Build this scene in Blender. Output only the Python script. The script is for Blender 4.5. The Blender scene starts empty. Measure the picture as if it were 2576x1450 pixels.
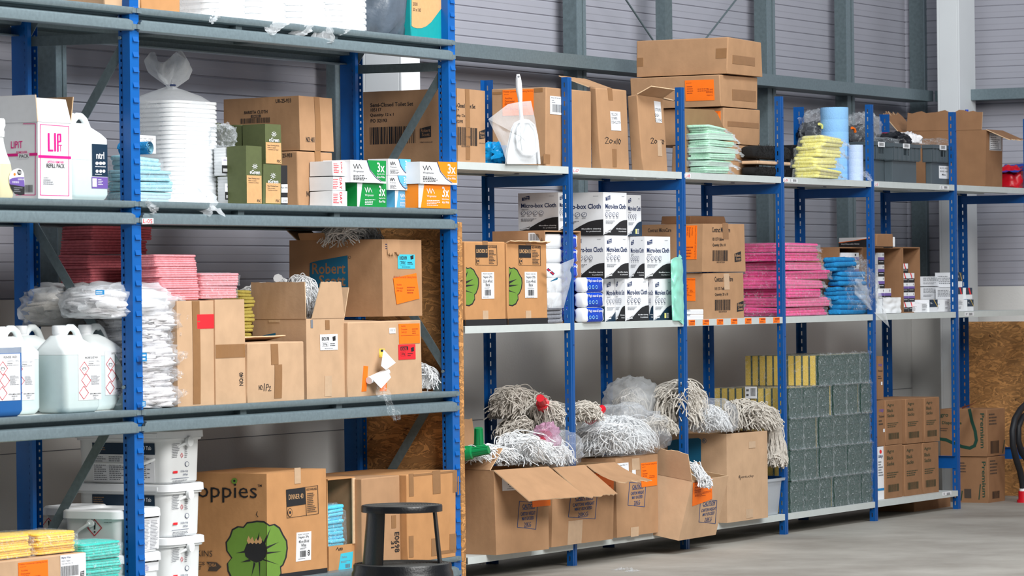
import bpy, bmesh, math, random
from mathutils import Vector as V, Matrix, noise
from math import sin, cos, pi, radians
random.seed(7)
SC = bpy.context.scene
COL = SC.collection

# ------------------------------------------------------------------ camera, world, light, exposure
CAMX = V((-13.798, -7.341, 1.1398)); YAW = radians(28.939); ROLL = .01179; FPX = 9600.
FW = V((cos(YAW), sin(YAW), 0)); R0 = V((sin(YAW), -cos(YAW), 0)); U0 = V((0, 0, 1))
RT = cos(ROLL)*R0 - sin(ROLL)*U0; UP = cos(ROLL)*U0 + sin(ROLL)*R0
cd = bpy.data.cameras.new('camera'); co = bpy.data.objects.new('camera', cd); COL.objects.link(co)
cd.sensor_width = 36; cd.lens = FPX/2576*36; cd.clip_end = 200
co.matrix_world = Matrix(((RT.x, UP.x, -FW.x, CAMX.x), (RT.y, UP.y, -FW.y, CAMX.y), (RT.z, UP.z, -FW.z, CAMX.z), (0, 0, 0, 1)))
cd.dof.use_dof = True; cd.dof.focus_distance = 15.4; cd.dof.aperture_fstop = 10
SC.camera = co
w = bpy.data.worlds.new('world'); SC.world = w; w.use_nodes = True
w.node_tree.nodes['Background'].inputs[0].default_value = (.80, .88, 1, 1)
w.node_tree.nodes['Background'].inputs[1].default_value = .12

def area(name, loc, tgt, sx, sy, e, col):
    l = bpy.data.lights.new(name, 'AREA'); l.shape = 'RECTANGLE'; l.size = sx; l.size_y = sy; l.energy = e; l.color = col
    o = bpy.data.objects.new(name, l); COL.objects.link(o); o.location = loc
    o.rotation_euler = (V(tgt)-V(loc)).to_track_quat('-Z', 'Y').to_euler()
area('doorway_daylight', (-4.4, -6.8, 4.7), (-1.4, 0, .9), 5, 2.2, 650, (1, .985, .96))
area('roof_light', (-1.6, -3.4, 6.4), (-.6, .6, 0), 7, 1.4, 520, (.92, .97, 1))
SC.view_settings.view_transform = 'Standard'; SC.view_settings.look = 'None'
SC.view_settings.exposure = 0; SC.view_settings.gamma = 1
try: SC.view_settings.use_curve_mapping = False
except Exception: pass

# ------------------------------------------------------------------ turning measurements of the photograph into places in the room
def ray(x, y): return FW*FPX + RT*(x-1288) - UP*(y-725)
def on_y(x, y, Y): d = ray(x, y); return CAMX + d*((Y-CAMX.y)/d.y)
def on_x(x, y, X): d = ray(x, y); return CAMX + d*((X-CAMX.x)/d.x)
def on_z(x, y, Z): d = ray(x, y); return CAMX + d*((Z-CAMX.z)/d.z)

# ------------------------------------------------------------------ materials
def lin(c): c /= 255.; return c/12.92 if c <= .04045 else ((c+.055)/1.055)**2.4
MATS = {}
def nodes(m):
    m.use_nodes = True; nt = m.node_tree; return nt, nt.nodes, nt.links, nt.nodes['Principled BSDF']
def mat(name, r, g, b, rough=.6, metal=0, noise_amt=.06, scale=40, bump=0, bscale=200, wave=0, sss=0, spec=.5, coat=0):
    if name in MATS: return MATS[name]
    m = bpy.data.materials.new(name); nt, N, L, B = nodes(m)
    c = (lin(r), lin(g), lin(b), 1)
    B.inputs['Base Color'].default_value = c; B.inputs['Roughness'].default_value = rough; B.inputs['Metallic'].default_value = metal
    B.inputs['Specular IOR Level'].default_value = spec
    if coat: B.inputs['Coat Weight'].default_value = coat; B.inputs['Coat Roughness'].default_value = .15
    if sss: B.inputs['Subsurface Weight'].default_value = sss; B.inputs['Subsurface Radius'].default_value = (.02, .02, .02)
    tc = N.new('ShaderNodeTexCoord')
    if noise_amt:
        n = N.new('ShaderNodeTexNoise'); n.inputs['Scale'].default_value = scale; n.inputs['Detail'].default_value = 5
        L.new(tc.outputs['Object'], n.inputs['Vector'])
        mr = N.new('ShaderNodeMapRange'); mr.inputs['From Min'].default_value = .3; mr.inputs['From Max'].default_value = .7
        mr.inputs['To Min'].default_value = 1-noise_amt; mr.inputs['To Max'].default_value = 1+noise_amt
        L.new(n.outputs['Fac'], mr.inputs['Value'])
        mx = N.new('ShaderNodeMix'); mx.data_type = 'RGBA'; mx.blend_type = 'MULTIPLY'; mx.inputs[0].default_value = 1
        mx.inputs[6].default_value = c; L.new(mr.outputs[0], mx.inputs[7]); L.new(mx.outputs[2], B.inputs['Base Color'])
    if bump or wave:
        n2 = N.new('ShaderNodeTexNoise'); n2.inputs['Scale'].default_value = bscale; n2.inputs['Detail'].default_value = 3
        L.new(tc.outputs['Object'], n2.inputs['Vector'])
        b = N.new('ShaderNodeBump'); b.inputs['Strength'].default_value = bump or .15; b.inputs['Distance'].default_value = .004
        if wave:
            wv = N.new('ShaderNodeTexWave'); wv.inputs['Scale'].default_value = wave; wv.inputs['Distortion'].default_value = 2.5
            wv.inputs['Detail'].default_value = 1
            mp = N.new('ShaderNodeMapping'); mp.inputs['Rotation'].default_value = (0, 0, .6)
            L.new(tc.outputs['Object'], mp.inputs[0]); L.new(mp.outputs[0], wv.inputs['Vector'])
            ad = N.new('ShaderNodeMath'); ad.operation = 'MULTIPLY_ADD'; ad.inputs[1].default_value = .16
            L.new(wv.outputs['Fac'], ad.inputs[0]); L.new(n2.outputs['Fac'], ad.inputs[2]); L.new(ad.outputs[0], b.inputs['Height'])
        else: L.new(n2.outputs['Fac'], b.inputs['Height'])
        L.new(b.outputs[0], B.inputs['Normal'])
    MATS[name] = m; return m
def film(name, r, g, b, a=.14, rough=.12, bs=25, st=.9, up=.4, streak=0):
    m = bpy.data.materials.new(name); nt, N, L, B = nodes(m)
    B.inputs['Base Color'].default_value = (lin(r), lin(g), lin(b), 1); B.inputs['Roughness'].default_value = rough
    B.inputs['Specular IOR Level'].default_value = 1
    tc = N.new('ShaderNodeTexCoord')
    n = N.new('ShaderNodeTexNoise'); n.inputs['Scale'].default_value = bs; n.inputs['Detail'].default_value = 4; n.inputs['Distortion'].default_value = 1.6
    L.new(tc.outputs['Object'], n.inputs['Vector'])
    bp = N.new('ShaderNodeBump'); bp.inputs['Strength'].default_value = st; bp.inputs['Distance'].default_value = .01
    L.new(n.outputs['Fac'], bp.inputs['Height']); L.new(bp.outputs[0], B.inputs['Normal'])
    lw = N.new('ShaderNodeLayerWeight'); lw.inputs['Blend'].default_value = .35; L.new(bp.outputs[0], lw.inputs['Normal'])
    mr = N.new('ShaderNodeMapRange'); mr.inputs['To Min'].default_value = a; mr.inputs['To Max'].default_value = min(1, a+up)
    L.new(lw.outputs['Facing'], mr.inputs['Value'])
    if streak:      # crease glints painted in as thin winding lines of denser film
        n3 = N.new('ShaderNodeTexNoise'); n3.inputs['Scale'].default_value = bs*.5; n3.inputs['Detail'].default_value = 3; n3.inputs['Distortion'].default_value = 2; L.new(tc.outputs['Object'], n3.inputs['Vector'])
        q = [N.new('ShaderNodeMath') for _ in range(4)]
        q[0].operation = 'SUBTRACT'; q[0].inputs[1].default_value = .5; q[1].operation = 'ABSOLUTE'; q[2].operation = 'LESS_THAN'; q[2].inputs[1].default_value = .009; q[3].operation = 'MULTIPLY_ADD'; q[3].inputs[1].default_value = streak
        L.new(n3.outputs['Fac'], q[0].inputs[0]); L.new(q[0].outputs[0], q[1].inputs[0]); L.new(q[1].outputs[0], q[2].inputs[0]); L.new(q[2].outputs[0], q[3].inputs[0]); L.new(mr.outputs[0], q[3].inputs[2]); mr = q[3]
    t = N.new('ShaderNodeBsdfTransparent'); ms = N.new('ShaderNodeMixShader')
    L.new(mr.outputs[0], ms.inputs[0]); L.new(t.outputs[0], ms.inputs[1]); L.new(B.outputs[0], ms.inputs[2])
    L.new(ms.outputs[0], N['Material Output'].inputs['Surface']); MATS[name] = m; return m
def card(name, r, g, b): return mat(name, r, g, b, .85, 0, .07, 14, .16, 55, 18, spec=.2)
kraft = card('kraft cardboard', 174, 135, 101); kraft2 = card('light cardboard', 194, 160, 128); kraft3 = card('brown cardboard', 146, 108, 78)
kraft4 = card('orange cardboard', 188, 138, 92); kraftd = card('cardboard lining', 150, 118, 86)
ink = mat('black ink', 28, 27, 30, .7, noise_amt=0); inkb = mat('faded ink', 70, 58, 50, .8, noise_amt=0)
navy = mat('navy ink', 22, 44, 92, .6, noise_amt=0); cau = mat('blue print', 48, 72, 118, .8, noise_amt=0)
tealink = mat('petrol ink', 12, 96, 132, .6, noise_amt=0); grey = mat('grey ink', 120, 122, 128, .7, noise_amt=0)
white = mat('white paper', 232, 233, 236, .55, noise_amt=.02); red = mat('red ink', 205, 24, 44, .6, noise_amt=0)
orange = mat('orange label', 255, 118, 4, .6, noise_amt=.02); cyan = mat('cyan label', 62, 190, 214, .6, noise_amt=.02)
redlab = mat('red label', 232, 34, 44, .6, noise_amt=.02); orink = mat('orange print', 168, 62, 4, .7, noise_amt=0)
tape = mat('brown tape', 146, 106, 68, .3, 0, .05, 30, .12, 60); tapel = mat('clear tape', 196, 165, 134, .22, 0, .05, 30, .2, 60)
blue = mat('blue paint', 0, 90, 168, .38, 0, .04, 30, spec=.5); bluef = mat('rack blue paint', 0, 76, 144, .42, 0, .05, 30)
blued = mat('dark blue paint', 4, 44, 92, .5, 0, .05, 30)
galv = mat('galvanised steel', 120, 136, 142, .42, .35, .1, 90); galvd = mat('dull galvanised steel', 98, 112, 116, .5, .3, .14, 60)
lipw = mat('pale grey paint', 196, 202, 200, .5, 0, .03, 30); board = mat('white melamine board', 214, 214, 210, .5, 0, .03, 20)
clad = mat('cladding sheet', 164, 164, 174, .55, 0, .03, 3); block = mat('white wall paint', 222, 221, 218, .8, 0, .03, 3, .2, 90)
colw = mat('white column paint', 222, 226, 228, .5, 0, .03, 3)
blackp = mat('black plastic', 18, 19, 22, .32, 0, .1, 60, .15, 140); rub = mat('dusty black rubber', 62, 62, 60, .75, 0, .3, 14, .4, 90)
greycr = mat('grey crate plastic', 76, 86, 92, .5, 0, .05, 20)
hdpe = mat('natural plastic', 232, 238, 238, .38, 0, .03, 9, sss=.25); capw = mat('white cap plastic', 238, 240, 242, .4, noise_amt=0)
pail = mat('white bucket plastic', 226, 228, 228, .38, 0, .03, 9, sss=.1); lidw = mat('white lid plastic', 240, 242, 244, .35, 0, .02, 9)
pink = mat('rose cloth', 236, 150, 158, .95, 0, .14, 60, .7, 260); rose_shade = mat('shade-toned rose cloth', 200, 104, 112, .95, 0, .14, 60, .7, 260)  # second rose is the same cloth with the back pile's shade in its colour
hot = mat('magenta cloth', 232, 62, 140, .9, 0, .16, 60, .7, 220); sky = mat('pale blue cloth', 150, 205, 218, .95, 0, .14, 60, .7, 220)
azure = mat('blue cloth', 18, 128, 188, .9, 0, .16, 60, .7, 220); aqua = mat('aqua cloth', 84, 196, 226, .9, 0, .1, 60, .7, 220)
mint = mat('mint cloth', 178, 226, 196, .95, 0, .1, 60, .7, 220); teal = mat('turquoise cloth', 66, 204, 190, .95, 0, .14, 60, .8, 220)
yel = mat('yellow cloth', 250, 206, 84, .95, 0, .1, 60, .7, 220); lemon = mat('lemon cloth', 240, 232, 134, .95, 0, .1, 60, .7, 220)
mustard = mat('olive yellow cloth', 190, 172, 84, .95, 0, .1, 60, .7, 220)
yarnw = mat('white mop yarn', 224, 225, 226, .95, 0, .08, 200, .5, 400); yarng = mat('unbleached mop yarn', 205, 198, 188, .95, 0, .14, 120, .5, 400)
ragm = mat('white rag cloth', 226, 224, 226, .95, 0, .12, 30, .8, 60)
grn = mat('green plastic', 0, 128, 68, .35, noise_amt=0); redp = mat('red plastic', 206, 16, 36, .35, noise_amt=0); redd = mat('dark red plastic', 150, 20, 44, .35, noise_amt=0)
olive = mat('olive carton print', 84, 92, 54, .7, 0, .06, 60); peach = mat('plain carton panel', 204, 158, 108, .8, 0, .05, 60)
tealb = mat('teal carton print', 0, 148, 150, .6, 0, .04, 40)
wgreen = mat('green print', 0, 140, 62, .45, noise_amt=0); wblue = mat('sky blue print', 92, 178, 226, .45, noise_amt=0); worange = mat('orange print bright', 255, 140, 6, .45, noise_amt=0)
magenta = mat('magenta print', 224, 12, 132, .5, noise_amt=0); purple = mat('purple print', 108, 84, 160, .5, noise_amt=0); dnavy = mat('dark navy print', 14, 44, 66, .5, noise_amt=0)
royal = mat('royal blue wrap', 0, 66, 190, .4, 0, .06, 40, .3, 60); sponge_y = mat('yellow sponge', 222, 190, 76, .95, 0, .1, 90, .4, 200)
scourer = mat('dark green scourer', 34, 66, 58, .9, 0, .2, 120, .6, 200); leaf = mat('poppy green print', 104, 142, 50, .7, noise_amt=.03)
osb_dark = None
bluel = mat('blue tinted liquid', 26, 98, 168, .4, noise_amt=.02, sss=.15); paleg = mat('pale green liquid', 208, 224, 224, .4, noise_amt=.02, sss=.2)
honey = mat('pale yellow liquid', 224, 214, 176, .35, noise_amt=.02, sss=.2); roll_b = mat('blue paper roll', 138, 188, 232, .9, 0, .04, 120, .4, 200)
roll_w = mat('pale blue paper roll', 190, 208, 238, .9, 0, .04, 120, .4, 200); bristle = mat('black bristle', 16, 15, 16, .9, 0, .3, 300, 1, 500)
woodm = mat('pale wood', 206, 172, 140, .6, 0, .1, 30); bagb = mat('bright blue film', 0, 148, 214, .3, 0, .1, 20, .6, 30)
darkbag = mat('dark grey bag film', 86, 96, 108, .35, 0, .2, 12, .9, 22); blackbag = mat('black bag film', 30, 32, 38, .3, 0, .4, 12, .9, 22)
hose = mat('black rubber hose', 24, 26, 32, .6, 0, .1, 40); card_edge = mat('torn cardboard edge', 214, 182, 146, .9, noise_amt=.1, scale=60)
clear = film('clear film', 236, 240, 246, .06, .12, 25, .6, .26, .2); milky = film('cloudy film', 240, 244, 248, .24, .25, 16, .35, .4); crystal = film('crinkled film', 230, 238, 244, .03, .07, 38, 1, .2, .38)
pinkf = film('pink cloudy film', 214, 160, 190, .35); tubclear = film('cloudy tub plastic', 196, 202, 210, .55, .3, 4, .2)
tealf = film('pale teal film', 150, 226, 204, .8, .35, 8, .4)
def osb_mat(name, r, g, b):
    m = bpy.data.materials.new(name); nt, N, L, B = nodes(m); tc = N.new('ShaderNodeTexCoord')
    vo = N.new('ShaderNodeTexVoronoi'); vo.inputs['Scale'].default_value = 26; vo.inputs['Randomness'].default_value = 1
    nz = N.new('ShaderNodeTexNoise'); nz.inputs['Scale'].default_value = 9; nz.inputs['Detail'].default_value = 3; nz.inputs['Distortion'].default_value = 2.5
    mp = N.new('ShaderNodeMapping'); mp.inputs['Scale'].default_value = (1, .9, 2.2); L.new(tc.outputs['Object'], mp.inputs[0])
    L.new(mp.outputs[0], nz.inputs['Vector']); L.new(nz.outputs['Color'], vo.inputs['Vector'])
    vo.inputs['Scale'].default_value = 6
    cr = N.new('ShaderNodeValToRGB'); e = cr.color_ramp.elements
    e[0].position = 0; e[0].color = (lin(r*.45), lin(g*.4), lin(b*.35), 1); e[1].position = 1; e[1].color = (lin(r*1.2), lin(g*1.2), lin(b*1.2), 1)
    k = e.new(.35); k.color = (lin(r), lin(g), lin(b), 1); k = e.new(.6); k.color = (lin(r*.8), lin(g*.76), lin(b*.7), 1)
    sp = N.new('ShaderNodeSeparateColor'); L.new(vo.outputs['Color'], sp.inputs[0]); L.new(sp.outputs[0], cr.inputs[0])
    L.new(cr.outputs[0], B.inputs['Base Color']); B.inputs['Roughness'].default_value = .8
    bp = N.new('ShaderNodeBump'); bp.inputs['Strength'].default_value = .4; bp.inputs['Distance'].default_value = .004
    L.new(sp.outputs[0], bp.inputs['Height']); L.new(bp.outputs[0], B.inputs['Normal']); MATS[name] = m; return m
osb = osb_mat('oriented strand board', 178, 128, 76)
def floor_mat():
    m = bpy.data.materials.new('dusty concrete'); nt, N, L, B = nodes(m); tc = N.new('ShaderNodeTexCoord')
    n1 = N.new('ShaderNodeTexNoise'); n1.inputs['Scale'].default_value = 1.3; n1.inputs['Detail'].default_value = 9; n1.inputs['Roughness'].default_value = .62
    L.new(tc.outputs['Object'], n1.inputs['Vector'])
    cr = N.new('ShaderNodeValToRGB'); e = cr.color_ramp.elements
    e[0].position = .3; e[0].color = (lin(128), lin(122), lin(114), 1); e[1].position = .7; e[1].color = (lin(172), lin(168), lin(160), 1)
    L.new(n1.outputs['Fac'], cr.inputs[0]); L.new(cr.outputs[0], B.inputs['Base Color'])
    n2 = N.new('ShaderNodeTexNoise'); n2.inputs['Scale'].default_value = 40; n2.inputs['Detail'].default_value = 6; L.new(tc.outputs['Object'], n2.inputs['Vector'])
    bp = N.new('ShaderNodeBump'); bp.inputs['Strength'].default_value = .3; bp.inputs['Distance'].default_value = .004
    L.new(n2.outputs['Fac'], bp.inputs['Height']); L.new(bp.outputs[0], B.inputs['Normal']); B.inputs['Roughness'].default_value = .6
    return m
concrete = floor_mat()

# ------------------------------------------------------------------ mesh builder
TXT = {}; THIN = ('oppies', 'PKINS', 'Wrapmaster', 'YELLOW', 'STRIPE', 'DISHCLOTH', 'DISH', 'CLOTHS', '20KG', 'iT', 'Kentucky', 'DINNER 40')
def text_geo(s):
    if s in TXT: return TXT[s]
    c = bpy.data.curves.new('t', 'FONT'); c.body = s; c.resolution_u = 2; c.offset = .0 if s in THIN else .014
    o = bpy.data.objects.new('t', c); COL.objects.link(o)
    me = bpy.data.meshes.new_from_object(o.evaluated_get(bpy.context.evaluated_depsgraph_get()))
    vs = [(v.co.x, v.co.y) for v in me.vertices]; fs = [tuple(p.vertices) for p in me.polygons]
    bpy.data.objects.remove(o); bpy.data.curves.remove(c); bpy.data.meshes.remove(me)
    if not vs: vs = [(0, 0)]; fs = []
    x0 = min(v[0] for v in vs); x1 = max(v[0] for v in vs); y0 = min(v[1] for v in vs); y1 = max(v[1] for v in vs)
    vs = [((a-x0)/((x1-x0) or 1), (b-y0)/((y1-y0) or 1)) for a, b in vs]
    TXT[s] = (vs, fs); return TXT[s]

class MB:
    def __init__(s): s.v = []; s.f = []; s.m = []; s.ms = []
    def mi(s, m):
        if m not in s.ms: s.ms.append(m)
        return s.ms.index(m)
    def face(s, pts, m):
        b = len(s.v); s.v += [tuple(p) for p in pts]; s.f.append(tuple(range(b, b+len(pts)))); s.m.append(s.mi(m))
    def add(s, vs, fs, m):
        b = len(s.v); s.v += [tuple(p) for p in vs]; k = s.mi(m)
        for f in fs: s.f.append(tuple(b+i for i in f)); s.m.append(k)
    def hexa(s, c, m):        # 8 corners: bottom 4 (ccw from above) then top 4
        s.add(c, [(3, 2, 1, 0), (4, 5, 6, 7), (0, 1, 5, 4), (1, 2, 6, 5), (2, 3, 7, 6), (3, 0, 4, 7)], m)
    def box(s, x0, x1, y0, y1, z0, z1, m):
        s.hexa([(x0, y0, z0), (x1, y0, z0), (x1, y1, z0), (x0, y1, z0), (x0, y0, z1), (x1, y0, z1), (x1, y1, z1), (x0, y1, z1)], m)
    def bar(s, a, b, wv, tv, m):     # box from a to b, wv and tv full width vectors
        a = V(a); b = V(b); wv = V(wv)/2; tv = V(tv)/2
        s.hexa([a-wv-tv, a+wv-tv, a+wv+tv, a-wv+tv, b-wv-tv, b+wv-tv, b+wv+tv, b-wv+tv], m)
    def tube(s, path, r, m, n=6, cap=True):
        P = [V(p) for p in path]; b = len(s.v); k = s.mi(m); L = len(P); prev = None
        for i, p in enumerate(P):
            t = (P[min(i+1, L-1)]-P[max(i-1, 0)]).normalized()
            if prev is None: a = t.orthogonal().normalized()
            else: a = (prev - t*prev.dot(t)); a = a.normalized() if a.length > 1e-6 else t.orthogonal().normalized()
            prev = a; c = t.cross(a); rr = r[i] if isinstance(r, (list, tuple)) else r
            for j in range(n):
                q = 2*pi*j/n; s.v.append(tuple(p + a*(rr*cos(q)) + c*(rr*sin(q))))
        for i in range(L-1):
            for j in range(n):
                s.f.append((b+i*n+j, b+i*n+(j+1) % n, b+(i+1)*n+(j+1) % n, b+(i+1)*n+j)); s.m.append(k)
        if cap: s.f.append(tuple(b+j for j in reversed(range(n)))); s.m.append(k); s.f.append(tuple(b+(L-1)*n+j for j in range(n))); s.m.append(k)
    def rings(s, rs, m, cap0=True, cap1=True):   # rs: list of closed rings with equal counts
        b = len(s.v); k = s.mi(m); n = len(rs[0])
        for r in rs: s.v += [tuple(p) for p in r]
        for i in range(len(rs)-1):
            for j in range(n):
                s.f.append((b+i*n+j, b+i*n+(j+1) % n, b+(i+1)*n+(j+1) % n, b+(i+1)*n+j)); s.m.append(k)
        if cap0: s.f.append(tuple(b+j for j in reversed(range(n)))); s.m.append(k)
        if cap1: s.f.append(tuple(b+(len(rs)-1)*n+j for j in range(n))); s.m.append(k)
    def lathe(s, prof, c, m, n=32, sx=1, sy=1, cap0=True, cap1=True):
        c = V(c); s.rings([[c+V((r*sx*cos(2*pi*j/n), r*sy*sin(2*pi*j/n), z)) for j in range(n)] for r, z in prof], m, cap0, cap1)
    def loft(s, secs, o, ex, ey, m, n=6, cap0=True, cap1=True):   # rounded-rectangle sections (z, cx, cy, hw, hd, r)
        o = V(o); rs = []
        for z, cx, cy, hw, hd, r in secs:
            r = min(r, hw*.999, hd*.999); q = []
            for qx, qy, a0 in ((1, 1, 0), (-1, 1, pi/2), (-1, -1, pi), (1, -1, 1.5*pi)):
                for i in range(n+1):
                    a = a0 + pi/2*i/n; q.append(o + ex*(cx+qx*(hw-r)+r*cos(a)) + ey*(cy+qy*(hd-r)+r*sin(a)) + V((0, 0, z)))
            rs.append(q)
        s.rings(rs, m, cap0, cap1)
    def grid(s, fn, nu, nv, m, wrap=False):
        b = len(s.v); k = s.mi(m)
        for i in range(nu+1):
            for j in range(nv+1): s.v.append(tuple(fn(i/nu, j/nv)))
        for i in range(nu):
            for j in range(nv):
                a = b+i*(nv+1)+j; s.f.append((a, a+nv+1, a+nv+2, a+1)); s.m.append(k)
    def warp(s, fn): s.v = [tuple(fn(V(p))) for p in s.v]
    def build(s, name, parent=None, loc=None, smooth=True, bevel=0, angle=38, weld=False, solid=0):
        me = bpy.data.meshes.new(name)
        o = bpy.data.objects.new(name, me); COL.objects.link(o)
        off = V((0, 0, 0))
        if parent is not None: off = V(parent['_o']); o.parent = parent
        elif loc is not None: off = V(loc); o.location = off
        me.from_pydata([(p[0]-off.x, p[1]-off.y, p[2]-off.z) for p in s.v], [], s.f)
        for m in s.ms: me.materials.append(m)
        me.polygons.foreach_set('material_index', s.m)
        if smooth: me.polygons.foreach_set('use_smooth', [True]*len(s.f))
        me.validate(); me.update()
        if weld:
            bm = bmesh.new(); bm.from_mesh(me); bmesh.ops.remove_doubles(bm, verts=bm.verts, dist=1e-5); bm.to_mesh(me); bm.free()
        if smooth: me.set_sharp_from_angle(angle=radians(angle))
        if bevel:
            d = o.modifiers.new('b', 'BEVEL'); d.width = bevel; d.segments = 2; d.limit_method = 'ANGLE'; d.angle_limit = radians(50)
        if solid:
            d = o.modifiers.new('s', 'SOLIDIFY'); d.thickness = solid
        o['_o'] = tuple(off); return o
def tag(o, label, cat, group=None, kind=None):
    o['label'] = label; o['category'] = cat
    if group: o['group'] = group
    if kind: o['kind'] = kind
    return o
def empty(name, loc, label, cat, group=None):
    o = bpy.data.objects.new(name, None); COL.objects.link(o); o.location = loc; o['_o'] = tuple(loc); o.empty_display_size = .05
    return tag(o, label, cat, group)
def struct(mb, name, **k): o = mb.build(name, **k); o['kind'] = 'structure'; return o

# ------------------------------------------------------------------ faces that carry print
class Face:
    def __init__(s, a, b, c, d, bulge=0):     # a bottom-left, b bottom-right, c top-right, d top-left, seen from outside
        s.a, s.b, s.c, s.d = V(a), V(b), V(c), V(d); s.n = (s.b-s.a).cross(s.d-s.a).normalized(); s.k = bulge
        s.w = (s.b-s.a).length; s.h = (s.d-s.a).length
    def P(s, u, v, off=0):
        uu = min(max(u, 0), 1); vv = min(max(v, 0), 1)
        return s.a.lerp(s.b, u).lerp(s.d.lerp(s.c, u), v) + s.n*(off + s.k*16*uu*(1-uu)*vv*(1-vv))
    def uv(s, x, y):
        d = ray(x, y); t = (s.a-CAMX).dot(s.n)/d.dot(s.n); p = CAMX+d*t - s.a
        e = s.b-s.a; g = s.d-s.a; ee, gg, eg = e.dot(e), g.dot(g), e.dot(g); pe, pg = p.dot(e), p.dot(g); D = ee*gg-eg*eg
        return ((pe*gg-pg*eg)/D, (pg*ee-pe*eg)/D)
def clip(poly, xc, keep_left):
    out = []
    for i in range(len(poly)):
        a, b = poly[i], poly[(i+1) % len(poly)]; ia = (a[0] <= xc) == keep_left; ib = (b[0] <= xc) == keep_left
        if ia: out.append(a)
        if ia != ib: t = (xc-a[0])/(b[0]-a[0]); out.append((xc, a[1]+t*(b[1]-a[1])))
    return out
def draw(mb, F, items, off=.0009, uvmode=False):
    cv = (lambda x, y: (x, y)) if uvmode else F.uv
    for it in items:
        off += .00007; k = it[0]
        if k == 'p':
            if len(it[1]) > 2: mb.face([F.P(*cv(x, y), off) for x, y in it[1]], it[2]); continue
        elif k == 'n':
            pts = it[1]; th = it[2]/2
            for (x0, y0), (x1, y1) in zip(pts, pts[1:]):
                dx, dy = x1-x0, y1-y0; l = math.hypot(dx, dy) or 1; nx, ny = -dy/l*th, dx/l*th
                ex, ey = dx/l*th*.5, dy/l*th*.5
                mb.face([F.P(*cv(x, y), off) for x, y in ((x0+nx-ex, y0+ny-ey), (x0-nx-ex, y0-ny-ey), (x1-nx+ex, y1-ny+ey), (x1+nx+ex, y1+ny+ey))], it[3])
        elif k == 'c':
            mb.face([F.P(*cv(it[1]+it[3]*cos(a*pi/10), it[2]+it[4]*sin(a*pi/10)), off) for a in range(20)], it[5])
        else:
            q = it[2:6] if k == 't' else it[1:5]
            (u0, v1), (_, v0), (u1, _) = cv(q[0], q[1]), cv(q[0], q[3]), cv(q[2], q[3]); du, dv = u1-u0, v1-v0
            def R(a, b, c, d, m):
                nu = max(1, math.ceil(abs(du*(c-a))*6)) if F.k else 1; nv = max(1, math.ceil(abs(dv*(d-b))*6)) if F.k else 1
                if nu*nv > 1: mb.grid(lambda s_, t_: F.P(u0+du*(a+(c-a)*s_), v0+dv*(b+(d-b)*t_), off), nu, nv, m)
                else: mb.face([F.P(u0+du*a, v0+dv*b, off), F.P(u0+du*c, v0+dv*b, off), F.P(u0+du*c, v0+dv*d, off), F.P(u0+du*a, v0+dv*d, off)], m)
            if k == 'r': R(0, 0, 1, 1, it[5])
            elif k == 't':
                vs, fs = text_geo(it[1]); rot = it[7] if len(it) > 7 else 0
                if rot == 90: vs = [(1-b, a) for a, b in vs]
                elif rot == -90: vs = [(b, 1-a) for a, b in vs]
                elif rot == 180: vs = [(1-a, 1-b) for a, b in vs]
                mb.add([F.P(u0+du*a, v0+dv*b, off) for a, b in vs], fs, it[6])
            elif k == 'b':
                x = 0; rr = random.Random(int(it[1]*7+it[2]))
                while x < .97: wd = rr.choice((.012, .012, .02, .03)); R(x, 0, min(x+wd, 1), 1, it[5]); x += wd+rr.choice((.012, .018, .026))
            elif k == 'l':
                n = it[5]; rr = random.Random(int(it[1]*3+it[2]))
                for i in range(n):
                    x = 0; e = rr.uniform(.55, 1)
                    while x < e-.03:
                        wd = rr.uniform(.05, .16); R(x, 1-(i+.75)/n, min(x+wd, e), 1-(i+.3)/n, it[6]); x += wd+.03
            elif k == 'o':
                t = it[6] if len(it) > 6 else .03; tu = t*min(1, F.h*dv/(F.w*du+1e-9)) if F.w*du > F.h*dv else t; tv = tu*F.w*du/(F.h*dv+1e-9)
                R(0, 0, tu, 1, it[5]); R(1-tu, 0, 1, 1, it[5]); R(0, 0, 1, tv, it[5]); R(0, 1-tv, 1, 1, it[5])
def patch(F, parent, name, q, m, items=(), label=None, off=.0011):   # a sticker: thin paper lying on the face
    mb = MB(); (u0, v1), (_, v0), (u1, _) = F.uv(q[0], q[1]), F.uv(q[0], q[3]), F.uv(q[2], q[3])
    if len(q) > 4: C = [F.uv(q[i], q[i+1]) for i in (0, 2, 4, 6)][::-1]
    else: C = [(u0, v0), (u1, v0), (u1, v1), (u0, v1)]
    def bl(s_, t_): return F.P(*[(C[0][i]*(1-s_)+C[1][i]*s_)*(1-t_)+(C[3][i]*(1-s_)+C[2][i]*s_)*t_ for i in (0, 1)], off)
    mb.grid(bl, 5 if F.k else 1, 5 if F.k else 1, m)
    for i in range(4): a, b = C[i], C[(i+1) % 4]; mb.face([F.P(*a, off-.001), F.P(*b, off-.001), F.P(*b, off), F.P(*a, off)], m)
    draw(mb, F, items, off+.0001); o = mb.build(name, parent, smooth=False)
    if label: o['label'] = label
    return o
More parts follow.
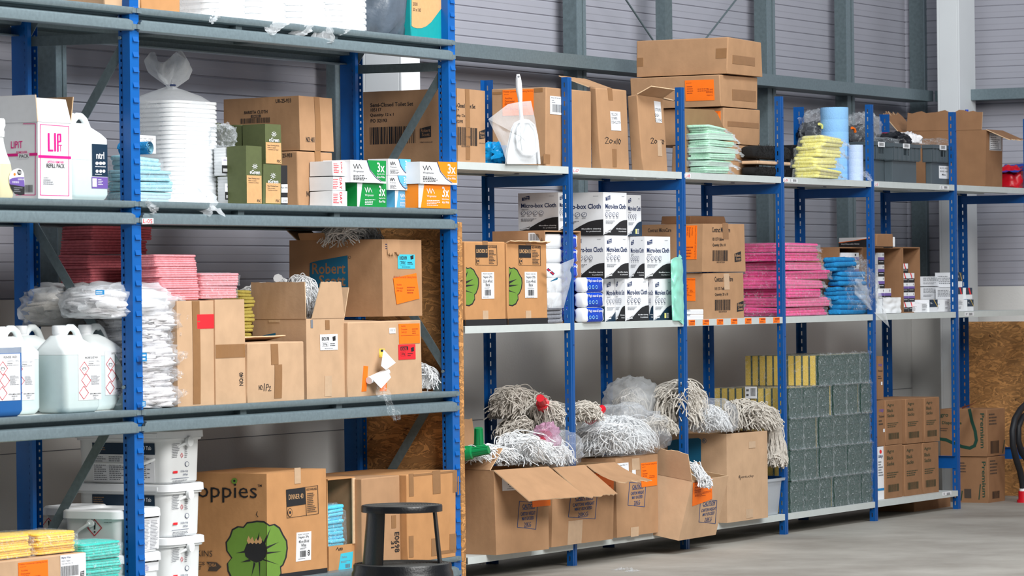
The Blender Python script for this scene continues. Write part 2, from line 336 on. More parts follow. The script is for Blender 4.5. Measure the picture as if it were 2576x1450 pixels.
def ship(x0, y0, x1, y1, rot=0):   # printed lines of the orange delivery label
    w_, h_ = x1-x0, y1-y0
    if rot:
        return [('t', 'Pristine Commercial Cleaning Service', x1-w_*.22, y0+h_*.02, x1-w_*.06, y1-h_*.02, orink, -90),
                ('t', 'Auckley', x0+w_*.5, y0+h_*.05, x0+w_*.66, y0+h_*.3, orink, -90), ('t', 'Doncaster', x0+w_*.3, y0+h_*.05, x0+w_*.46, y0+h_*.36, orink, -90),
                ('t', 'DN9 3QZ', x0+w_*.1, y0+h_*.05, x0+w_*.26, y0+h_*.3, orink, -90), ('l', x0+w_*.1, y0+h_*.6, x0+w_*.7, y0+h_*.95, 4, orink)]
    return [('t', 'Pristine Commercial Cleaning Service', x0+w_*.03, y0+h_*.03, x1-w_*.03, y0+h_*.12, orink), ('l', x0+w_*.05, y0+h_*.15, x0+w_*.3, y0+h_*.19, 1, orink),
            ('t', 'Auckley', x0+w_*.08, y0+h_*.28, x0+w_*.32, y0+h_*.37, orink), ('t', 'Doncaster', x0+w_*.08, y0+h_*.4, x0+w_*.4, y0+h_*.48, orink),
            ('t', 'DN9 3QZ', x0+w_*.08, y0+h_*.51, x0+w_*.36, y0+h_*.59, orink), ('r', x0+w_*.08, y0+h_*.64, x1-w_*.05, y0+h_*.645, orink),
            ('l', x0+w_*.5, y0+h_*.5, x1-w_*.08, y0+h_*.62, 2, orink), ('l', x0+w_*.08, y0+h_*.68, x1-w_*.3, y0+h_*.78, 2, orink)]

# ------------------------------------------------------------------ cartons
CART = [0]
class Carton:
    def __init__(s, label, pe, Y, yt, z0, pr=None, pl=None, W=None, D=None, m=None, yaw=0, name='cardboard_carton', cat='cardboard box', group=None,
                 prints=None, tapes=('F',), opened=False, bulge=.0015, jit=.003, lean=0, leany=0, bevel=.004, ztop=None, seam=True, liner=None, rise=0):
        CART[0] += 1; rr = random.Random(CART[0]*13); m = m or kraft; s.m = m
        ym = (yt+on_px(pe, Y, z0))/2 if True else yt
        e = on_y(pe, ym, Y); X = e.x; s.z0 = z0; s.z1 = ztop if ztop is not None else on_y(pe, yt, Y).z; a = yaw
        ex = V((cos(a), sin(a), 0)); ey = V((-sin(a), cos(a), 0)); O = V((X, Y, z0))
        def ext(px, n, along):
            d = ray(px, ym); t = (O-CAMX).dot(n)/d.dot(n); return (CAMX+d*t-O).dot(along)
        s.W = W if W is not None else max(ext(pr, ey, ex), .03); s.D = D if D is not None else max(ext(pl, ex, ey), .03); s.H = s.z1-z0
        H = V((0, 0, s.H)) + ex*lean + ey*leany; s.O, s.ex, s.ey = O, ex, ey
        j = lambda: ex*rr.uniform(-jit, jit) + ey*rr.uniform(-jit, jit)
        b = [O, O+ex*s.W, O+ex*s.W+ey*s.D+V((0, 0, rise)), O+ey*s.D+V((0, 0, rise))]; H = H - ey*(rise/max(s.D, .05)*s.H); t = [p+H+j()+V((0, 0, rr.uniform(-jit, 0))) for p in b]; s.b, s.t = b, t
        s.F = Face(b[0], b[1], t[1], t[0], bulge); s.L = Face(b[3], b[0], t[0], t[3], bulge)
        s.R = Face(b[1], b[2], t[2], t[1], bulge); s.B = Face(b[2], b[3], t[3], t[2], bulge); s.T = Face(t[0], t[1], t[2], t[3], bulge)
        c = O+ex*s.W/2+ey*s.D/2; s.root = empty(name, c, label, cat, group)
        mb = MB()
        for f in (s.F, s.L, s.R, s.B) + (() if opened else (s.T,)): mb.grid(lambda u, v, f=f: f.P(u, v), 6, 6, m)
        mb.face([b[3], b[2], b[1], b[0]], m)
        if opened:
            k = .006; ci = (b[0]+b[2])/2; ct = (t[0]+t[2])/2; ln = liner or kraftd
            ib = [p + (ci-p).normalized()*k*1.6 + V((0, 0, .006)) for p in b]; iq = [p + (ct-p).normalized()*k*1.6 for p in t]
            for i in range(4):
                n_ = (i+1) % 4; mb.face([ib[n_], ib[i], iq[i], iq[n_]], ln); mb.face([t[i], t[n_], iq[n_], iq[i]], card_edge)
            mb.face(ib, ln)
        if seam and not opened:
            draw(mb, s.T, [('r', .0, .497, 1, .503, inkb)] if s.D < s.W else [('r', .497, 0, .503, 1, inkb)], .0012, True)
        if prints:
            for fn, its in prints.items(): draw(mb, getattr(s, fn), its)
        s.bmb = mb; s.bev = 0 if opened else bevel; s.body = mb.build('body', s.root, bevel=s.bev, weld=True)
        for q in tapes: s.tape(q)
    def ink(s, mb):      # print belongs to the body's own mesh
        off = len(s.bmb.v); s.bmb.v += mb.v; s.bmb.f += [tuple(i+off for i in f) for f in mb.f]; s.bmb.m += [s.bmb.mi(mb.ms[i]) for i in mb.m]
        me = s.body.data; bpy.data.objects.remove(s.body); bpy.data.meshes.remove(me); s.body = s.bmb.build('body', s.root, bevel=s.bev, weld=True)
    def tape(s, q, w_=.05, drop=.06, mm=None):
        mb = MB(); mm = mm or tape; f = s.F if q == 'F' else s.L; wu = w_/f.w; d = min(drop/f.h, .45)
        draw(mb, f, [('r', .5-wu/2, 1, .5+wu/2, 1-d, mm), ('r', .5-wu/2, d, .5+wu/2, 0, mm)] if q in 'FL' else [], .0012, True)
        mb.build('tape_strip', s.root, smooth=False)
    def vtape(s, q, x0, y0, x1, y1, mm=None): return patch(getattr(s, q), s.root, 'tape_strip', (x0, y0, x1, y1), mm or tape, off=.0013)
    def sticker(s, q, x0, y0, x1, y1, mm, items=(), label=None, name='sticker'): return patch(getattr(s, q), s.root, name, (x0, y0, x1, y1), mm, items, label, .0017)
    def flap(s, side, ang, ln, taper=.0, torn=0, part=(0, 1), mm=None, items=(), bend=0):
        t = s.t; i = {'F': (0, 1), 'R': (1, 2), 'B': (2, 3), 'L': (3, 0)}[side]; a, b = t[i[0]], t[i[1]]
        a, b = a.lerp(b, part[0]), a.lerp(b, part[1]); out = {'F': -s.ey, 'R': s.ex, 'B': s.ey, 'L': -s.ex}[side]
        d = out*cos(ang) + V((0, 0, 1))*sin(ang); w_ = b-a; n_ = w_.normalized().cross(d).normalized()
        rr = random.Random(CART[0]*5+int(ln*1000)); mb = MB(); N = 16
        tip = [rr.uniform(-torn, torn) for _ in range(N+1)]
        def P(u, v, o_):
            L_ = ln + tip[int(u*N)]; uu = taper*v + u*(1-2*taper*v); q = a + w_*uu + d*(L_*v) + n_*(bend*4*v*(1-v)) + V((0, 0, -abs(bend)*v*v)); return q + n_*o_
        mm = mm or s.m
        mb.grid(lambda u, v: P(u, v, .002), N, 4, mm); mb.grid(lambda u, v: P(1-u, v, -.002), N, 4, mm)
        for i_ in range(N): mb.face([P(i_/N, 1, .002), P(i_/N, 1, -.002), P((i_+1)/N, 1, -.002), P((i_+1)/N, 1, .002)], card_edge)
        for e_ in (0, 1):
            for k in range(4): mb.face([P(e_, k/4, .002), P(e_, k/4, -.002), P(e_, (k+1)/4, -.002), P(e_, (k+1)/4, .002)], card_edge)
        f = Face(P(0, 0, 0), P(1, 0, 0), P(1, 1, 0), P(0, 1, 0)); o = mb.build('flap', s.root, smooth=True)
        return o
def on_px(px, Y, z):   # image row of height z on plane Y near column px
    p = on_y(px, 725, Y); p.z = z; d = p-CAMX; return 725 - FPX*d.dot(UP)/d.dot(FW)

# ------------------------------------------------------------------ the building
XL_, XR_ = -6.0, 5.72; YW = .95; ZL = 1.118
mb = MB(); mb.box(-20, 8, -12, 1.1, -.1, 0, concrete); struct(mb, 'floor', smooth=False)
def ribbed(a, b, z0, z1, horiz, out, name):     # ribbed sheet from a to b (plan points); out = outward normal in plan
    mb = MB(); p = .0665; z = z0; A, B_ = V((a[0], a[1], 0)), V((b[0], b[1], 0)); o = V((out[0], out[1], 0))
    prof = []
    while z < z1:
        prof += [(z, 0), (z+.0015, -.005), (z+.0045, -.005), (z+.006, .0), (z+p*.5, .0), (z+p*.5+.004, .0012), (z+p-.003, .0012)]; z += p
    for (za, oa), (zb, ob) in zip(prof, prof[1:]):
        mb.face([A+o*oa+V((0, 0, za)), B_+o*oa+V((0, 0, za)), B_+o*ob+V((0, 0, zb)), A+o*ob+V((0, 0, zb))], clad)
    k = V((0, 0, 0))-o*.05
    mb.face([A+k+V((0, 0, z0)), A+k+V((0, 0, z)), B_+k+V((0, 0, z)), B_+k+V((0, 0, z0))], clad)
    mb.face([A+V((0, 0, z0)), A+k+V((0, 0, z0)), B_+k+V((0, 0, z0)), B_+V((0, 0, z0))], clad)
    struct(mb, name, smooth=False)
ribbed((XL_, YW), (XR_+.3, YW), ZL, 5.2, 1, (0, -1), 'wall_back')
ribbed((XR_, YW), (XR_, -6), ZL, 5.2, 1, (-1, 0), 'wall_end')
mb = MB(); mb.box(XL_, XR_+.3, YW-.03, YW+.12, 0, ZL, block)
for zj in (.56,): mb.box(XL_, XR_, YW-.0315, YW-.0301, zj, zj+.003, grey)
struct(mb, 'wall_back_lower', smooth=False)
mb = MB(); mb.box(XR_-.03, XR_+.12, -6, YW-.031, 0, ZL, block); struct(mb, 'wall_end_lower', smooth=False)
tn = [0]
def trim(mb, **k): tn[0] += 1; return struct(mb, 'trim_%d' % tn[0], **k)
YG = .72
gz1 = on_y(1146, 106, YG).z; gz0 = on_y(1146, 140.6, YG).z
mb = MB(); mb.box(XL_, XR_-.16, YG, YG+.006, gz0, gz1, galv); mb.box(XL_, XR_-.16, YG+.006, YG+.16, gz0, gz0+.004, galvd)
mb.box(XL_, XR_-.16, YG+.006, YG+.16, gz1-.004, gz1, galvd); mb.box(XL_, XR_-.16, YG+.006, YG+.012, gz0+.004, gz0+.02, galvd)
trim(mb, smooth=False)
mb = MB(); XG = XR_-.16; mb.box(XG, XG+.006, -6, YG-.01, gz0, gz1, galv); mb.box(XG+.006, XR_-.006, -6, YG-.01, gz0, gz0+.004, galvd); mb.box(XG+.006, XR_-.006, -6, YG-.01, gz1-.004, gz1, galvd)
trim(mb, smooth=False)
def post(x0, x1, x2, py=50, Yf=YG+.165):       # wall post: web seen x0..x1, front flange x1..x2
    e = on_y(x1, py, Yf); xe = on_y(x2, py, Yf).x; yd = min(on_x(x0, py, e.x).y, YW-.004); mb = MB()
    mb.box(e.x, e.x+.004, Yf+.004, yd, 0 if False else ZL, 5.1, galvd); mb.box(e.x, xe, Yf, Yf+.004, ZL, 5.1, galv)
    mb.box(xe-.004, xe, Yf+.004, Yf+.02, ZL, 5.1, galvd)
    mb.box(e.x+(xe-e.x)*.55, e.x+(xe-e.x)*.62, Yf-.003, Yf, ZL, 5.1, galvd); trim(mb, smooth=False)
for q in ((77, 140, 166), (819, 842, 860), (1416, 1452, 1474), (1897, 1930, 1950), (2099, 2130, 2148), (2287, 2325, 2340)): post(*q, Yf=YG+.1 if q[0] > 1400 else YG+.12)
p0, p1 = on_y(1673, 40, YG+.03), on_y(1691, 40, YG+.03)
mb = MB(); mb.box(p0.x, p1.x, YG+.03, YG+.08, gz1+.002, 5.1, galvd); trim(mb, smooth=False)
for (xa, ya, xb, yb) in ((1575, 0, 1640, 97), (1851, 0, 1781, 90)):
    a, b = on_y(xa, ya, YG+.06), on_y(xb, yb, YG+.06); d = (a-b); a = b+d*4.5; b = b - d*((b.z-gz1-.01)/d.z)
    mb = MB(); mb.tube([a, b], .0045, galvd, 8); trim(mb)
def column(px0, px1, px2, py, Yf):             # white portal column, web side seen px0..px1, flange px1..px2
    e = on_y(px1, py, Yf); xe = on_y(px2, py, Yf).x; yd = min(on_x(px0, py, e.x).y, YW-.035); mb = MB(); t = .012
    mb.box(e.x, xe, Yf, Yf+t, 0, 5.1, colw); mb.box(e.x, xe, yd-t, yd, 0, 5.1, colw); mx = (e.x+xe)/2
    mb.box(e.x, e.x+.006, Yf+t, yd-t, 0, 5.1, colw); mb.box(mx-.004, mx+.004, Yf+t, yd-t, 0, 5.1, colw)
    trim(mb, smooth=False, bevel=.002)
column(912, 1010, 1057, 190, .52); column(2357, 2413, 2453, 120, .5)

# ------------------------------------------------------------------ far shelving run
US = [-1.035, 0, 1.040, 2.057, 3.082, 4.123, 5.15]; HU = 2.0; SD = .39
def slotted(mb, x, y0, y1, z0, z1, ys, m, sw=.006, sh=.02, pitch=.038, th=.0015, circ=True):
    # web in plane x from y0 to y1 with real slots cut at ys
    a, b = ys-sw/2, ys+sw/2
    def strip(ya, yb, za, zb): mb.box(x, x+th, ya, yb, za, zb, m)
    strip(y0, a, z0, z1); strip(b, y1, z0, z1); z = z1-.022; top = z1
    while z > z0+.03:
        strip(a, b, z, top); top = z-sh; z -= pitch
    strip(a, b, z0, top)
run = empty('shelving_run', (2.2, SD/2, 0), 'long run of bright blue slotted boltless shelving with pale grey shelves against the back wall', 'shelving')
for i, x in enumerate(US):
    if i == 0: continue
    z1 = HU
    mb = MB(); xs = x-.035
    slotted(mb, xs, .001, .027, 0, z1, .014, bluef); mb.box(xs, x, -.0015, .001, 0, z1, bluef); mb.box(xs+.014, xs+.0165, -.003, -.0015, 0, z1, bluef)
    for k in range(4):
        z = 1.9-.5*k
        mb.box(xs+.022, xs+.025, -.0022, -.0014, z, z+.006, blued); mb.box(xs+.029, xs+.032, -.0022, -.0014, z, z+.006, blued)
    mb.build('upright', run, smooth=False)
    mb = MB(); slotted(mb, xs, SD-.042, SD, 0, z1, SD-.032+.016, bluef); mb.box(xs-.001, xs+.0, SD-.001, SD, 0, z1, bluef); mb.box(xs-.03, xs, SD-.0015, SD, 0, z1, bluef)
    mb.build('upright', run, smooth=False)
    for za, zb in ((1.556, 1.6), (.205, .268)):
        mb = MB(); mb.box(xs-.0025, xs-.0005, .008, SD-.008, za, zb, bluef); mb.box(xs-.014, xs-.0025, .008, SD-.008, zb-.002, zb, bluef)
        mb.build('side_beam', run, smooth=False)
SHELF = {}
for i in range(6):
    for n_, (za, zb) in {'t': (1.604, 1.633), 'm': (.9646, .9934), 'b': (.066, .094)}.items():
        if n_ == 'b' and i == 5: continue
        x0 = US[i]+.001 if i else (-.95 if n_ == 't' else -.905); x1 = US[i+1]-.036
        mb = MB(); mb.box(x0, x1, -.001, SD-.002, zb-.0015, zb, lipw)
        mb.box(x0, x1, -.002, -.001, za, zb, lipw); mb.box(x0, x1, SD-.002, SD-.001, za, zb, lipw)
        mb.box(x0, x1, -.001, .012, za, za+.0015, lipw); mb.box(x0, x1, SD-.014, SD-.002, za, za+.0015, lipw)
        for q in (.12, .25): mb.box(x0, x1, q, q+.03, za+.004, zb-.0015, lipw)
        SHELF[(n_, i)] = mb.build('shelf', run, smooth=False)
def lipface(i, n_): x0, x1 = US[i]+.001, US[i+1]-.036; za, zb = {'t': (1.604, 1.633), 'm': (.9646, .9934), 'b': (.066, .094)}[n_]; return Face((x0, -.0022, za), (x1, -.0022, za), (x1, -.0022, zb), (x0, -.0022, zb))
for i, px, s_ in ((1, 1440, 'L-07'), (2, 1722, 'L-08'), (3, 1970, 'L-09'), (4, 2199, 'L-10')):
    y = 0; F_ = lipface(i, 't'); a = F_.uv(px, 0)[0]; p = F_.P(a, .5); y = 725-FPX*(p-CAMX).dot(UP)/(p-CAMX).dot(FW); w_ = 19-2*i
    patch(F_, SHELF[('t', i)], 'shelf_label', (px, y-6+i*.4, px+w_, y+6-i*.4), white, [('t', s_, px+2, y-3.5, px+w_-2, y+4, red)], 'small white shelf label with red hand lettering '+s_, off=.0012)
for k in range(7):
    px = 1740+k*35.5; F_ = lipface(2, 'm'); a = F_.uv(px, 0)[0]; p = F_.P(a, .5); y = 725-FPX*(p-CAMX).dot(UP)/(p-CAMX).dot(FW)
    patch(F_, SHELF[('m', 2)], 'shelf_sticker', (px-8, y-7, px+8, y+7), orange, [('r', px-4, y-5, px+7, y-1, orink), ('l', px-6, y+1, px+6, y+5, 2, ink)], 'square orange sticker on the shelf lip', off=.0012)
for px, i, n_ in ((1995, 3, 't'), (2375, 4, 't'), (2438, 5, 'm'), (2382, 4, 'b')):
    F_ = lipface(i, n_); a = F_.uv(px, 0)[0]; p = F_.P(a, .5); y = 725-FPX*(p-CAMX).dot(UP)/(p-CAMX).dot(FW)
    patch(F_, SHELF[(n_, i)], 'shelf_label', (px-11, y-4.5, px+11, y+4.5), white, [('b', px-1, y-3, px+8, y+3, ink), ('l', px-9, y-3, px-3, y+3, 2, ink)], 'small white barcode shelf label', off=.0012)

# ------------------------------------------------------------------ near pallet racking
UX = [-5.32, -3.163, -1.008]; UW = .054; YB0, YB1 = .409, .491; LV = {1: 2.102, 2: 1.4485, 3: .7438, 4: .106}
rk = empty('longspan_racking', (-2.1, .25, 0), 'tall heavy duty racking with blue lugged uprights and grooved galvanised beams in the foreground', 'racking')
def holes(mb, x, y0, y1, z0, z1, m): slotted(mb, x, y0, y1, z0, z1, (y0+y1)/2, m, .007, .009, .025)
for x in UX:
    mb = MB(); z1 = 2.75
    mb.box(x, x+UW, 0, .0025, 0, z1, blue); mb.box(x, x+.0025, .0025, .03, 0, z1, blue); mb.box(x+UW-.0025, x+UW, .0025, .03, 0, z1, blue)
    holes(mb, x+.003, .03, .046, 0, z1, blue); holes(mb, x+UW-.005, .03, .046, 0, z1, blue); mb.box(x+.003, x+.02, .046, .048, 0, z1, blue)
    z = .03
    while z < z1-.03:
        a, b = x+.016, x+.048
        mb.hexa([(a, -.006, z), (b, -.006, z), (b, .001, z), (a, .001, z), (a, -.0005, z+.017), (b, -.0005, z+.017), (b, .001, z+.017), (a, .001, z+.017)], blue); z += .0515
    up_ = mb.build('upright', rk, smooth=False)
    mb = MB(); mb.box(x, x+UW, YB1-.0025, YB1, 0, z1, blue); mb.box(x, x+.0025, .44, YB1-.0025, 0, z1, blue); mb.box(x+UW-.0025, x+UW, .44, YB1-.0025, 0, z1, blue)
    holes(mb, x-.006, .418, .44, 0, z1, blue); holes(mb, x+UW-.005, .418, .44, 0, z1, blue); mb.box(x-.02, x+.002, .409, .411, 0, z1, blue); mb.box(x-.02, x-.018, .411, .42, 0, z1, blue)
    ub_ = mb.build('upright', rk, smooth=False)
    xm = x+UW/2
    def brace(y0, z0, y1, z1): m_ = MB(); m_.bar((xm-.016, y0, z0), (xm-.016, y1, z1), (.003, 0, 0), V((0, z1-z0, y0-y1)).normalized()*.034, galvd); m_.bar((xm-.003, y0, z0), (xm-.003, y1, z1), (.024, 0, 0), V((0, z1-z0, y0-y1)).normalized()*.003, galvd); m_.build('brace', rk, smooth=False)
    brace(.03, 2.0, .44, 2.004); brace(.035, 1.975, .43, 1.405); brace(.43, 1.4, .04, .84); brace(.04, .79, .43, .22); brace(.43, 2.03, .04, 2.6); brace(.03, .15, .44, .15)
    for y, z in ((.04, 2.0), (.43, 2.004), (.04, .82), (.43, 1.4)):
        mb = MB(); mb.tube([(x-.0045, y, z), (x+.001, y, z)], .006, galv, 8); mb.build('bolt', up_ if y < .2 else ub_)
def beam(x0, x1, zt, yf, s, c0=.014, c1=.014):   # grooved beam: rounded top lip, recess, deep rounded lower face, end tabs
    mb = MB(); P = [(.062, 0), (0, 0), (-.001, -.004), (-.001, -.014), (.003, -.021), (.012, -.0235), (.052, -.0245), (.054, -.031), (.052, -.0385), (.010, -.0395), (.001, -.043), (-.001, -.048), (-.001, -.076), (.002, -.0785), (.045, -.0785), (.045, -.074), (.006, -.074), (.006, -.05), (.014, -.043), (.057, -.042), (.057, -.021), (.006, -.017), (.006, -.004), (.062, -.004)]
    def ring(x, sh): return [V((x + (sh if (-.045 < z < -.0235) else (sh*.35 if -.05 < z < -.014 else 0)), yf + s*(y), zt+z)) for y, z in P]
    x0_, x1_ = x0+c0, x1-c1
    mb.rings([ring(x0_, .02), ring(x0_+.03, 0), ring(x1_-.03, 0), ring(x1_, -.02)], galv)
    for z in (-.002, -.0565):
        for a, b in ((x0, x0_+.012), (x1_-.012, x1)):
            y_ = sorted((yf-s*.0015, yf+s*.0035)); mb.box(a, b, y_[0], y_[1], zt+z-.0165, zt+z, galv)
    return mb.build('beam', rk, angle=30)
BM = {}
for k, zt in LV.items():
    for b in (0, 1):
        xa, xb = UX[b]+UW/2+.0016, UX[b+1]+UW/2-.0016+(.011 if b == 1 else 0)
        o = beam(xa, xb, zt, -.0105, 1); BM[(k, b)] = o; beam(xa, xb, zt, .5025, -1)
        mb = MB(); mb.box(UX[b]+UW+.004, UX[b+1]-.003, .012, .478, zt-.014, zt-.001, board); mb.build('deck_board', rk, smooth=False)
        for q in (.3, .6): xx = UX[b]+(UX[b+1]-UX[b])*q+.03; mb = MB(); mb.box(xx, xx+.04, .014, .476, zt-.04, zt-.0145, galvd); mb.build('shelf_support', rk, smooth=False)
F_ = Face((UX[1]+.03, -.0118, LV[2]-.0785), (UX[2], -.0118, LV[2]-.0785), (UX[2], -.0118, LV[2]-.045), (UX[1]+.03, -.0118, LV[2]-.045))
patch(F_, BM[(2, 1)], 'shelf_label', (357, 550, 385.5, 549, 386, 562.5, 358, 564.5), white, [('t', 'L-05', 359, 551, 383, 562, redlab)], 'white shelf label with red hand lettering L-05', off=.001)

# OSB sheets
mb = MB(); x0 = -.945; mb.box(x0, x0+.032, .0, .455, 0, 1.398, osb)
tag(mb.build('osb_panel', loc=(x0+.016, .23, 0), smooth=False, bevel=.004), 'tall oriented strand board sheet standing on edge between the near racking and the long shelving', 'board')
mb = MB(); mb.box(5.30, 5.318, -1.3, .47, 0, .93, osb)
tag(mb.build('osb_panel', loc=(5.309, -.4, 0), smooth=False), 'wide low sheet of strand board standing across the end of the shelving at far right', 'board')

# ------------------------------------------------------------------ builders for soft goods, bottles and tubs
def rr_ring(c, ex, ey, hw, hd, r, n, z, fn=None):
    q = []
    for qx, qy, a0 in ((1, 1, 0), (-1, 1, pi/2), (-1, -1, pi), (1, -1, 1.5*pi)):
        for i in range(n):
            a = a0+pi/2*(i+.5)/n; q.append(c + ex*(qx*(hw-r)+r*cos(a)) + ey*(qy*(hd-r)+r*sin(a)) + V((0, 0, z)))
    return q
def nz(p, s, seed=0): return noise.noise(V((p.x*s+seed*3.7, p.y*s-seed*1.3, p.z*s+seed)))
def cloth(label, X, Y, z, w_, d, h, m, layers=6, yaw=0, seed=0, wav=.006, group=None, wrap=None, cat='cloth pack', name='cloth_pack', sag=0, tail=0, spread=.01, band=None, r=.03, slump=0):
    """A pack of folded cloths: X, Y front-left corner, yaw about it; every fold is its own rounded layer."""
    ex = V((cos(yaw), sin(yaw), 0)); ey = V((-sin(yaw), cos(yaw), 0)); O = V((X, Y, z)); c = O+ex*w_/2+ey*d/2
    mb = MB(); rr = random.Random(seed*17+3); t = h/layers; N = 12
    def wp(p):
        q = p-O; u = q.dot(ex)/w_; v = q.dot(ey)/d; k = q.z/h
        return p + V((0, 0, 1))*(-sag*(abs(u-.5)*2)**3*k + k*wav*1.2*nz(p, 9, seed) - slump*max(0, u-.6)*k) + ex*(wav*.8*nz(p, 14, seed+5)) + ey*(wav*nz(p, 16, seed+9))
    for k in range(layers):
        ox, oy = rr.uniform(-spread, spread)/2, rr.uniform(-spread, spread)/2; hw, hd = w_/2-rr.uniform(0, spread), d/2-rr.uniform(0, spread); cc = c+ex*ox+ey*oy; z0 = k*t; rs = []
        for zz, ins in ((.02, .35), (.12, .12), (.4, 0), (.75, .02), (.95, .2), (1.0, .5)):
            rs.append(rr_ring(cc, ex, ey, hw-ins*t*.8, hd-ins*t*.8, min(r, hw*.5, hd*.5), N, z0+zz*t))
        rs = [[wp(p + (p-cc).normalized()*(wav*.5*nz(p, 45, seed+k))) for p in ring] for ring in rs]; mb.rings(rs, m)
    root = empty(name, c, label, cat, group); mb.build('folded_cloth', root, angle=60)
    if band:
        b = MB(); bx = O+ex*w_*band[1]; b.hexa([bx-ey*.004, bx+ex*.03-ey*.004, bx+ex*.03+ey*(d), bx+ey*d, bx-ey*.004+V((0, 0, h)), bx+ex*.03-ey*.004+V((0, 0, h+.002)), bx+ex*.03+ey*d+V((0, 0, h+.002)), bx+ey*d+V((0, 0, h))], band[0]); b.warp(wp); b.build('paper_band', root)
    if wrap:
        b = MB(); g = .004; rs = []
        for zz in (-.0, .15, .5, .85, 1.0, 1.03): ins = (g if zz < 1 else -.02) ; rs.append([wp(p+(p-c).normalized()*(.008*nz(p, 26, seed+2))) for p in rr_ring(c, ex, ey, w_/2+ins, d/2+ins, r, N, zz*h+(.002 if zz > .9 else 0))])
        b.rings(rs, wrap)
        if tail:
            T0 = O+ex*w_*.97
            b.grid(lambda u, v: wp(T0 + ex*(tail*u) + ey*(.02*nz(V((u, v, 0)), 6, seed) + d*.5*(1-u)*.6*(v) ) + V((0, 0, h*(.15+.7*v*(1-u*.5)) - abs(tail)*u*u*.35 + .012*nz(V((u, v, 1)), 7, seed)))), 10, 8, wrap)
        b.build('film_wrap', root, angle=70)
    return root
def blob(mb, c, rx, ry, rz, m, seed=0, amp=.12, fr=9, nu=28, nv=18, flat=-.55, pw=.75):
    c = V(c)
    def f(u, v):
        a = 2*pi*u; b = pi*(v-.5); sg = lambda x, e: math.copysign(abs(x)**e, x)
        p = V((rx*sg(cos(a), pw)*sg(cos(b), pw), ry*sg(sin(a), pw)*sg(cos(b), pw), rz*sg(sin(b), pw)))
        k = 1+amp*noise.noise(V((cos(a)*cos(b)*fr*.3+seed, sin(a)*cos(b)*fr*.3, sin(b)*fr*.3-seed)))+amp*.5*noise.noise(V((cos(a)*cos(b)*fr+seed, sin(a)*cos(b)*fr, sin(b)*fr)))
        q = p*k; q.z = max(q.z, flat*rz); return c+q
    mb.grid(f, nu, nv, m)
def strands(mb, paths, r, m, n=4, wig=.006, seed=0, seg=9):
    rr = random.Random(seed)
    for a, b, c_, d_ in paths:      # cubic bezier
        a, b, c_, d_ = V(a), V(b), V(c_), V(d_); s = rr.uniform(0, 50); P = []
        for i in range(seg+1):
            t = i/seg; p = a*(1-t)**3+b*(3*t*(1-t)**2)+c_*(3*t*t*(1-t))+d_*t**3
            P.append(p+V((nz(p, 20, s), nz(p, 20, s+7), nz(p, 20, s+13)))*wig)
        mb.tube(P, r, m, n, cap=False)
def mop(label, base, rx, ry, rz, m, n=90, seed=0, root_at=None, socket=None, sdir=(0, 0, 1), r=.0032, group=None, ang=(0, 2*pi), hang=0, cat='mop head', film_=None, name='cotton_mop', ends=None, core=True, yaw=0):
    """A heap of mop strands lying over a low dome at base, fanning out from root_at."""
    base = V(base); rr = random.Random(seed+1); top = V(root_at) if root_at else base+V((0, 0, rz)); P = []
    ex = V((cos(yaw), sin(yaw), 0)); ey = V((-sin(yaw), cos(yaw), 0))
    n = int(n*2.6)
    for k in range(n):
        a = rr.uniform(*ang); q = rr.uniform(.5, 1); e = base+ex*(rx*q*cos(a))+ey*(ry*q*sin(a))+V((0, 0, rr.uniform(.0, .3)*rz - hang*rr.uniform(.3, 1)*max(0, q-.5)*2))
        if ends: e = V(ends)+ex*(rx*.35*rr.uniform(-1, 1))+ey*(ry*.5*rr.uniform(-1, 1))+V((0, 0, rr.uniform(-.3, .3)*rz))
        lift = rr.uniform(.5, 1.2); s0 = top+V((rr.uniform(-1, 1)*.02, rr.uniform(-1, 1)*.02, rr.uniform(-1, .4)*.015))
        if k % 7 < 2:      # loose strands looping across the heap
            a2 = a+rr.uniform(.4, 1.6); h0 = rz*rr.uniform(.35, 1.0); s0 = base+ex*(rx*.8*cos(a2))+ey*(ry*.8*sin(a2))+V((0, 0, h0*.7)); e = base+ex*(rx*rr.uniform(.6, 1)*cos(a))+ey*(ry*cos(a*1.3)*.9)+V((0, 0, rz*rr.uniform(.1, .8)))
        m1 = s0.lerp(e, .3)+V((0, 0, rz*.45*lift))+ey*rr.uniform(-.4, .4)*ry+ex*rr.uniform(-.25, .25)*rx; m2 = s0.lerp(e, .75)+V((0, 0, rz*.35*lift))+ex*rr.uniform(-.35, .35)*rx+ey*rr.uniform(-.3, .3)*ry
        P.append((s0, m1, m2, e))
    mb = MB(); strands(mb, P, r*.66, m, seed=seed, wig=.016, seg=10)
    if core: blob(mb, base+V((0, 0, rz*.42)), rx*.66, ry*.66, rz*.42, m, seed, .25, 12, flat=-.8)
    rt = empty(name, base, label, cat, group); mb.build('yarn', rt, angle=80)
    if socket:
        mb = MB(); d = V(sdir).normalized(); mb.tube([top-d*.02, top+d*.015, top+d*.02, top+d*.085], [.03, .027, .019, .016], socket, 14)
        for k in range(8):
            a = d.orthogonal().normalized(); b = d.cross(a); q = a*cos(k*pi/4)+b*sin(k*pi/4); mb.bar(top+d*.022+q*.018, top+d*.083+q*.0155, q.cross(d)*.003, q*.004, socket)
        mb.build('socket', rt)
    if film_:
        mb = MB(); blob(mb, base+V((0, 0, rz*.6)), rx*1.1, ry*1.12, rz*.85, film_, seed+4, .16, 14, 40, 26, flat=-.72, pw=.8); mb.build('plastic_bag', rt, angle=80)
    return rt
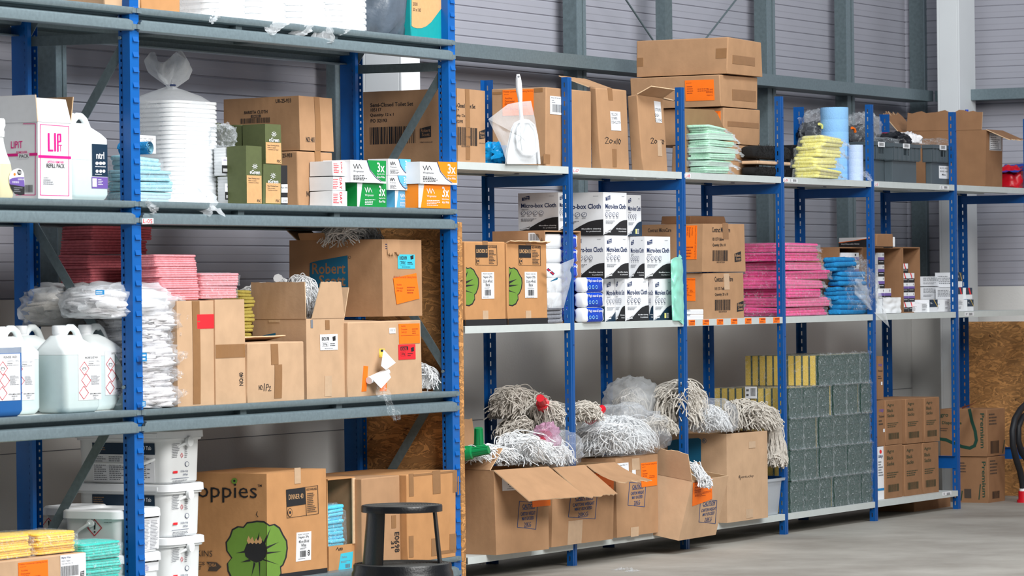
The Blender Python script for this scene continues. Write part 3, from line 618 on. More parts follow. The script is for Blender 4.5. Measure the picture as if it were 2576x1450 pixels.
def cone_bag(mb, p0, p1, w0, w1, m, seed=0, n=8):   # a crumpled sheet of film from p0 to p1
    p0, p1 = V(p0), V(p1); d = p1-p0; s = d.cross(V((-.4, -1, 0))).normalized()
    mb.grid(lambda u, v: p0+d*u+s*((v-.5)*(w0*(1-u)+w1*u)) + V((.3, -1, 0))*(.018*nz(V((u*2, v*3, 0)), 3, seed)), n, n, m)
def jerry(label, px, Y, z0, m, liquid, level=.78, capm=None, items=None, q=None, W=.19, D=.13, H=.29, group='jerrycans on the lower racking shelf', cat='jerrycan', py=960, flip=False):
    """Five-litre can with sloping shoulders, cap at one front corner and a hollow handle."""
    capm = capm or capw; X = on_y(px, py, Y).x; O = V((X+W/2, Y+D/2, z0)); ex = V((-1 if flip else 1, 0, 0)); ey = V((0, 1, 0)); rt = empty('jerrycan', O, label, cat, group)
    k = H/.29; S = [(0, 0, 0, W/2-.012, D/2-.012, .02), (.008*k, 0, 0, W/2-.003, D/2-.003, .026), (.02*k, 0, 0, W/2, D/2, .020)]
    zl = H*.77*level; mb = MB(); hw, hd = W/2, D/2
    mb.loft(S+[(zl, 0, 0, hw, hd, .020)], O, ex, ey, liquid, cap1=True)
    mb.loft([(zl+.0006, 0, 0, hw, hd, .020), (.205*k, 0, 0, hw, hd, .020), (.222*k, -.004, 0, hw-.010, hd-.008, .03), (.245*k, -.016, 0, hw-.036, hd-.026, .03), (.256*k, -.028, 0, hw-.056, hd-.036, .025)], O, ex, ey, m, cap0=False)
    o = mb.build('can_body', rt, angle=50)
    mb = MB(); cx = -.046 if W > .15 else -.03
    mb.lathe([(.021, .25*k), (.021, .262*k), (.0225, .262*k), (.0235, .285*k), (.021, .289*k)], O+ex*cx, capm, 24); mb.build('cap', rt)
    mb = MB(); P = [O+ex*a+V((0, 0, b*k)) for a, b in ((-.025, .25), (-.012, .27), (.006, .281), (.03, .281), (.048, .27), (.06, .25), (.07, .232), (.078, .215))]
    mb.tube(P, [.012, .0125, .012, .0115, .012, .013, .014, .015], m, 10); mb.build('handle', rt)
    if q:
        F = Face(O-V((W/2, D/2, 0)), O+V((W/2, -D/2, 0)), O+V((W/2, -D/2, H)), O+V((-W/2, -D/2, H)))
        patch(F, rt, 'paper_label', q, white, items or (), off=.0015)
    return rt
def hazard(x0, y0, x1, y1, title, un=None, lefts=True):    # printed label with three red diamonds
    w_, h_ = x1-x0, y1-y0; I = [('t', title, x0+w_*.3, y0+h_*.04, x1-w_*.15, y0+h_*.09, ink), ('l', x1-w_*.22, y0+h_*.12, x1-w_*.04, y0+h_*.16, 2, grey)]
    if un: I.append(('t', un, x0+w_*.58, y0+h_*.24, x1-w_*.04, y0+h_*.3, ink))
    else: I += [('l', x0+w_*.45, y0+h_*.13, x1-w_*.25, y0+h_*.16, 2, grey), ('t', 'Directions', x0+w_*.45, y0+h_*.18, x0+w_*.66, y0+h_*.21, ink), ('l', x0+w_*.42, y0+h_*.22, x1-w_*.05, y0+h_*.25, 1, grey)]
    for i, (cx, cy) in enumerate(((.26, .3), (.34, .56), (.24, .83))):
        c = (x0+w_*cx, y0+h_*cy); a, b = w_*.2, h_*.145
        I.append(('n', [(c[0], c[1]-b), (c[0]+a, c[1]), (c[0], c[1]+b), (c[0]-a, c[1]), (c[0], c[1]-b)], 1.3, red))
        if i == 0: I += [('n', [(c[0]-a*.35, c[1]+b*.2), (c[0]-a*.3, c[1]-b*.1), (c[0]+a*.35, c[1]-b*.1), (c[0]+a*.35, c[1]+b*.2)], 1.2, ink), ('l', c[0]-a*.3, c[1]+b*.25, c[0]+a*.4, c[1]+b*.35, 1, ink)]
    I += [('l', x0+w_*.55, y0+h_*.45, x1-w_*.04, y0+h_*.66, 9, grey), ('t', 'PRISTINE COMMERCIAL CLEANING', x0+w_*.5, y0+h_*.84, x1-w_*.02, y0+h_*.87, ink), ('t', 'SERVICES LTD', x0+w_*.62, y0+h_*.885, x1-w_*.14, y0+h_*.91, ink), ('l', x0+w_*.66, y0+h_*.92, x1-w_*.2, y0+h_*.97, 2, grey)]
    return I
def rsb(x0, y0, x1, y1, m, txt, sl=.12):   # the slanted two-line wordmark block
    w_, h_ = x1-x0, y1-y0; s = h_*sl
    return [('p', [(x0, y0+s*1.6), (x1, y0-s*.4), (x1, y1-s*.9), (x0, y1)], m), ('t', 'Robert', x0+w_*.1, y0+h_*.2, x1-w_*.08, y0+h_*.5, txt), ('t', 'Scott', x0+w_*.18, y0+h_*.55, x1-w_*.12, y0+h_*.84, txt)]
def tub(label, px, Y, z0, W, D, H, m=pail, lid=True, group=None, items=None, q=None, py=1200, bail=1, face_items=None, left=None, ltag=None):
    """Rectangular bucket with a rim, fitted lid and swinging handle."""
    X = on_y(px, py, Y).x; O = V((X+W/2, Y+D/2, z0)); ex = V((1, 0, 0)); ey = V((0, 1, 0)); rt = empty('lidded_bucket', O, label, 'bucket', group)
    hw, hd = W/2, D/2; mb = MB(); t = .018
    mb.loft([(0, 0, 0, hw-t-.006, hd-t-.006, .03), (.006, 0, 0, hw-t, hd-t, .035), (H*.8, 0, 0, hw-.006, hd-.006, .04), (H*.8, 0, 0, hw+.002, hd+.002, .042), (H*.84, 0, 0, hw+.003, hd+.003, .042), (H*.84, 0, 0, hw-.004, hd-.004, .04), (H*.9, 0, 0, hw-.003, hd-.003, .04)], O, ex, ey, m, n=7)
    mb.build('bucket_body', rt, angle=30)
    if lid:
        mb = MB(); mb.loft([(H*.865, 0, 0, hw+.004, hd+.004, .044), (H*.865, 0, 0, hw+.007, hd+.007, .046), (H*.97, 0, 0, hw+.006, hd+.006, .046), (H*.985, 0, 0, hw+.001, hd+.001, .044), (H*.985, 0, 0, hw-.006, hd-.006, .04), (H*.965, 0, 0, hw-.01, hd-.01, .038)], O, ex, ey, lidw, n=7)
        for k in (-1, 1): mb.box(O.x+k*.03-.028, O.x+k*.03+.028, O.y-hd-.010, O.y-hd-.006, O.z+H*.875, O.z+H*.93, lidw)
        mb.build('lid', rt, angle=30)
    if bail:
        mb = MB(); y = O.y-hd*.0; a = O+V((-hw-.010, 0, H*.78)); b = O+V((hw+.010, 0, H*.78)); 
        P = [a + (b-a)*(.5-.5*cos(pi*i/14)) + V((0, -hd-.012, -H*.42))*sin(pi*i/14)*1.0 for i in range(15)]
        if bail == 2: P = [O+V((-hw*.0+hw+.012, -hd+.02+q_, r_)) for q_, r_ in ((0, 0), (0, 0))]
        P = [V((p.x, min(p.y, O.y-hd-.012) if 0 < i < 14 else p.y, p.z)) for i, p in enumerate(P)]
        mb.tube(P, .0055, m, 8)
        for e in (a, b): mb.tube([e-V((.004, 0, 0)), e+V((.004, 0, 0))], .016, m, 14)
        mb.build('bail_handle', rt)
    F = Face(O+V((-hw+t*.7, -hd+t*.7, 0)), O+V((hw-t*.7, -hd+t*.7, 0)), O+V((hw-.004, -hd+.001, H*.84)), O+V((-hw+.004, -hd+.001, H*.84)))
    L = Face(O+V((-hw+t*.7, hd-t*.7, 0)), O+V((-hw+t*.7, -hd+t*.7, 0)), O+V((-hw+.001, -hd+.004, H*.84)), O+V((-hw+.001, hd-.004, H*.84)))
    if face_items: patch(F, rt, 'printed_label', face_items[0], face_items[1], face_items[2], off=.003)
    if left: patch(L, rt, 'printed_label', left[0], left[1], left[2], off=.003)
    return rt
def containers(label, cx, cy, z0, rx, ry, n, pitch, group=None, bag=None, bagtop=0, tw=0, cat='food containers', name='container_stack', tails=(), knot=True, labelq=None):
    """A nested stack of lidded plastic tubs, optionally in a tied bag."""
    O = V((cx, cy, z0)); ex = V((1, 0, 0)); ey = V((0, 1, 0)); rt = empty(name, O, label, cat, group); mb = MB()
    for k in range(n):
        z = k*pitch; mb.loft([(z, 0, 0, rx*.975, ry*.975, rx*.35), (z+pitch*.4, 0, 0, rx*.978, ry*.978, rx*.35), (z+pitch*.4, 0, 0, rx, ry, rx*.36), (z+pitch*.98, 0, 0, rx, ry, rx*.36)], O, ex, ey, lidw, n=5)
    mb.build('nested_tubs', rt, angle=30); h = n*pitch
    if bag:
        mb = MB(); S = []; sd = int(cx*100) & 63
        if bagtop: secs = [(.0, 1.16), (.03, 1.10), (h*.3, 1.07), (h*.6, 1.045), (h*.9, 1.04), (h*1.0, .99), (h+bagtop*.14, .74), (h+bagtop*.26, .38), (h+bagtop*.34, .12), (h+bagtop*.40, .07), (h+bagtop*.46, .16), (h+bagtop*.64, .42), (h+bagtop*.84, .50), (h+bagtop*1.0, .40)]
        else: secs = [(.0, 1.12), (.03, 1.08), (h*.5, 1.05), (h*1.0, 1.05)]
        for z, k in secs:
            R_ = []; N = 44
            for j in range(N):
                a = 2*pi*j/N; top = z > h+bagtop*.36; pl = (.16*sin(5*a+z*9)+.22*noise.noise(V((cos(a)*2.2, sin(a)*2.2, z*6+sd)))) if top else .045*noise.noise(V((cos(a)*3, sin(a)*3, z*7+sd)))
                sg = lambda x: math.copysign(abs(x)**.7, x)
                kk = k*(1+pl); R_.append(O+V((rx*kk*sg(cos(a)), ry*kk*sg(sin(a)) if not top else rx*kk*sin(a), z+(.02*sin(3*a+1) if top else 0)+tw)))
            S.append(R_)
        mb.rings(S, bag, cap0=False, cap1=False)
        bg = mb.build('plastic_bag', rt, angle=80)
        for t in tails: mb = MB(); cone_bag(mb, *t); mb.build('film_corner', bg, angle=80)
        if bagtop and knot: mb = MB(); mb.tube([O+V((.018*cos(a), .018*sin(a), h+bagtop*.38+tw)) for a in [i*pi/6 for i in range(13)]], .003, navy, 6); mb.build('tie', bg)
    return rt

# ================================================================== NEAR RACKING, top level (goods cut by the top of the picture)
NZ = {1: 2.1022, 2: 1.4487, 3: .744, 4: .1062}
C1 = Carton('pale cardboard box at the top left corner, above the blue upright of the near racking', 262, .03, -120, NZ[1], pr=352, pl=150, m=kraft2, tapes=())
C2 = Carton('orange-brown cardboard box beside the clear bags of tubs on the top shelf', 354, .04, -110, NZ[1], pr=452, D=.3, m=kraft4, tapes=())
for i, (px, tl) in enumerate(((505, ((540, 28), (530, 57))), (610, None), (712, ((680, 50), (683, 88))), (815, ((800, 60), (838, 105))))):
    p = on_y(px, 60, .17); tails = []
    if tl: a, b = on_y(*tl[0], -.006), on_y(*tl[1], -.016); tails = [(a, b, .06 if i == 0 else .17, .016, milky, i)]
    if i == 3: tails.append((on_y(760, 55, -.006), on_y(775, 84, -.016), .16, .05, milky, 5)); tails.append((on_y(860, 64, -.006), on_y(868, 84, -.012), .12, .05, milky, 6))
    containers(('first bagged stack of white tubs on the top shelf, next to the orange-brown box', 'second bagged stack of white tubs on the top shelf, dangling no film', 'third bagged stack of white tubs on the top shelf, narrow film corner hanging down', 'bagged stack of white tubs beside the dark grey bag, long film tails over the beam')[i], p.x, .17, NZ[1]+.001, .125, .13, 14, .022, group='bagged tubs on the top shelf', bag=milky, tails=tails)
g = MB(); a = on_y(945, 50, .15); blob(g, (a.x-.03, .16, NZ[1]+.13), .125, .13, .19, darkbag, 3, .14, 12, 36, 24, flat=-.7)
tag(g.build('filled_bag', loc=(a.x, .16, NZ[1]), angle=80), 'dark grey film bag standing between the white tubs and the teal box', 'bag')
C3 = Carton('teal and orange-brown printed box at the right end of the top shelf', 1033, .03, -100, NZ[1], pr=1124, pl=996, m=tealb, tapes=(), bulge=0, prints={
    'F': [('p', [(1035, -60), (1035, 65), (1040, 69), (1048, 71), (1060, 71), (1072, 66), (1084, 56), (1096, 40), (1108, 24), (1123, 5), (1123, -60)], peach), ('t', '2000', 1038, 5, 1050, 14, ink), ('t', '20 x 100', 1038, 19, 1058, 28, ink)]})

# ================================================================== second level
z = NZ[2]
# spray bottle
a = on_y(22, 480, .02); rt = empty('spray_bottle', (a.x, .06, z), 'clear spray bottle of pale yellow liquid with white trigger, leftmost on its shelf', 'spray bottle')
ex, ey = V((1, 0, 0)), V((0, 1, 0)); O = V((a.x, .06, z))
mb = MB(); mb.loft([(0, 0, 0, .045, .03, .02), (.01, 0, 0, .05, .034, .026), (.07, 0, 0, .049, .033, .026), (.11, 0, 0, .042, .03, .024)], O, ex, ey, honey)
mb.loft([(.1105, 0, 0, .042, .03, .024), (.15, 0, 0, .026, .022, .02), (.18, 0, 0, .018, .018, .0175), (.2, 0, 0, .016, .016, .0155)], O, ex, ey, hdpe, cap0=False); mb.build('bottle', rt, angle=50)
mb = MB(); mb.lathe([(.02, .198), (.021, .215), (.018, .222)], O, capw, 20); mb.loft([(.22, -.004, 0, .026, .011, .01), (.235, -.012, 0, .042, .013, .011), (.252, -.012, 0, .042, .012, .011), (.258, -.004, 0, .03, .009, .008)], O, ex, ey, capw)
mb.tube([O+V((-.03, 0, .225)), O+V((-.05, 0, .2)), O+V((-.045, 0, .165))], [.007, .006, .005], capw, 8); mb.tube([O+V((-.05, 0, .244)), O+V((-.068, 0, .243))], .008, capw, 10); mb.build('trigger_head', rt)
F = Face(O+V((-.05, -.0345, 0)), O+V((.05, -.0345, 0)), O+V((.05, -.0345, .2)), O+V((-.05, -.0345, .2)))
mb = MB(); draw(mb, F, [('p', [(22, 446), (26, 434), (34, 427), (44, 424), (54, 426), (59, 436), (61, 455), (61, 490), (50, 492), (36, 488), (27, 474), (23, 460)], white), ('p', [(23, 452), (30, 448), (45, 446), (60, 446), (61, 470), (24, 464)], purple), ('p', [(24, 464), (61, 470), (61, 490), (50, 492), (36, 488), (27, 474)], ink), ('c', 48, 434, 6, 7, ink), ('t', 'TV33', 43, 431, 53, 437, white), ('c', 36, 439, 3, 4, orange), ('t', 'Q-REMOVE', 44, 449, 60, 454, white), ('l', 30, 456, 60, 461, 2, white), ('l', 34, 470, 56, 484, 3, grey)], .001); o = mb.build('bottle_label', rt, smooth=False); o['label'] = 'purple and black printed label'
# lipstick remover box
C = Carton('white refill box printed in magenta, flaps standing open, beside the spray bottle', 95, .035, 306, z, pr=180, D=.34, m=white, tapes=(), opened=True, name='printed_box', liner=white, jit=.001, prints={
    'F': [('n', [(101, 313), (174, 318), (173, 493), (101, 491), (101, 313)], 1.6, magenta), ('r', 96, 390, 179, 397, magenta), ('n', [(122, 336), (122, 379), (132, 379)], 5, magenta), ('n', [(138, 336), (138, 380)], 5, magenta), ('n', [(145, 381), (145, 338), (152, 338), (152, 356), (145, 357)], 4, magenta), ('t', 'iT', 145, 364, 156, 381, magenta), ('t', 'LIPSTICK REMOVER', 118, 404, 160, 410, magenta), ('t', 'REFILL PACK', 116, 411, 162, 422, ink), ('t', 'CONTENTS:', 108, 446, 121, 449, ink), ('l', 108, 450, 136, 465, 3, grey)],
    'L': [('n', [(58, 312), (89, 312), (89, 491), (40, 491)], 1.6, magenta), ('r', -60, 390, 94, 397, magenta), ('r', 46, 387, 74, 400, white), ('t', 'LIPiT', 28, 356, 57, 374, magenta), ('t', 'REMOVER', 42, 381, 69, 387, magenta), ('t', 'PACK', 49, 389, 73, 398, ink), ('b', 62, 466, 83, 485, ink)]})
C.flap('L', radians(84), .088, mm=white); C.flap('F', radians(100), .08, taper=.06, mm=white); C.flap('R', radians(80), .09, mm=kraftd)
jerry('jerrycan with a dark navy and purple label beside the white refill box', 181, .05, z, hdpe, paleg, .6, q=(230, 362, 270, 474), W=.215, D=.12, H=.293, group='jerrycans on the racking', py=400, items=[
    ('r', 230, 362, 270, 444, dnavy), ('r', 230, 445, 270, 474, purple), ('t', 'ntrl', 241, 382, 261, 400, white), ('c', 243, 411, 4, 4, white), ('c', 252, 411, 4, 4, white), ('c', 260, 411, 4, 4, white), ('c', 243, 431, 3.5, 4, white), ('c', 252, 431, 3.5, 4, white), ('c', 260, 431, 3.5, 4, white), ('l', 238, 417, 265, 421, 1, white), ('l', 238, 437, 265, 440, 1, white), ('r', 231, 449, 242, 470, white), ('l', 245, 450, 258, 466, 4, white)])
# pale blue cloth packs behind and right of the upright
x0 = on_y(330, 450, .055).x
for i, (zz, w_, h, dx) in enumerate(((0, .27, .036, .0), (.037, .265, .034, .005), (.072, .26, .036, .0), (.109, .19, .045, .0))):
    cloth(('bottom pale blue cloth pack behind the centre upright', 'second pale blue cloth pack up behind the centre upright', 'third pale blue cloth pack behind the upright, one below the top', 'topmost pale blue cloth pack behind the centre upright')[i], x0+dx+(.02 if i == 3 else 0), .055, z+zz, w_, .12, h, sky, 3, seed=20+i, wav=.008, group='pale blue cloth packs on the middle shelf', wrap=milky if i == 0 else clear, tail=0)
rt = empty('rolled_cloth', (on_y(370, 420, .1).x, .1, z+.16), 'small rolled blue cloth on top of the pale blue packs, beside the tub tower', 'cloth')
mb = MB(); c = V((on_y(372, 415, .07).x, .08, z+.158)); N = 60
mb.grid(lambda u, v: c+V((0, 0, .026))+V((cos(u*5*pi)*(.006+.02*u), v*.12-.02, sin(u*5*pi)*(.006+.02*u))), N, 3, azure); mb.grid(lambda u, v: c+V((0, 0, .026))+V((cos(u*5*pi)*(.0045+.02*u), v*.12-.021, sin(u*5*pi)*(.0045+.02*u))), N, 3, sky); mb.build('spiral_cloth', rt)
# tall tower of tubs in a tied bag
p = on_y(440, 460, .30)
containers('tall tower of white tubs in a clear bag tied and fanned out on top', p.x, .315, z+.001, .155, .12, 23, .0160, bag=milky, bagtop=.16, name='container_stack', tails=((on_y(512, 470, .10), on_y(548, 534, -.03), .10, .07, milky, 2), (on_y(480, 500, .05), on_y(540, 528, -.03), .06, .06, milky, 7), (on_y(365, 505, -.01), on_y(393, 533, -.025), .02, .03, milky, 3)))
F = Face((p.x-.3, .19, z), (p.x+.3, .19, z), (p.x+.3, .19, z+.3), (p.x-.3, .19, z+.3)); mb = MB(); draw(mb, F, [('r', 352, 340, 392, 385, white), ('t', 'Ice Cream Container', 353, 346, 386, 350, inkb), ('t', '- 1.2Ltr (Pack 40)', 353, 352, 382, 356, inkb), ('b', 371, 361, 384, 368, ink), ('l', 353, 376, 382, 381, 2, grey)], 0)
tag(mb.build('paper_slip', loc=(p.x-.2, .19, z+.2), smooth=False), 'paper label lying inside the clear bag against the tub tower, beside the upright', 'label')
# two smaller bagged stacks
for i, (px, zz, n, lb) in enumerate(((575, 0, 9, 'lower small stack of white lids with black and white labels beside the bagged tower'), (567, .104, 9, 'upper small stack of white lids in a crinkled bag behind the bagged tower'))):
    p = on_y(px, 450, .16); rt = containers(lb, p.x, .16, z+zz+.001, .036, .030, n, .0112, group='small lid stacks', bag=None, name='lid_stack', cat='container lids')
    F = Face((p.x-.067, .1285, z+zz), (p.x+.067, .1285, z+zz), (p.x+.067, .1285, z+zz+.1), (p.x-.067, .1285, z+zz+.1)); y = 395-0 if i else 462
    mb = MB(); draw(mb, F, [('r', px-9, y, px+9, y+20, white), ('r', px-9, y+21, px+7, y+41, ink), ('b', px-6, y+29, px+5, y+37, white), ('t', '300D-R', px-5, y+6, px+6, y+10, purple)], 0); mb.build('lid_label', rt, smooth=False)
mb = MB(); p = on_y(560, 360, .16); blob(mb, (p.x, .16, z+.245), 0.045, .045, .042, clear, 8, .35, 16, 30, 20, flat=-.85); tag(mb.build('crumpled_bag', loc=(p.x, .16, z+.206), angle=80), 'crumpled top of clear film resting on the small lid stacks', 'plastic bag')
# green boxes
def egreen(q, x0, y0, x1, y1, px0, py0, px1, py1):
    w_ = x1-x0; cx = (x0+x1)/2+1; s = w_/40
    return [('r', px0, py0, px1, py1, peach)] + [('n', [(cx+cos(a*pi/4)*2*s, y0+sin(a*pi/4)*2*s), (cx+cos(a*pi/4)*7*s, y0+sin(a*pi/4)*7*s)], 1.2, white) for a in range(8)] + [('t', 'eGreen', cx-13*s, y0+8*s, cx+13*s, y0+19*s, white), ('t', 'Paper Drinking Straws', px0+4, py0+6*s, px1-6, py0+10*s, inkb), ('t', 'Pailles en papier', px0+4, py0+12*s, px1-14, py0+15*s, inkb), ('t', 'Trinkhalme aus Papier', px0+4, py0+17*s, px1-8, py0+20*s, inkb), ('t', 'FSC', px1-12, py1-9, px1-2, py1-2, inkb)]
G = 'olive green straw boxes'
Carton('tallest front olive green straw box standing at the left of its group', 619, .05, 366, z, pr=659, D=.078, m=olive, tapes=(), name='straw_box', group=G, seam=False, prints={'F': egreen(0, 619, 419, 659, 0, 620, 441, 658, 511)})
k2 = Carton('small olive green straw box below the raised one, touching the black and white box', 661, .09, 412, z, pr=706, D=.075, m=olive, tapes=(), name='straw_box', group=G, seam=False, prints={'F': egreen(0, 665, 442, 705, 0, 668, 460, 705, 511)})
Carton('raised olive green straw box at top right of its group', 667, .09, 311, k2.z1+.001, pr=709, D=.095, m=olive, tapes=(), name='straw_box', group=G, seam=False, prints={'F': egreen(0, 668, 338, 708, 0, 668, 358, 708, 411)})
k3 = Carton('olive green straw box hidden low behind the tallest one', 610, .19, 368, z, pr=640, D=.1, m=olive, tapes=(), name='straw_box', group=G, seam=False)
Carton('plain olive green straw box at the back of the group, unprinted side showing', 609, .19, 313, k3.z1+.001, pr=625, D=.1, m=olive, tapes=(), name='straw_box', group=G, seam=False)
Carton('dark olive green straw box furthest back, its open end towards the bagged tubs', 548, .32, 308, z, pr=560, D=.08, m=olive, tapes=(), name='straw_box', group=G, seam=False)
Carton('narrow black and white straw box between the green boxes and the lower brown carton', 707, .10, 415, z, pr=723, D=.08, m=ink, tapes=(), name='straw_box', cat='box', prints={'F': [('r', 707, 464, 723, 485, white), ('r', 707, 497, 723, 511, white), ('t', 'Paper Straws', 707, 470, 722, 476, ink), ('t', '250', 711, 503, 720, 508, ink)]})
# barista cloth cartons
b1 = Carton('lower brown carton under the barista cloth carton, numbered by stamp', 750, .16, 379, z, pr=836, D=.33, m=kraft, tapes=(), bulge=.002, prints={'F': [('t', 'NO: 378', 770, 481, 792, 495, ink)], 'L': [('t', '25-933', 711, 387, 735, 397, ink)]})
b1.vtape('F', 790, 380, 807, 511)
b2 = Carton('upper brown carton stamped barista cloth, stacked on a similar one', 754, .16, 239, b1.z1+.002, pr=839, D=.335, m=kraft, tapes=(), bulge=.002, jit=.006, prints={'L': [('t', 'UR-25-933', 696, 251, 735, 261, ink), ('t', 'BARISTA CLOTH', 616, 280, 675, 288, ink), ('r', 633, 290, 658, 297, inkb), ('t', '104152', 637, 291, 654, 296, kraft), ('b', 607, 299, 684, 312, inkb)], 'F': [('t', 'NO: 401', 769, 344, 790, 358, ink)]})
b2.vtape('F', 790, 243, 807, 378)
# DAY boxes, three in a pile
zz = z
for i, (y0, lb) in enumerate(((480, 'lowest'), (443, 'middle'), (404, 'topmost'))):
    k = Carton(lb+' of the three white boxes with red DAY lettering beside the brown carton', 836+i*.5, .055, y0, zz, pr=(873, 869, 878)[i], D=.10, m=white, tapes=(), name='printed_box', cat='box', group='white DAY boxes', seam=False, prints={
        'F': [('t', 'DAY', 854+(.5*i), y0+4, 860, y0+33, red, -90), ('l', 838, y0+6, 852, y0+32, 6, redlab)]}); zz = k.z1+.001
# film boxes
def wrap3(px, pr, yt, zb, Y, m, txt, lb, full=False, D=.05, pl=None, sub='Cling Film (PVC)', white_body=True):
    yb = on_px(px, Y, zb); w_ = pr-px; h = yb-yt; body = white if white_body else m; fc = ink if white_body else white; I = []
    sl = h*.03
    if white_body: I.append(('p', [(px+w_*.46, yt+1), (pr-1, yt+1+sl), (pr-1, yb-1), (pr-w_*.12, yb-2), (px+w_*.72, yb-h*.22), (px+w_*.55, yb-h*.55)], m)); I.append(('n', [(px+w_*.45, yt+1), (px+w_*.54, yb-h*.52), (px+w_*.7, yb-h*.2), (px+w_*.86, yb-1)], 1.2, navy))
    else: I.append(('p', [(px, yt), (px+w_*.18, yt), (px+w_*.07, yb), (px, yb)], white))
    X0 = px+w_*(.07 if white_body else .26)
    I.append(('n', [(X0, yt+h*.2), (X0+w_*.05, yt+h*.4), (X0+w_*.09, yt+h*.18), (X0+w_*.13, yt+h*.4), (X0+w_*.17, yt+h*.2), (X0+w_*.24, yt+h*.4)], 1.2, fc))
    I += [('t', 'Wrapmaster', X0, yt+h*.46, X0+w_*.3, yt+h*.58, fc if white_body else white), ('l', X0, yt+h*.66, X0+w_*.42, yt+h*.92, 4, fc), ('t', '3x', pr-w_*.27, yt+h*.12, pr-w_*.05, yt+h*.56, white), ('t', sub, pr-w_*.27, yt+h*.61, pr-w_*.05, yt+h*.68, white), ('t', '45cm Wide', pr-w_*.27, yt+h*.72, pr-w_*.05, yt+h*.82, white)]
    E_ = None
    return Carton(lb, px, Y, yt, zb, pr=pr, D=D, m=body, tapes=(), name='film_box', cat='film box', group='cling film and parchment boxes', seam=False, jit=.001, bulge=.0005, bevel=.002, prints={'F': I})
gA = wrap3(898, 972, 460, z, .045, wgreen, '3x', 'lower green cling film box marked 3x', D=.1, white_body=False)
gB = wrap3(882, 971, 402, gA.z1+.001, .03, wgreen, '3x', 'upper white and green cling film box marked 3x', D=.12)
bA = wrap3(993, 1044, 479, z, .045, wblue, '3x', 'lowest of three small sky blue film boxes marked 3x', D=.09, white_body=False, sub='Foil')
bB = wrap3(977, 1028, 441, bA.z1+.001, .035, wblue, '3x', 'middle of three small white and sky blue film boxes', D=.09, sub='Foil')
bC = wrap3(977, 1033, 399, bB.z1+.001, .035, wblue, '3x', 'topmost of three small white and sky blue film boxes', D=.09, sub='Foil')
oA = wrap3(1052, 1133, 463, z+.0005, -.013, worange, '3x', 'lower orange parchment box marked 3x at the right end', D=.08, white_body=False, sub='Baking Parchment')
oB = wrap3(1057, 1150, 406, oA.z1+.001, -.028, worange, '3x', 'upper white and orange parchment box marked 3x, overhanging towards the upright', D=.09, sub='Baking Parchment')
Carton('plain white film box lying behind the upper green and blue boxes', 884, .26, 400, gA.z1+.002, pr=1040, D=.06, m=white, tapes=(), name='film_box', cat='film box', seam=False)

# ================================================================== third level
z = NZ[3]
GJ = 'jerrycans on the lower racking shelf'
jerry('clear five litre can standing furthest back among the jerrycans, mostly hidden', 172, .19, z, hdpe, paleg, .8, group=GJ)
jerry('pale can half hidden between the two glass wash cans, its label edge showing', 70, .22, z, hdpe, paleg, .8, q=(112, 890, 150, 1002), items=hazard(112, 890, 150, 1002, 'RINSE'), group=GJ, W=.195)
jerry('pale green glass wash can just behind the blue one', 17, .09, z, hdpe, paleg, .8, q=(50, 895, 86, 1008), items=hazard(30, 895, 86, 1008, 'MACHINE GLASS WASH')[1:] , group=GJ)
jerry('can of blue rinse liquid at the left edge of the picture', -28, .015, z, hdpe, bluel, 1.0, q=(-10, 892, 51, 1010), items=hazard(-10, 892, 51, 1010, 'RINSE AID'), group=GJ)
jerry('pale can labelled UN 1824 standing against the centre upright', 236, .085, z, hdpe, paleg, .82, q=(263, 883, 316, 995), items=hazard(263, 883, 316, 995, 'CAUSTIC SODA LIQUOR', 'UN 1824'), group=GJ, W=.18)
jerry('frosted glass wash can at the front of the shelf, nearest the camera', 166, .012, z, hdpe, paleg, .86, q=(196, 893, 254, 1008), items=hazard(196, 893, 254, 1008, 'MACHINE GLASS WASH'), group=GJ, W=.2)
# bags of rag cloth
def rags(lb, px, py, Y, rx, ry, rz, m=ragm, f=clear, seed=0, zc=None, tab=None):
    c = on_y(px, py, Y); zc = c.z if zc is None else zc; rt = empty('bagged_cloths', (c.x, Y, zc-rz*.55), lb, 'bag of cloths', 'bags of white cloths')
    mb = MB(); L_ = 5
    for k in range(L_):
        blob(mb, (c.x, Y, zc+rz*(-.5+.22*k)), rx*.9*(1-.06*abs(k-2)), ry*.9, rz*.3, m, seed+k, .22, 14, 24, 10, flat=-.8)
    mb.build('folded_cloths', rt, angle=70); mb = MB(); blob(mb, (c.x, Y, zc), rx, ry, rz, f, seed, .2, 16, 34, 22, flat=-.68)
    e = V((c.x+rx*.8, Y-ry*.6, zc)); cone_bag(mb, e, e+V((.05, -.02, .012)), rz*.9, rz*.25, f, seed); mb.build('plastic_bag', rt, angle=80)
    if tab: F = Face((c.x-rx, Y-ry*1.02, zc-rz), (c.x+rx, Y-ry*1.02, zc-rz), (c.x+rx, Y-ry*1.02, zc+rz), (c.x-rx, Y-ry*1.02, zc+rz)); patch(F, rt, 'printed_tab', tab, azure, [('l', tab[0]+1, tab[1]+2, tab[2]-1, tab[3]-2, 2, white)])
    return rt
rags('lowest bag of white cloths in the pile beside the centre upright', 345, 995, .10, .15, .12, .055, seed=1, zc=z+.04, tab=(357, 1010, 366, 1024))
rags('second bag of white cloths up from the shelf, beside the centre upright', 338, 955, .11, .14, .12, .05, seed=2, zc=z+.105)
rags('third bag of white cloths in the pile beside the upright, with a blue tab', 345, 905, .10, .15, .12, .062, seed=3, zc=z+.17, tab=(357, 888, 369, 910))
rags('fourth bag of white cloths in the pile beside the upright', 336, 855, .12, .13, .12, .05, seed=4, zc=z+.238)
rags('fifth bag of white cloths, below the bulging top one', 345, 812, .12, .155, .12, .052, seed=5, zc=z+.298)
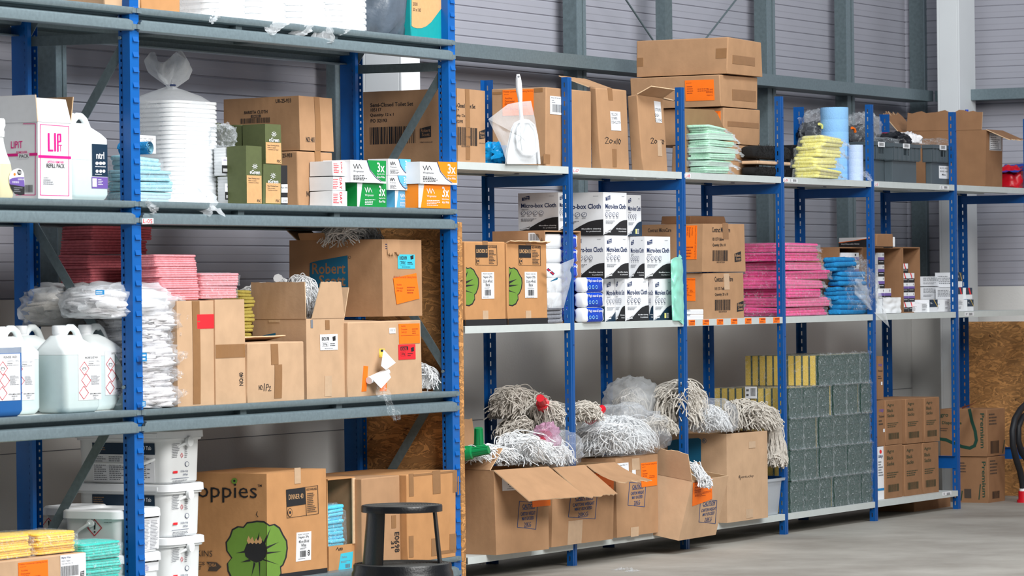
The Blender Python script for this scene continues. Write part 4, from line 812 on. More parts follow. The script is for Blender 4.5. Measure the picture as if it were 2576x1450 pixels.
rags('large bulging bag of white cloths on top of the pile, under the rose packs', 300, 775, .13, .27, .12, .07, seed=6, zc=z+.36, f=milky, tab=(240, 730, 262, 742))
rags('long greyish bag of folded cloths behind the jerrycans', 175, 790, .37, .22, .11, .085, m=yarng, seed=7, zc=z+.345, f=milky)
# a low carton keeps the long bag up (seen only between the cans)
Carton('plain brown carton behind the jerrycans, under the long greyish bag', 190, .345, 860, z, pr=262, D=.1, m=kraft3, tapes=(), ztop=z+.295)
# rose packs
c4 = Carton('tall brown carton stamped UR-24-907 with a red strip of tape', 446, .03, 757, z, pr=539, pl=372, m=kraft2, tapes=(), bulge=.002, prints={'L': [('t', 'UR-24-907', 389, 774, 430, 784, ink), ('n', [(400, 958), (425, 962), (438, 964)], 1.2, inkb)]})
c4.vtape('F', 482, 758, 504, 1018); o = c4.vtape('F', 494, 792, 537, 828, redlab)
c5 = Carton('narrow tall brown carton stamped NO:40, beside the carton with red tape', 541, .025, 753, z, pr=618, D=.36, m=kraft2, tapes=(), bulge=.002, prints={'F': [('t', 'NO:40', 601, 938, 612, 971, ink, 90)]})
c5.vtape('F', 542, 868, 617, 902)
zt = c4.z1
def rose(lb, px0, px1, Y, z0, z1, m, d=.22, seed=0, wrap=None): a = on_y(px0, 700, Y).x; b = on_y(px1, 700, Y).x; return cloth(lb, a, Y, z0, b-a, d, z1-z0-.001, m, 5, seed=seed, wav=.003, spread=.004, r=.012, group='rose coloured cloth packs', wrap=wrap, name='cloth_pack')
zs = [zt+.002, zt+.043, zt+.081, zt+.118, zt+.16]
for i, (a, b) in enumerate(((411, 505), (406, 503), (398, 501), (392, 497))):
    rose(('lowest', 'second lowest', 'third', 'topmost')[i]+' pink cloth pack in the middle pile on the tall carton', a, b, .05, zs[i], zs[i+1], pink, .15, 30+i)
for i in range(2): rose(('lower', 'upper')[i]+' pink cloth pack of the small film wrapped pair at the right', 508, (599, 604)[i], .05, c5.z1+.002+.045*i, c5.z1+.046+.045*i, pink, .16, 40+i, crystal)
zb = z+.45
for i in range(4): rose(('lowest', 'second', 'third', 'topmost')[i]+' shade-toned rose cloth pack in the shaded pile at the back', (232, 226, 230, 236)[i], (372, 376, 374, 388)[i], .30, zb-.02+.05*i, zb+.03+.05*i, rose_shade, .14, 50+i)
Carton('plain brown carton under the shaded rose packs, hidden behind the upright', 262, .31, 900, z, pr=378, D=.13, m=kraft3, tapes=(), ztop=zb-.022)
# olive yellow cloths
for i in range(4):
    a = on_y(600, 800, .24).x; cloth('olive yellow cloth pack %s between the narrow carton and the open one' % ('lowest in the pile', 'second from the bottom', 'second from the top', 'topmost in the pile')[i], a, .22, z+.195+.052*i, .095, .12, .05, mustard, 4, seed=60+i, group='olive yellow cloth packs', wav=.005)
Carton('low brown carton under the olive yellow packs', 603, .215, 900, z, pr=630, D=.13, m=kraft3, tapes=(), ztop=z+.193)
c8 = Carton('squat brown carton numbered 102 by hand in the middle of the shelf', 621, .02, 862, z, pr=766, D=.17, m=kraft2, tapes=(), bulge=.003, jit=.006, prints={'F': [('t', 'NO:', 650, 969, 660, 982, ink), ('n', [(664, 965), (663, 984)], 1.6, ink), ('n', [(668, 984), (669, 968), (673, 967), (674, 973), (669, 976)], 1.4, ink), ('n', [(675, 975), (679, 972), (678, 978), (674, 984), (681, 983)], 1.4, ink)]})
c8.vtape('F', 682, 866, 700, 918); c8.vtape('F', 690, 918, 708, 1003)
c8.flap('B', radians(168), .1, torn=.003)
c7 = Carton('open brown carton with white 250g label holding white mop heads', 771, .03, 802, z, pr=868, pl=636, m=kraft2, tapes=(), opened=True, prints={'L': [('p', [(650, 848), (672, 842), (694, 838), (694, 850), (650, 850)], tealink)], 'F': [('r', 781, 805, 787, 826, grey)]})
c7.sticker('F', 804, 842, 849, 882, white, [('r', 808, 849, 826, 858, ink), ('t', 'EXEL', 810, 850, 824, 857, white), ('p', [(835, 848), (843, 845), (843, 857), (836, 859)], ink), ('o', 809, 862, 824, 873, ink, .05), ('t', '250g', 811, 864, 822, 871, ink), ('l', 829, 863, 845, 872, 2, ink), ('l', 815, 876, 838, 879, 1, grey)], 'white mop weight label')
c7.vtape('F', 816, 946, 834, 998, tapel); c7.vtape('F', 818, 806, 829, 830)
c7.flap('L', radians(88), .135, torn=.002); c7.flap('F', radians(84), .135, taper=.2, part=(.15, 1), torn=.002); c7.flap('R', radians(64), .125, taper=.05); c7.flap('B', radians(75), .08)
c7.sticker('L', 676, 805, 704, 812, tapel)
mx, my = c7.O.x+c7.W/2, c7.O.y+c7.D/2
mop('white mop head spilling up out of the open 250g carton beside its raised flap', (c7.O.x+.16, .15, z+.285), .10, .09, .15, yarnw, 110, 3, r=.0033)
a = on_y(690, 700, .3); mop('large white mop head heaped behind the open carton, white tube socket showing', (a.x, .33, c7.z1+.02), .20, .10, .11, yarnw, 170, 4, root_at=(a.x-.02, .25, c7.z1+.12), socket=capw, sdir=(-.9, -.3, .35), r=.0035)
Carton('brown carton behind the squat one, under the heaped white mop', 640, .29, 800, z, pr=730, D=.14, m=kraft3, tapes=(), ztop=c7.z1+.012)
c9 = Carton('wide crushed brown carton with a torn orange label, under the big carton with blue lettering', 873, .02, 806, z, pr=1062, D=.4, m=kraft2, tapes=(), bulge=.003, jit=.008, name='cardboard_carton')
c9.sticker('F', 1006, 816, 1060, 866, orange, [('t', 'Auckley', 1012, 819, 1024, 825, orink), ('t', 'Doncaster', 1012, 827, 1028, 832, orink), ('t', 'DN9 3QZ', 1012, 835, 1026, 840, orink), ('r', 1010, 845, 1058, 846, orink), ('l', 1040, 826, 1057, 842, 3, orink)], 'bright orange delivery label')
c9.sticker('F', 1003, 868, 1047, 906, redlab, [('r', 1008, 873, 1028, 883, ink), ('t', 'EXEL', 1010, 875, 1026, 882, redlab), ('p', [(1035, 876), (1043, 873), (1043, 884), (1036, 886)], ink), ('o', 1008, 886, 1021, 897, ink, .06), ('t', '250g', 1010, 888, 1019, 895, ink), ('l', 1026, 888, 1040, 898, 2, ink)], 'red mop weight label')
c9.sticker('F', 981, 826, 997, 840, white, [('t', '1113', 984, 829, 994, 835, ink)], 'small white number label')
patch(c9.F, c9.root, 'torn_label', (914, 921, 925, 922, 921, 985, 909, 986), orange, label='torn strip of orange label'); patch(c9.F, c9.root, 'torn_label', (960, 935, 972, 930, 972, 984, 955, 985), orange, label='torn strip of orange label')
patch(c9.F, c9.root, 'sticker', (954, 878, 968, 878, 968, 900, 953, 900), yel, [('r', 957, 880, 966, 886, ink)], label='yellow sticker scrap')
c9.flap('F', radians(-176), .0) if False else None
mb = MB()
for Q, m in (((958, 880), (982, 913), (964, 931), (945, 921)), white), (((930, 955), (965, 940), (977, 950), (945, 978)), white):
    P = [on_y(*q, -.0) for q in Q]; P = [p-V((0, .012+.012*(i % 2), 0)) for i, p in enumerate(P)]; mb.face(P, m); mb.face([p+V((0, .0008, 0)) for p in reversed(P)], m)
P = [on_y(928+46*t, 958-22*t, .002) for t in (0, .25, .5, .75, 1)]; mb.tube(P, .014, white, 10); mb.build('peeling_backing', c9.root, solid=0)
mb = MB(); pts = [(955, 965, .0), (962, 985, -.02), (975, 1008, -.045), (988, 1030, -.05), (998, 1058, -.05)]; PP = [on_y(x, y, yy) for x, y, yy in pts]
def fl(u, v):
    i = min(int(u*4), 3); t = u*4-i; p = PP[i].lerp(PP[i+1], t); wd = .045*(1-u*.55)+.012*sin(u*9); return p+V((1, 0, .2))*((v-.5)*wd*1.6)+V((0, -.012, 0))*sin(v*9+u*14)
mb.grid(fl, 24, 10, crystal); tag(mb.build('film_scrap', loc=tuple(PP[0]), angle=80), 'twisted strip of clear film hanging over the lower beam from the torn orange label', 'plastic film')
c10 = Carton('big brown carton with large blue lettering, a cyan label and an orange label', 962, .03, 600, c9.z1+.010, pr=1061, pl=727, m=kraft, tapes=(), opened=True, bulge=0, jit=.006, prints={
    'L': [('p', [(780, 662), (800, 656), (876, 642), (877, 723), (779, 727)], tealink), ('t', 'Robert', 786, 662, 870, 690, kraft3), ('t', 'Scott', 803, 692, 870, 721, kraft3), ('c', 881, 647, 3.2, 3.6, inkb), ('c', 881, 647, 2.2, 2.6, kraft)],
    'F': [('l', 969, 612, 976, 628, 3, navy)]})
c10.sticker('F', 1000, 640, 1043, 676, cyan, [('r', 1004, 645, 1022, 653, ink), ('t', 'EXEL', 1005, 646, 1021, 652, cyan), ('p', [(1031, 644), (1039, 641), (1039, 651), (1032, 653)], ink), ('o', 1005, 657, 1019, 667, ink, .06), ('t', '250g', 1007, 658, 1017, 665, ink), ('l', 1024, 658, 1040, 666, 2, ink), ('l', 1010, 670, 1034, 673, 1, ink)], 'cyan mop weight label')
patch(c10.F, c10.root, 'sticker', (988, 700, 1046, 687, 1054, 751, 997, 766), orange, [('t', 'Pristine Commercial Cleaning Service', 990, 694, 1046, 702, orink), ('t', 'Auckley', 996, 714, 1009, 720, orink), ('t', 'Doncaster', 996, 722, 1013, 727, orink), ('t', 'DN9 3QZ', 996, 729, 1011, 735, orink), ('l', 1022, 720, 1044, 740, 3, orink)], 'tilted orange delivery label', .0026)
c10.vtape('L', 726, 602, 746, 640) if False else None
c10.flap('B', radians(40), .12, part=(.2, .8)); c10.flap('R', radians(48), .2, part=(.62, .88), torn=.004); c10.flap('F', radians(-84), .055, part=(.12, .42), torn=.008); c10.flap('L', radians(60), .03, part=(.12, .4))
mop('tangled white mop strands poking out of the top of the carton with blue lettering', (c10.O.x+.12, .24, c10.z1-.03), .17, .13, .085, yarnw, 170, 9, r=.0032, core=False)
a = on_y(1084, 980, .1); mop('white mop head pushed in beside the OSB sheet at the end of the shelf', (a.x, .14, z+.003), .06, .09, .09, yarnw, 90, 11, r=.0034)

# ================================================================== bottom level
z = NZ[4]
d2 = Carton('low brown carton with orange and white labels at the bottom left corner', -40, .0, 1402, .1062, pr=217, D=.3, m=kraft2, tapes=(), ztop=on_y(100, 1401, .0).z, prints={})
d2.sticker('F', 45, 1417, 120, 1480, orange, ship(45, 1417, 120, 1480), 'orange delivery label')
d2.sticker('F', 151, 1398, 216, 1470, white, [('t', 'Mighty Wipe', 154, 1402, 177, 1408, navy), ('t', '102221 Yellow', 154, 1411, 176, 1415, grey), ('t', 'Case Qty: 20 x 10', 154, 1418, 182, 1422, grey), ('b', 153, 1426, 198, 1452, ink)]+rsb(201, 1436, 211, 1450, ink, white), 'white case label with barcode')
for i, (a, b) in enumerate(((-40, 94), (94, 203))):
    x0, x1 = on_y(a, 1370, .02).x, on_y(b, 1370, .02).x
    cloth(('yellow cloth pack at the left edge, lying on the low carton', 'yellow cloth pack beside the turquoise packs, lying on the low carton')[i], x0, .02, d2.z1+.002, x1-x0-.004, .2, .068, yel, 9, seed=70+i, wav=.008, group='yellow cloth packs on the low carton', wrap=crystal, tail=.06 if i else 0)
x0, x1 = on_y(219, 1400, -.02).x, on_y(328, 1400, -.02).x; zb = .1065
for i in range(6):
    if i < 3: continue
    cloth(('', '', '', 'turquoise cloth pack lowest in its pile, cut by the bottom edge', 'turquoise cloth pack in the middle of its pile', 'turquoise cloth pack topmost in its pile')[i], x0, .0, zb+.055*(i-2)-.016, x1-x0-.004, .16, .054, teal, 6, seed=80+i, wav=.006, group='turquoise cloth packs', wrap=crystal)
cloth('turquoise cloth pack at the foot of its pile', x0, .0, zb, x1-x0-.004, .16, .038, teal, 5, seed=88, wav=.004, group='turquoise cloth packs')
GB = 'white rectangular buckets'
def tabl(x0, y0, x1, y1): return ((x0, y0, x1, y1), white, [('r', x0, y0, x1, y0+29, dnavy), ('l', x0+3, y0+5, x0+36, y0+25, 4, kraftd), ('c', x1-32, y0+14, 7, 7.5, white), ('c', x1-32, y0+14, 5.6, 6, dnavy), ('t', 'Tab', x1-23, y0+9, x1-9, y0+19, white), ('l', x0+4, y0+33, x0+40, y1-3, 12, grey), ('l', x0+42, y0+33, x0+90, y1-3, 12, grey), ('l', x0+94, y0+33, x1-3, y1-3, 12, grey)])
def wht(x0, y0, x1, y1): return ((x0, y0, x1, y1), pail, [('l', x0+2, y0+8, x0+20, y0+45, 9, grey), ('l', x0+33, y0+4, x1-2, y0+45, 9, grey), ('n', [(x0+25, y0+32), (x0+28, y0+38), (x0+25, y0+44), (x0+22, y0+38), (x0+25, y0+32)], 1, red), ('c', x1-4, y0+60, 5, 6.5, navy), ('c', x1-4, y0+60, 4, 5.4, pail), ('r', x0+3, y0+78, x0+14, y0+84, redlab), ('t', '13.2 lbs / 6 kg', x1-20, y0+76, x1-2, y0+82, navy), ('t', '150 Pack', x1-14, y0+84, x1-2, y0+89, navy), ('r', x0-1, y0+97, x1, y0+98, navy), ('l', x0+2, y0+101, x1-2, y0+115, 4, grey)])
X = on_y(400, 1250, .14).x
def bigtub(lb, z0, H, yo): # wide side faces left-front: built as a long tub with its long side towards -x
    hw, hd = .115, .20; O = V((X+hw, .10+hd, z0)); ex = V((1, 0, 0)); ey = V((0, 1, 0)); rt = empty('lidded_bucket', O, lb, 'bucket', GB); t = .012
    mb = MB(); mb.loft([(0, 0, 0, hw-t-.006, hd-t-.006, .03), (.006, 0, 0, hw-t, hd-t, .035), (H*.8, 0, 0, hw-.006, hd-.006, .04), (H*.8, 0, 0, hw+.002, hd+.002, .042), (H*.84, 0, 0, hw+.003, hd+.003, .042), (H*.84, 0, 0, hw-.004, hd-.004, .04), (H*.9, 0, 0, hw-.003, hd-.003, .04)], O, ex, ey, pail, n=7); mb.build('bucket_body', rt, angle=30)
    mb = MB(); mb.loft([(H*.845, 0, 0, hw+.004, hd+.004, .044), (H*.845, 0, 0, hw+.009, hd+.009, .046), (H*.97, 0, 0, hw+.008, hd+.008, .046), (H*.985, 0, 0, hw+.001, hd+.001, .044), (H*.985, 0, 0, hw-.006, hd-.006, .04), (H*.965, 0, 0, hw-.01, hd-.01, .038)], O, ex, ey, lidw, n=7)
    mb.box(O.x-hw-.012, O.x-hw-.009, O.y-hd*.8, O.y-hd*.45, O.z+H*.87, O.z+H*.94, lidw); mb.build('lid', rt, angle=30)
    mb = MB(); a = O+V((0, -hd-.012, H*.78)); b = O+V((0, hd+.012, H*.78)); P = []
    for i in range(17): f = i/16; P.append(a.lerp(b, f)+V((-hw-.014, 0, -H*.40))*min(1, sin(pi*f)*1.5)*(1 if f > 0 else 0))
    mb.tube([V((p.x, p.y, p.z)) for p in P], .0055, pail, 8); mb.tube([a-V((0, .006, 0)), a+V((0, .006, 0))], .018, pail, 14); mb.build('bail_handle', rt)
    L = Face(O+V((-hw+t*.9, hd-.02, 0)), O+V((-hw+t*.9, -hd+.02, 0)), O+V((-hw+.004, -hd+.02, H*.84)), O+V((-hw+.004, hd-.02, H*.84)))
    F = Face(O+V((-hw+.02, -hd+t*.9, 0)), O+V((hw-.02, -hd+t*.9, 0)), O+V((hw-.02, -hd+.004, H*.84)), O+V((-hw+.02, -hd+.004, H*.84)))
    patch(L, rt, 'printed_label', *tabl(232, yo, 390, yo+98), off=.001); mb = MB(); draw(mb, F, wht(432, yo-6, 474, yo+100)[2]); mb.build('printed_text', rt, smooth=False)
HB = .187
bigtub('big white bucket at the foot of the tall bucket pile, mostly below the picture', .1065, HB*.98, 1376); bigtub('big white lidded bucket second from the bottom of the pile', .1065+HB*.985, HB, 1376) if False else None
bigtub('big white lidded bucket in the middle of the tall pile', .1065+HB*.97, HB, 1244); bigtub('big white lidded bucket topmost in the pile, just under the beam', .1065+HB*1.96, HB, 1114)


def smalltub(lb, px, Y, z0, hw, hd, H, items=None, fitems=None):
    X_ = on_y(px, 1330, Y).x; O = V((X_+hw, Y+hd, z0)); ex = V((1, 0, 0)); ey = V((0, 1, 0)); rt = empty('lidded_bucket', O, lb, 'bucket', GB); t = .01
    mb = MB(); mb.loft([(0, 0, 0, hw-t, hd-t, .03), (H*.84, 0, 0, hw-.004, hd-.004, .04)], O, ex, ey, pail, n=7); mb.build('bucket_body', rt, angle=30)
    mb = MB(); mb.loft([(H*.80, 0, 0, hw+.003, hd+.003, .044), (H*.80, 0, 0, hw+.007, hd+.007, .046), (H*.96, 0, 0, hw+.006, hd+.006, .046), (H, 0, 0, hw, hd, .044), (H, 0, 0, hw-.007, hd-.007, .04), (H*.95, 0, 0, hw-.01, hd-.01, .038)], O, ex, ey, lidw, n=7); mb.build('lid', rt, angle=30)
    mb = MB(); mb.tube([O+V((-hw-.008, 0, H*.7)), O+V((-hw-.014, hd*.3, H*.55)), O+V((-hw-.014, hd*.7, H*.25)), O+V((-hw-.01, hd*.95, H*.1))], .005, pail, 8); mb.tube([O+V((-hw-.006, 0, H*.7)), O+V((-hw+.01, 0, H*.7))], .014, pail, 12); mb.build('bail_handle', rt)
    L = Face(O+V((-hw+t, hd-.03, 0)), O+V((-hw+t, -hd+.03, 0)), O+V((-hw+.003, -hd+.03, H*.84)), O+V((-hw+.003, hd-.03, H*.84)))
    F = Face(O+V((-hw+.03, -hd+t, 0)), O+V((hw-.03, -hd+t, 0)), O+V((hw-.03, -hd+.003, H*.84)), O+V((-hw+.03, -hd+.003, H*.84)))
    if items: mb = MB(); draw(mb, L, items); mb.build('hazard_print', rt, smooth=False)
    if fitems: patch(F, rt, 'printed_label', *fitems, off=.002)
smalltub('small white bucket with a red exclamation mark diamond between the brace and the centre upright', 305, .05, .254, .125, .125, .150, [('n', [(238, 1308), (256, 1329), (238, 1349), (221, 1329), (238, 1308)], 2.2, red), ('p', [(236, 1316), (241, 1316), (240, 1333), (237, 1333)], ink), ('c', 238.5, 1339, 2.4, 2.4, ink), ('t', '11th May 2023', 262, 1306, 281, 1309, ink), ('t', '10th May 2024', 262, 1314, 281, 1317, ink)],
         ((358, 1292, 398, 1385), white, [('r', 358, 1292, 398, 1306, ink), ('t', 'rinse agent', 359, 1296, 372, 1301, white), ('l', 360, 1310, 376, 1383, 20, grey), ('l', 378, 1310, 396, 1383, 20, grey)]))
smalltub('small white bucket under the one with the diamond, cut by the bottom edge', 305, .05, .1065, .125, .125, .146, None, ((358, 1407, 397, 1440), white, [('r', 358, 1407, 397, 1418, ink), ('t', 'Descaler', 378, 1410, 394, 1414, white), ('l', 360, 1422, 374, 1438, 6, purple)]))
smalltub('small white bucket furthest back behind the diagonal brace, red diamond half hidden', 192, .33, .254, .10, .075, .150, [('n', [(122, 1304), (140, 1325), (122, 1345), (106, 1325), (122, 1304)], 2, red), ('p', [(121, 1311), (125, 1311), (124, 1327), (122, 1327)], ink)])
smalltub('small white bucket beneath the rearmost one, hidden by the yellow packs', 192, .33, .1065, .10, .075, .146)


def flower(cx, cy, s, petal=leaf):   # big printed poppy, outline points around its centre
    out = [(0.02, -1.0), (.25, -.98), (.42, -.86), (.58, -.9), (.75, -.78), (.86, -.55), (.98, -.35), (1.0, -.1), (.96, .2), (.86, .45), (.78, .52), (.8, .75), (.68, 1.0), (.5, 1.1), (.3, 1.06), (.1, 1.12), (-.2, 1.1), (-.5, 1.08), (-.78, .95), (-.92, .65), (-.94, .4), (-.8, .22), (-.96, -.02), (-.98, -.3), (-.85, -.5), (-.78, -.72), (-.6, -.82), (-.42, -.8), (-.3, -.95), (-.12, -.97)]
    P = [(cx+a*s, cy+b*s*.98) for a, b in out]; Q = [(cx+a*s*.95, cy+b*s*.925) for a, b in out]; I = [('p', P, ink), ('p', Q, petal)]
    core = [(.02, -.3), (.14, -.42), (.3, -.22), (.34, 0), (.3, .18), (.18, .3), (.0, .36), (-.18, .28), (-.34, .16), (-.38, -.04), (-.3, -.24), (-.14, -.32)]
    for q in ((.28, -.1, .72, -.3), (.3, .05, .8, .0), (.05, -.35, .1, -.62), (.25, -.25, .45, -.75), (-.3, .0, -.66, .06), (.2, .25, .7, .42), (.1, .32, .12, .9), (-.2, .28, -.5, .35), (-.05, .36, -.15, .8)):
        I.append(('p', [(cx+q[0]*s-2.2, cy+q[1]*s-2.5), (cx+q[0]*s+2.2, cy+q[1]*s+3), (cx+q[2]*s, cy+q[3]*s)], ink))
    return I + [('p', [(cx+a*s, cy+b*s) for a, b in core], ink), ('p', [(cx+(-.3+.06*i)*s, cy+(-.34-(.12 if i % 2 else 0)-.04*sin(i))*s) for i in range(9)]+[(cx+(.18-.06*i)*s, cy+(-.28+(.05 if i % 2 else 0))*s) for i in range(8)], peach)]
def clipped(items, xc, left):
    o = []
    for it in items:
        if it[0] == 'p': q = clip(it[1], xc, left); (len(q) > 2) and o.append(('p', q, it[2]))
        elif it[0] == 't': (it[4] <= xc) == left and o.append(it)
    return o
fl_ = flower(645, 1388, 79)
d5 = Carton('large napkin carton with a green poppy printed across its corner', 671, .02, 1192, z, pr=822, D=.34, m=kraft4, tapes=(), bulge=0, jit=.002, prints={
    'L': clipped(fl_, 671, True)+[('t', 'oppies', 497, 1216, 647, 1264, ink), ('c', 590, 1211, 7.5, 7.5, leaf), ('c', 590, 1211, 3, 3, ink), ('t', 'TM', 648, 1220, 659, 1226, ink), ('t', 'PKINS', 486, 1385, 535, 1400, inkb), ('n', [(648, 1288), (645, 1296), (650, 1302)], 1.6, ink), ('t', 'RCS', 488, 1414, 516, 1422, inkb), ('l', 491, 1424, 516, 1435, 3, inkb), ('p', [(520, 1414), (546, 1416), (558, 1427), (546, 1438), (524, 1437), (528, 1426)], inkb), ('t', 'CHSA', 526, 1418, 545, 1426, kraft4)],
    'F': clipped(fl_, 671, False)+[('p', [(720, 1233), (767, 1227), (769, 1269), (722, 1276)], ink), ('t', 'DINNER 40', 726, 1245, 763, 1258, peach), ('n', [(720, 1233), (800, 1222), (801, 1293), (722, 1304), (720, 1233)], 1, ink), ('n', [(768, 1228), (771, 1298)], 1, ink), ('t', 'ALSO AVAILABLE', 771, 1229, 798, 1235, ink), ('l', 773, 1240, 797, 1291, 11, inkb), ('c', 729, 1290, 6, 11, ink), ('c', 729, 1290, 5, 9.6, kraft4), ('c', 729, 1290, 2.6, 4, ink)]})
mb = MB(); draw(mb, d5.F, [('r', 0, .045, 1, 0, ink)], .0009, True); d5.ink(mb)
patch(d5.F, d5.root, 'sticker', (746, 1341, 783, 1337, 782, 1409, 744, 1414), white, [('t', 'PRODUCT CODE: 402WN', 750, 1345, 777, 1348, ink), ('t', 'Napkin 2Ply', 751, 1350, 777, 1358, ink), ('t', '40cm 8Fold', 751, 1360, 777, 1368, ink), ('t', 'White', 757, 1369, 770, 1377, ink), ('l', 755, 1379, 773, 1384, 2, ink), ('b', 754, 1387, 770, 1403, ink), ('t', '8', 773, 1384, 779, 1399, ink), ('l', 750, 1406, 780, 1409, 1, grey)], 'white napkin product label')
d5.vtape('F', 741, 1178, 757, 1218, tapel)

x0, x1 = on_y(826, 1300, .05).x, on_y(893, 1300, .05).x; zt = on_y(860, 1206, .05).z; zw = on_y(860, 1372, .05).z
rt = empty('display_carton', ((x0+x1)/2, .2, z), 'brown carton with a cut away front full of bagged blue cloths, beside the poppy carton', 'cardboard box')
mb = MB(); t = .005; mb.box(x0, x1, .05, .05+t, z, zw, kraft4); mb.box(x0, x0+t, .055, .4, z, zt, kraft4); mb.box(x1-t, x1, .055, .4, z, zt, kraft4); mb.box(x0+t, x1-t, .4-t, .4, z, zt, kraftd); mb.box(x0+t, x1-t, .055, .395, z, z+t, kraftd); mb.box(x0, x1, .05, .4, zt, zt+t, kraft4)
F = Face((x0, .05, z), (x1, .05, z), (x1, .05, zw), (x0, .05, zw)); mb.box(x1-.022, x1, .046, .05, zw, zt, card_edge); o = mb.build('body', rt, smooth=False)
patch(F, rt, 'sticker', (857, 1394, 888, 1388, 884, 1432, 851, 1436), cyan, [('t', 'CE0698-A', 858, 1401, 872, 1406, grey), ('l', 857, 1412, 882, 1418, 2, grey), ('b', 868, 1420, 880, 1430, grey)], 'pale turquoise label')
mb = MB(); draw(mb, F, [('n', [(845, 1385), (849, 1378), (852, 1386)], 1.2, ink), ('t', 'uto', 853, 1378, 862, 1386, ink)], .001); mb.build('handwriting', rt, smooth=False)
cloth('bagged bright blue cloths inside the carton with the cut away front', x0+.010, .065, zw-.02, x1-x0-.034, .2, .165, aqua, 12, seed=91, wav=.006, wrap=crystal)
cloth('navy cloth pack under the bagged blue cloths inside the cut away carton', x0+.010, .065, z+.008, x1-x0-.034, .2, zw-.022-z-.008, navy, 5, seed=92, wav=.004)
d6b = Carton('brown carton hand numbered E0698, left of the step stool top', 911, .015, 1204, z, pr=1008, D=.33, m=kraft, tapes=(), bulge=.002, prints={'F': [('t', 'E0698', 992, 1340, 1005, 1391, ink, -90), ('t', '31', 983, 1362, 992, 1380, ink, -90)]})
d6b.vtape('F', 984, 1298, 996, 1330)
d6c = Carton('large brown carton with brown tape on all its corners, beside the OSB sheet', 1025, -.012, 1194, z, pr=1146, D=.38, m=kraft4, tapes=(), bulge=.002)
for q in ((1028, 1193, 1040, 1250), (1086, 1186, 1106, 1244), (1028, 1350, 1040, 1404), (1084, 1356, 1100, 1400), (1148, 1200, 1152, 1246), (1136, 1188, 1147, 1240), (1040, 1194, 1146, 1199), (1130, 1345, 1147, 1390), (1100, 1388, 1147, 1396)): d6c.vtape('F', *q)
# step stool on the floor
Zs = 12.85; c = CAMX + (FW*FPX + RT*(1004-1288))*(Zs/FPX); O = V((c.x, c.y, 0)); zt = on_z  # base centre
rt = empty('step_stool', O, 'glossy black plastic round step stool standing on the floor in front of the racking', 'step stool')
def height_at(px, py, P): d = ray(px, py); t = ((P-CAMX).x*FW.x+(P-CAMX).y*FW.y)/(d.x*FW.x+d.y*FW.y); return (CAMX+d*t).z
zt = height_at(1004, 1271, O); zs_ = height_at(1004, 1418, O); rt_ = .5*205/FPX*Zs; rs_ = .5*248/FPX*Zs
mb = MB(); mb.lathe([(rt_*.93, zt-.022), (rt_, zt-.022), (rt_*1.0, zt-.004), (rt_*.985, zt)], O, blackp, 64, cap0=True, cap1=False); mb.lathe([(rt_*.93, zt-.001), (rt_*.985, zt)], O, blackp, 64, cap0=False, cap1=False); mb.build('top_rim', rt)
mb = MB(); pr_ = []; n = 14
for k in range(n): r1 = rt_*.95*(1-k/n); pr_ += [(r1, zt+.001), (r1-rt_*.03, zt+.001), (r1-rt_*.034, zt-.0006)]
mb.lathe([(rt_*.96, zt-.001)]+pr_[:-1]+[(.001, zt+.001)], O, rub, 64); mb.build('tread_mat', rt)
def leg(a0, a1, nm):
    mb = MB(); N = 14; M_ = 10; th = .008
    def f(u, v, o): a = a0+(a1-a0)*u; r = rt_*(.86 + .12*(1-v))-o; return O+V((r*cos(a), r*sin(a), zs_ + (zt-.02-zs_)*v))
    mb.grid(lambda u, v: f(u, v, 0), N, M_, blackp); mb.grid(lambda u, v: f(1-u, v, th), N, M_, blackp)
    for s_ in (0, 1): mb.grid(lambda u, v, s_=s_: f(s_, v, th*u if s_ == 0 else th*(1-u)), 1, M_, blackp)
    mb.build(nm, rt, angle=50)
vw = math.atan2(FW.y, FW.x)+pi     # direction from stool towards the camera
leg(vw-1.75, vw-.5, 'leg'); leg(vw+1.25, vw+1.95, 'leg'); 
mb = MB(); mb.lathe([(rs_*1.10, .0), (rs_*1.12, .01), (rs_*1.03, zs_-.03), (rs_, zs_-.02), (rs_, zs_-.004), (rs_*.985, zs_)], O, blackp, 72, cap0=True, cap1=False); mb.lathe([(rs_*.94, zs_-.001), (rs_*.985, zs_)], O, blackp, 72, cap0=False, cap1=False); mb.build('base_drum', rt)
mb = MB(); pr_ = []
for k in range(n): r1 = rs_*.95*(1-k/n); pr_ += [(r1, zs_+.001), (r1-rs_*.03, zs_+.001), (r1-rs_*.034, zs_-.0006)]
mb.lathe([(rs_*.96, zs_-.001)]+pr_[:-1]+[(.001, zs_+.001)], O, rub, 72); mb.build('tread_mat', rt)

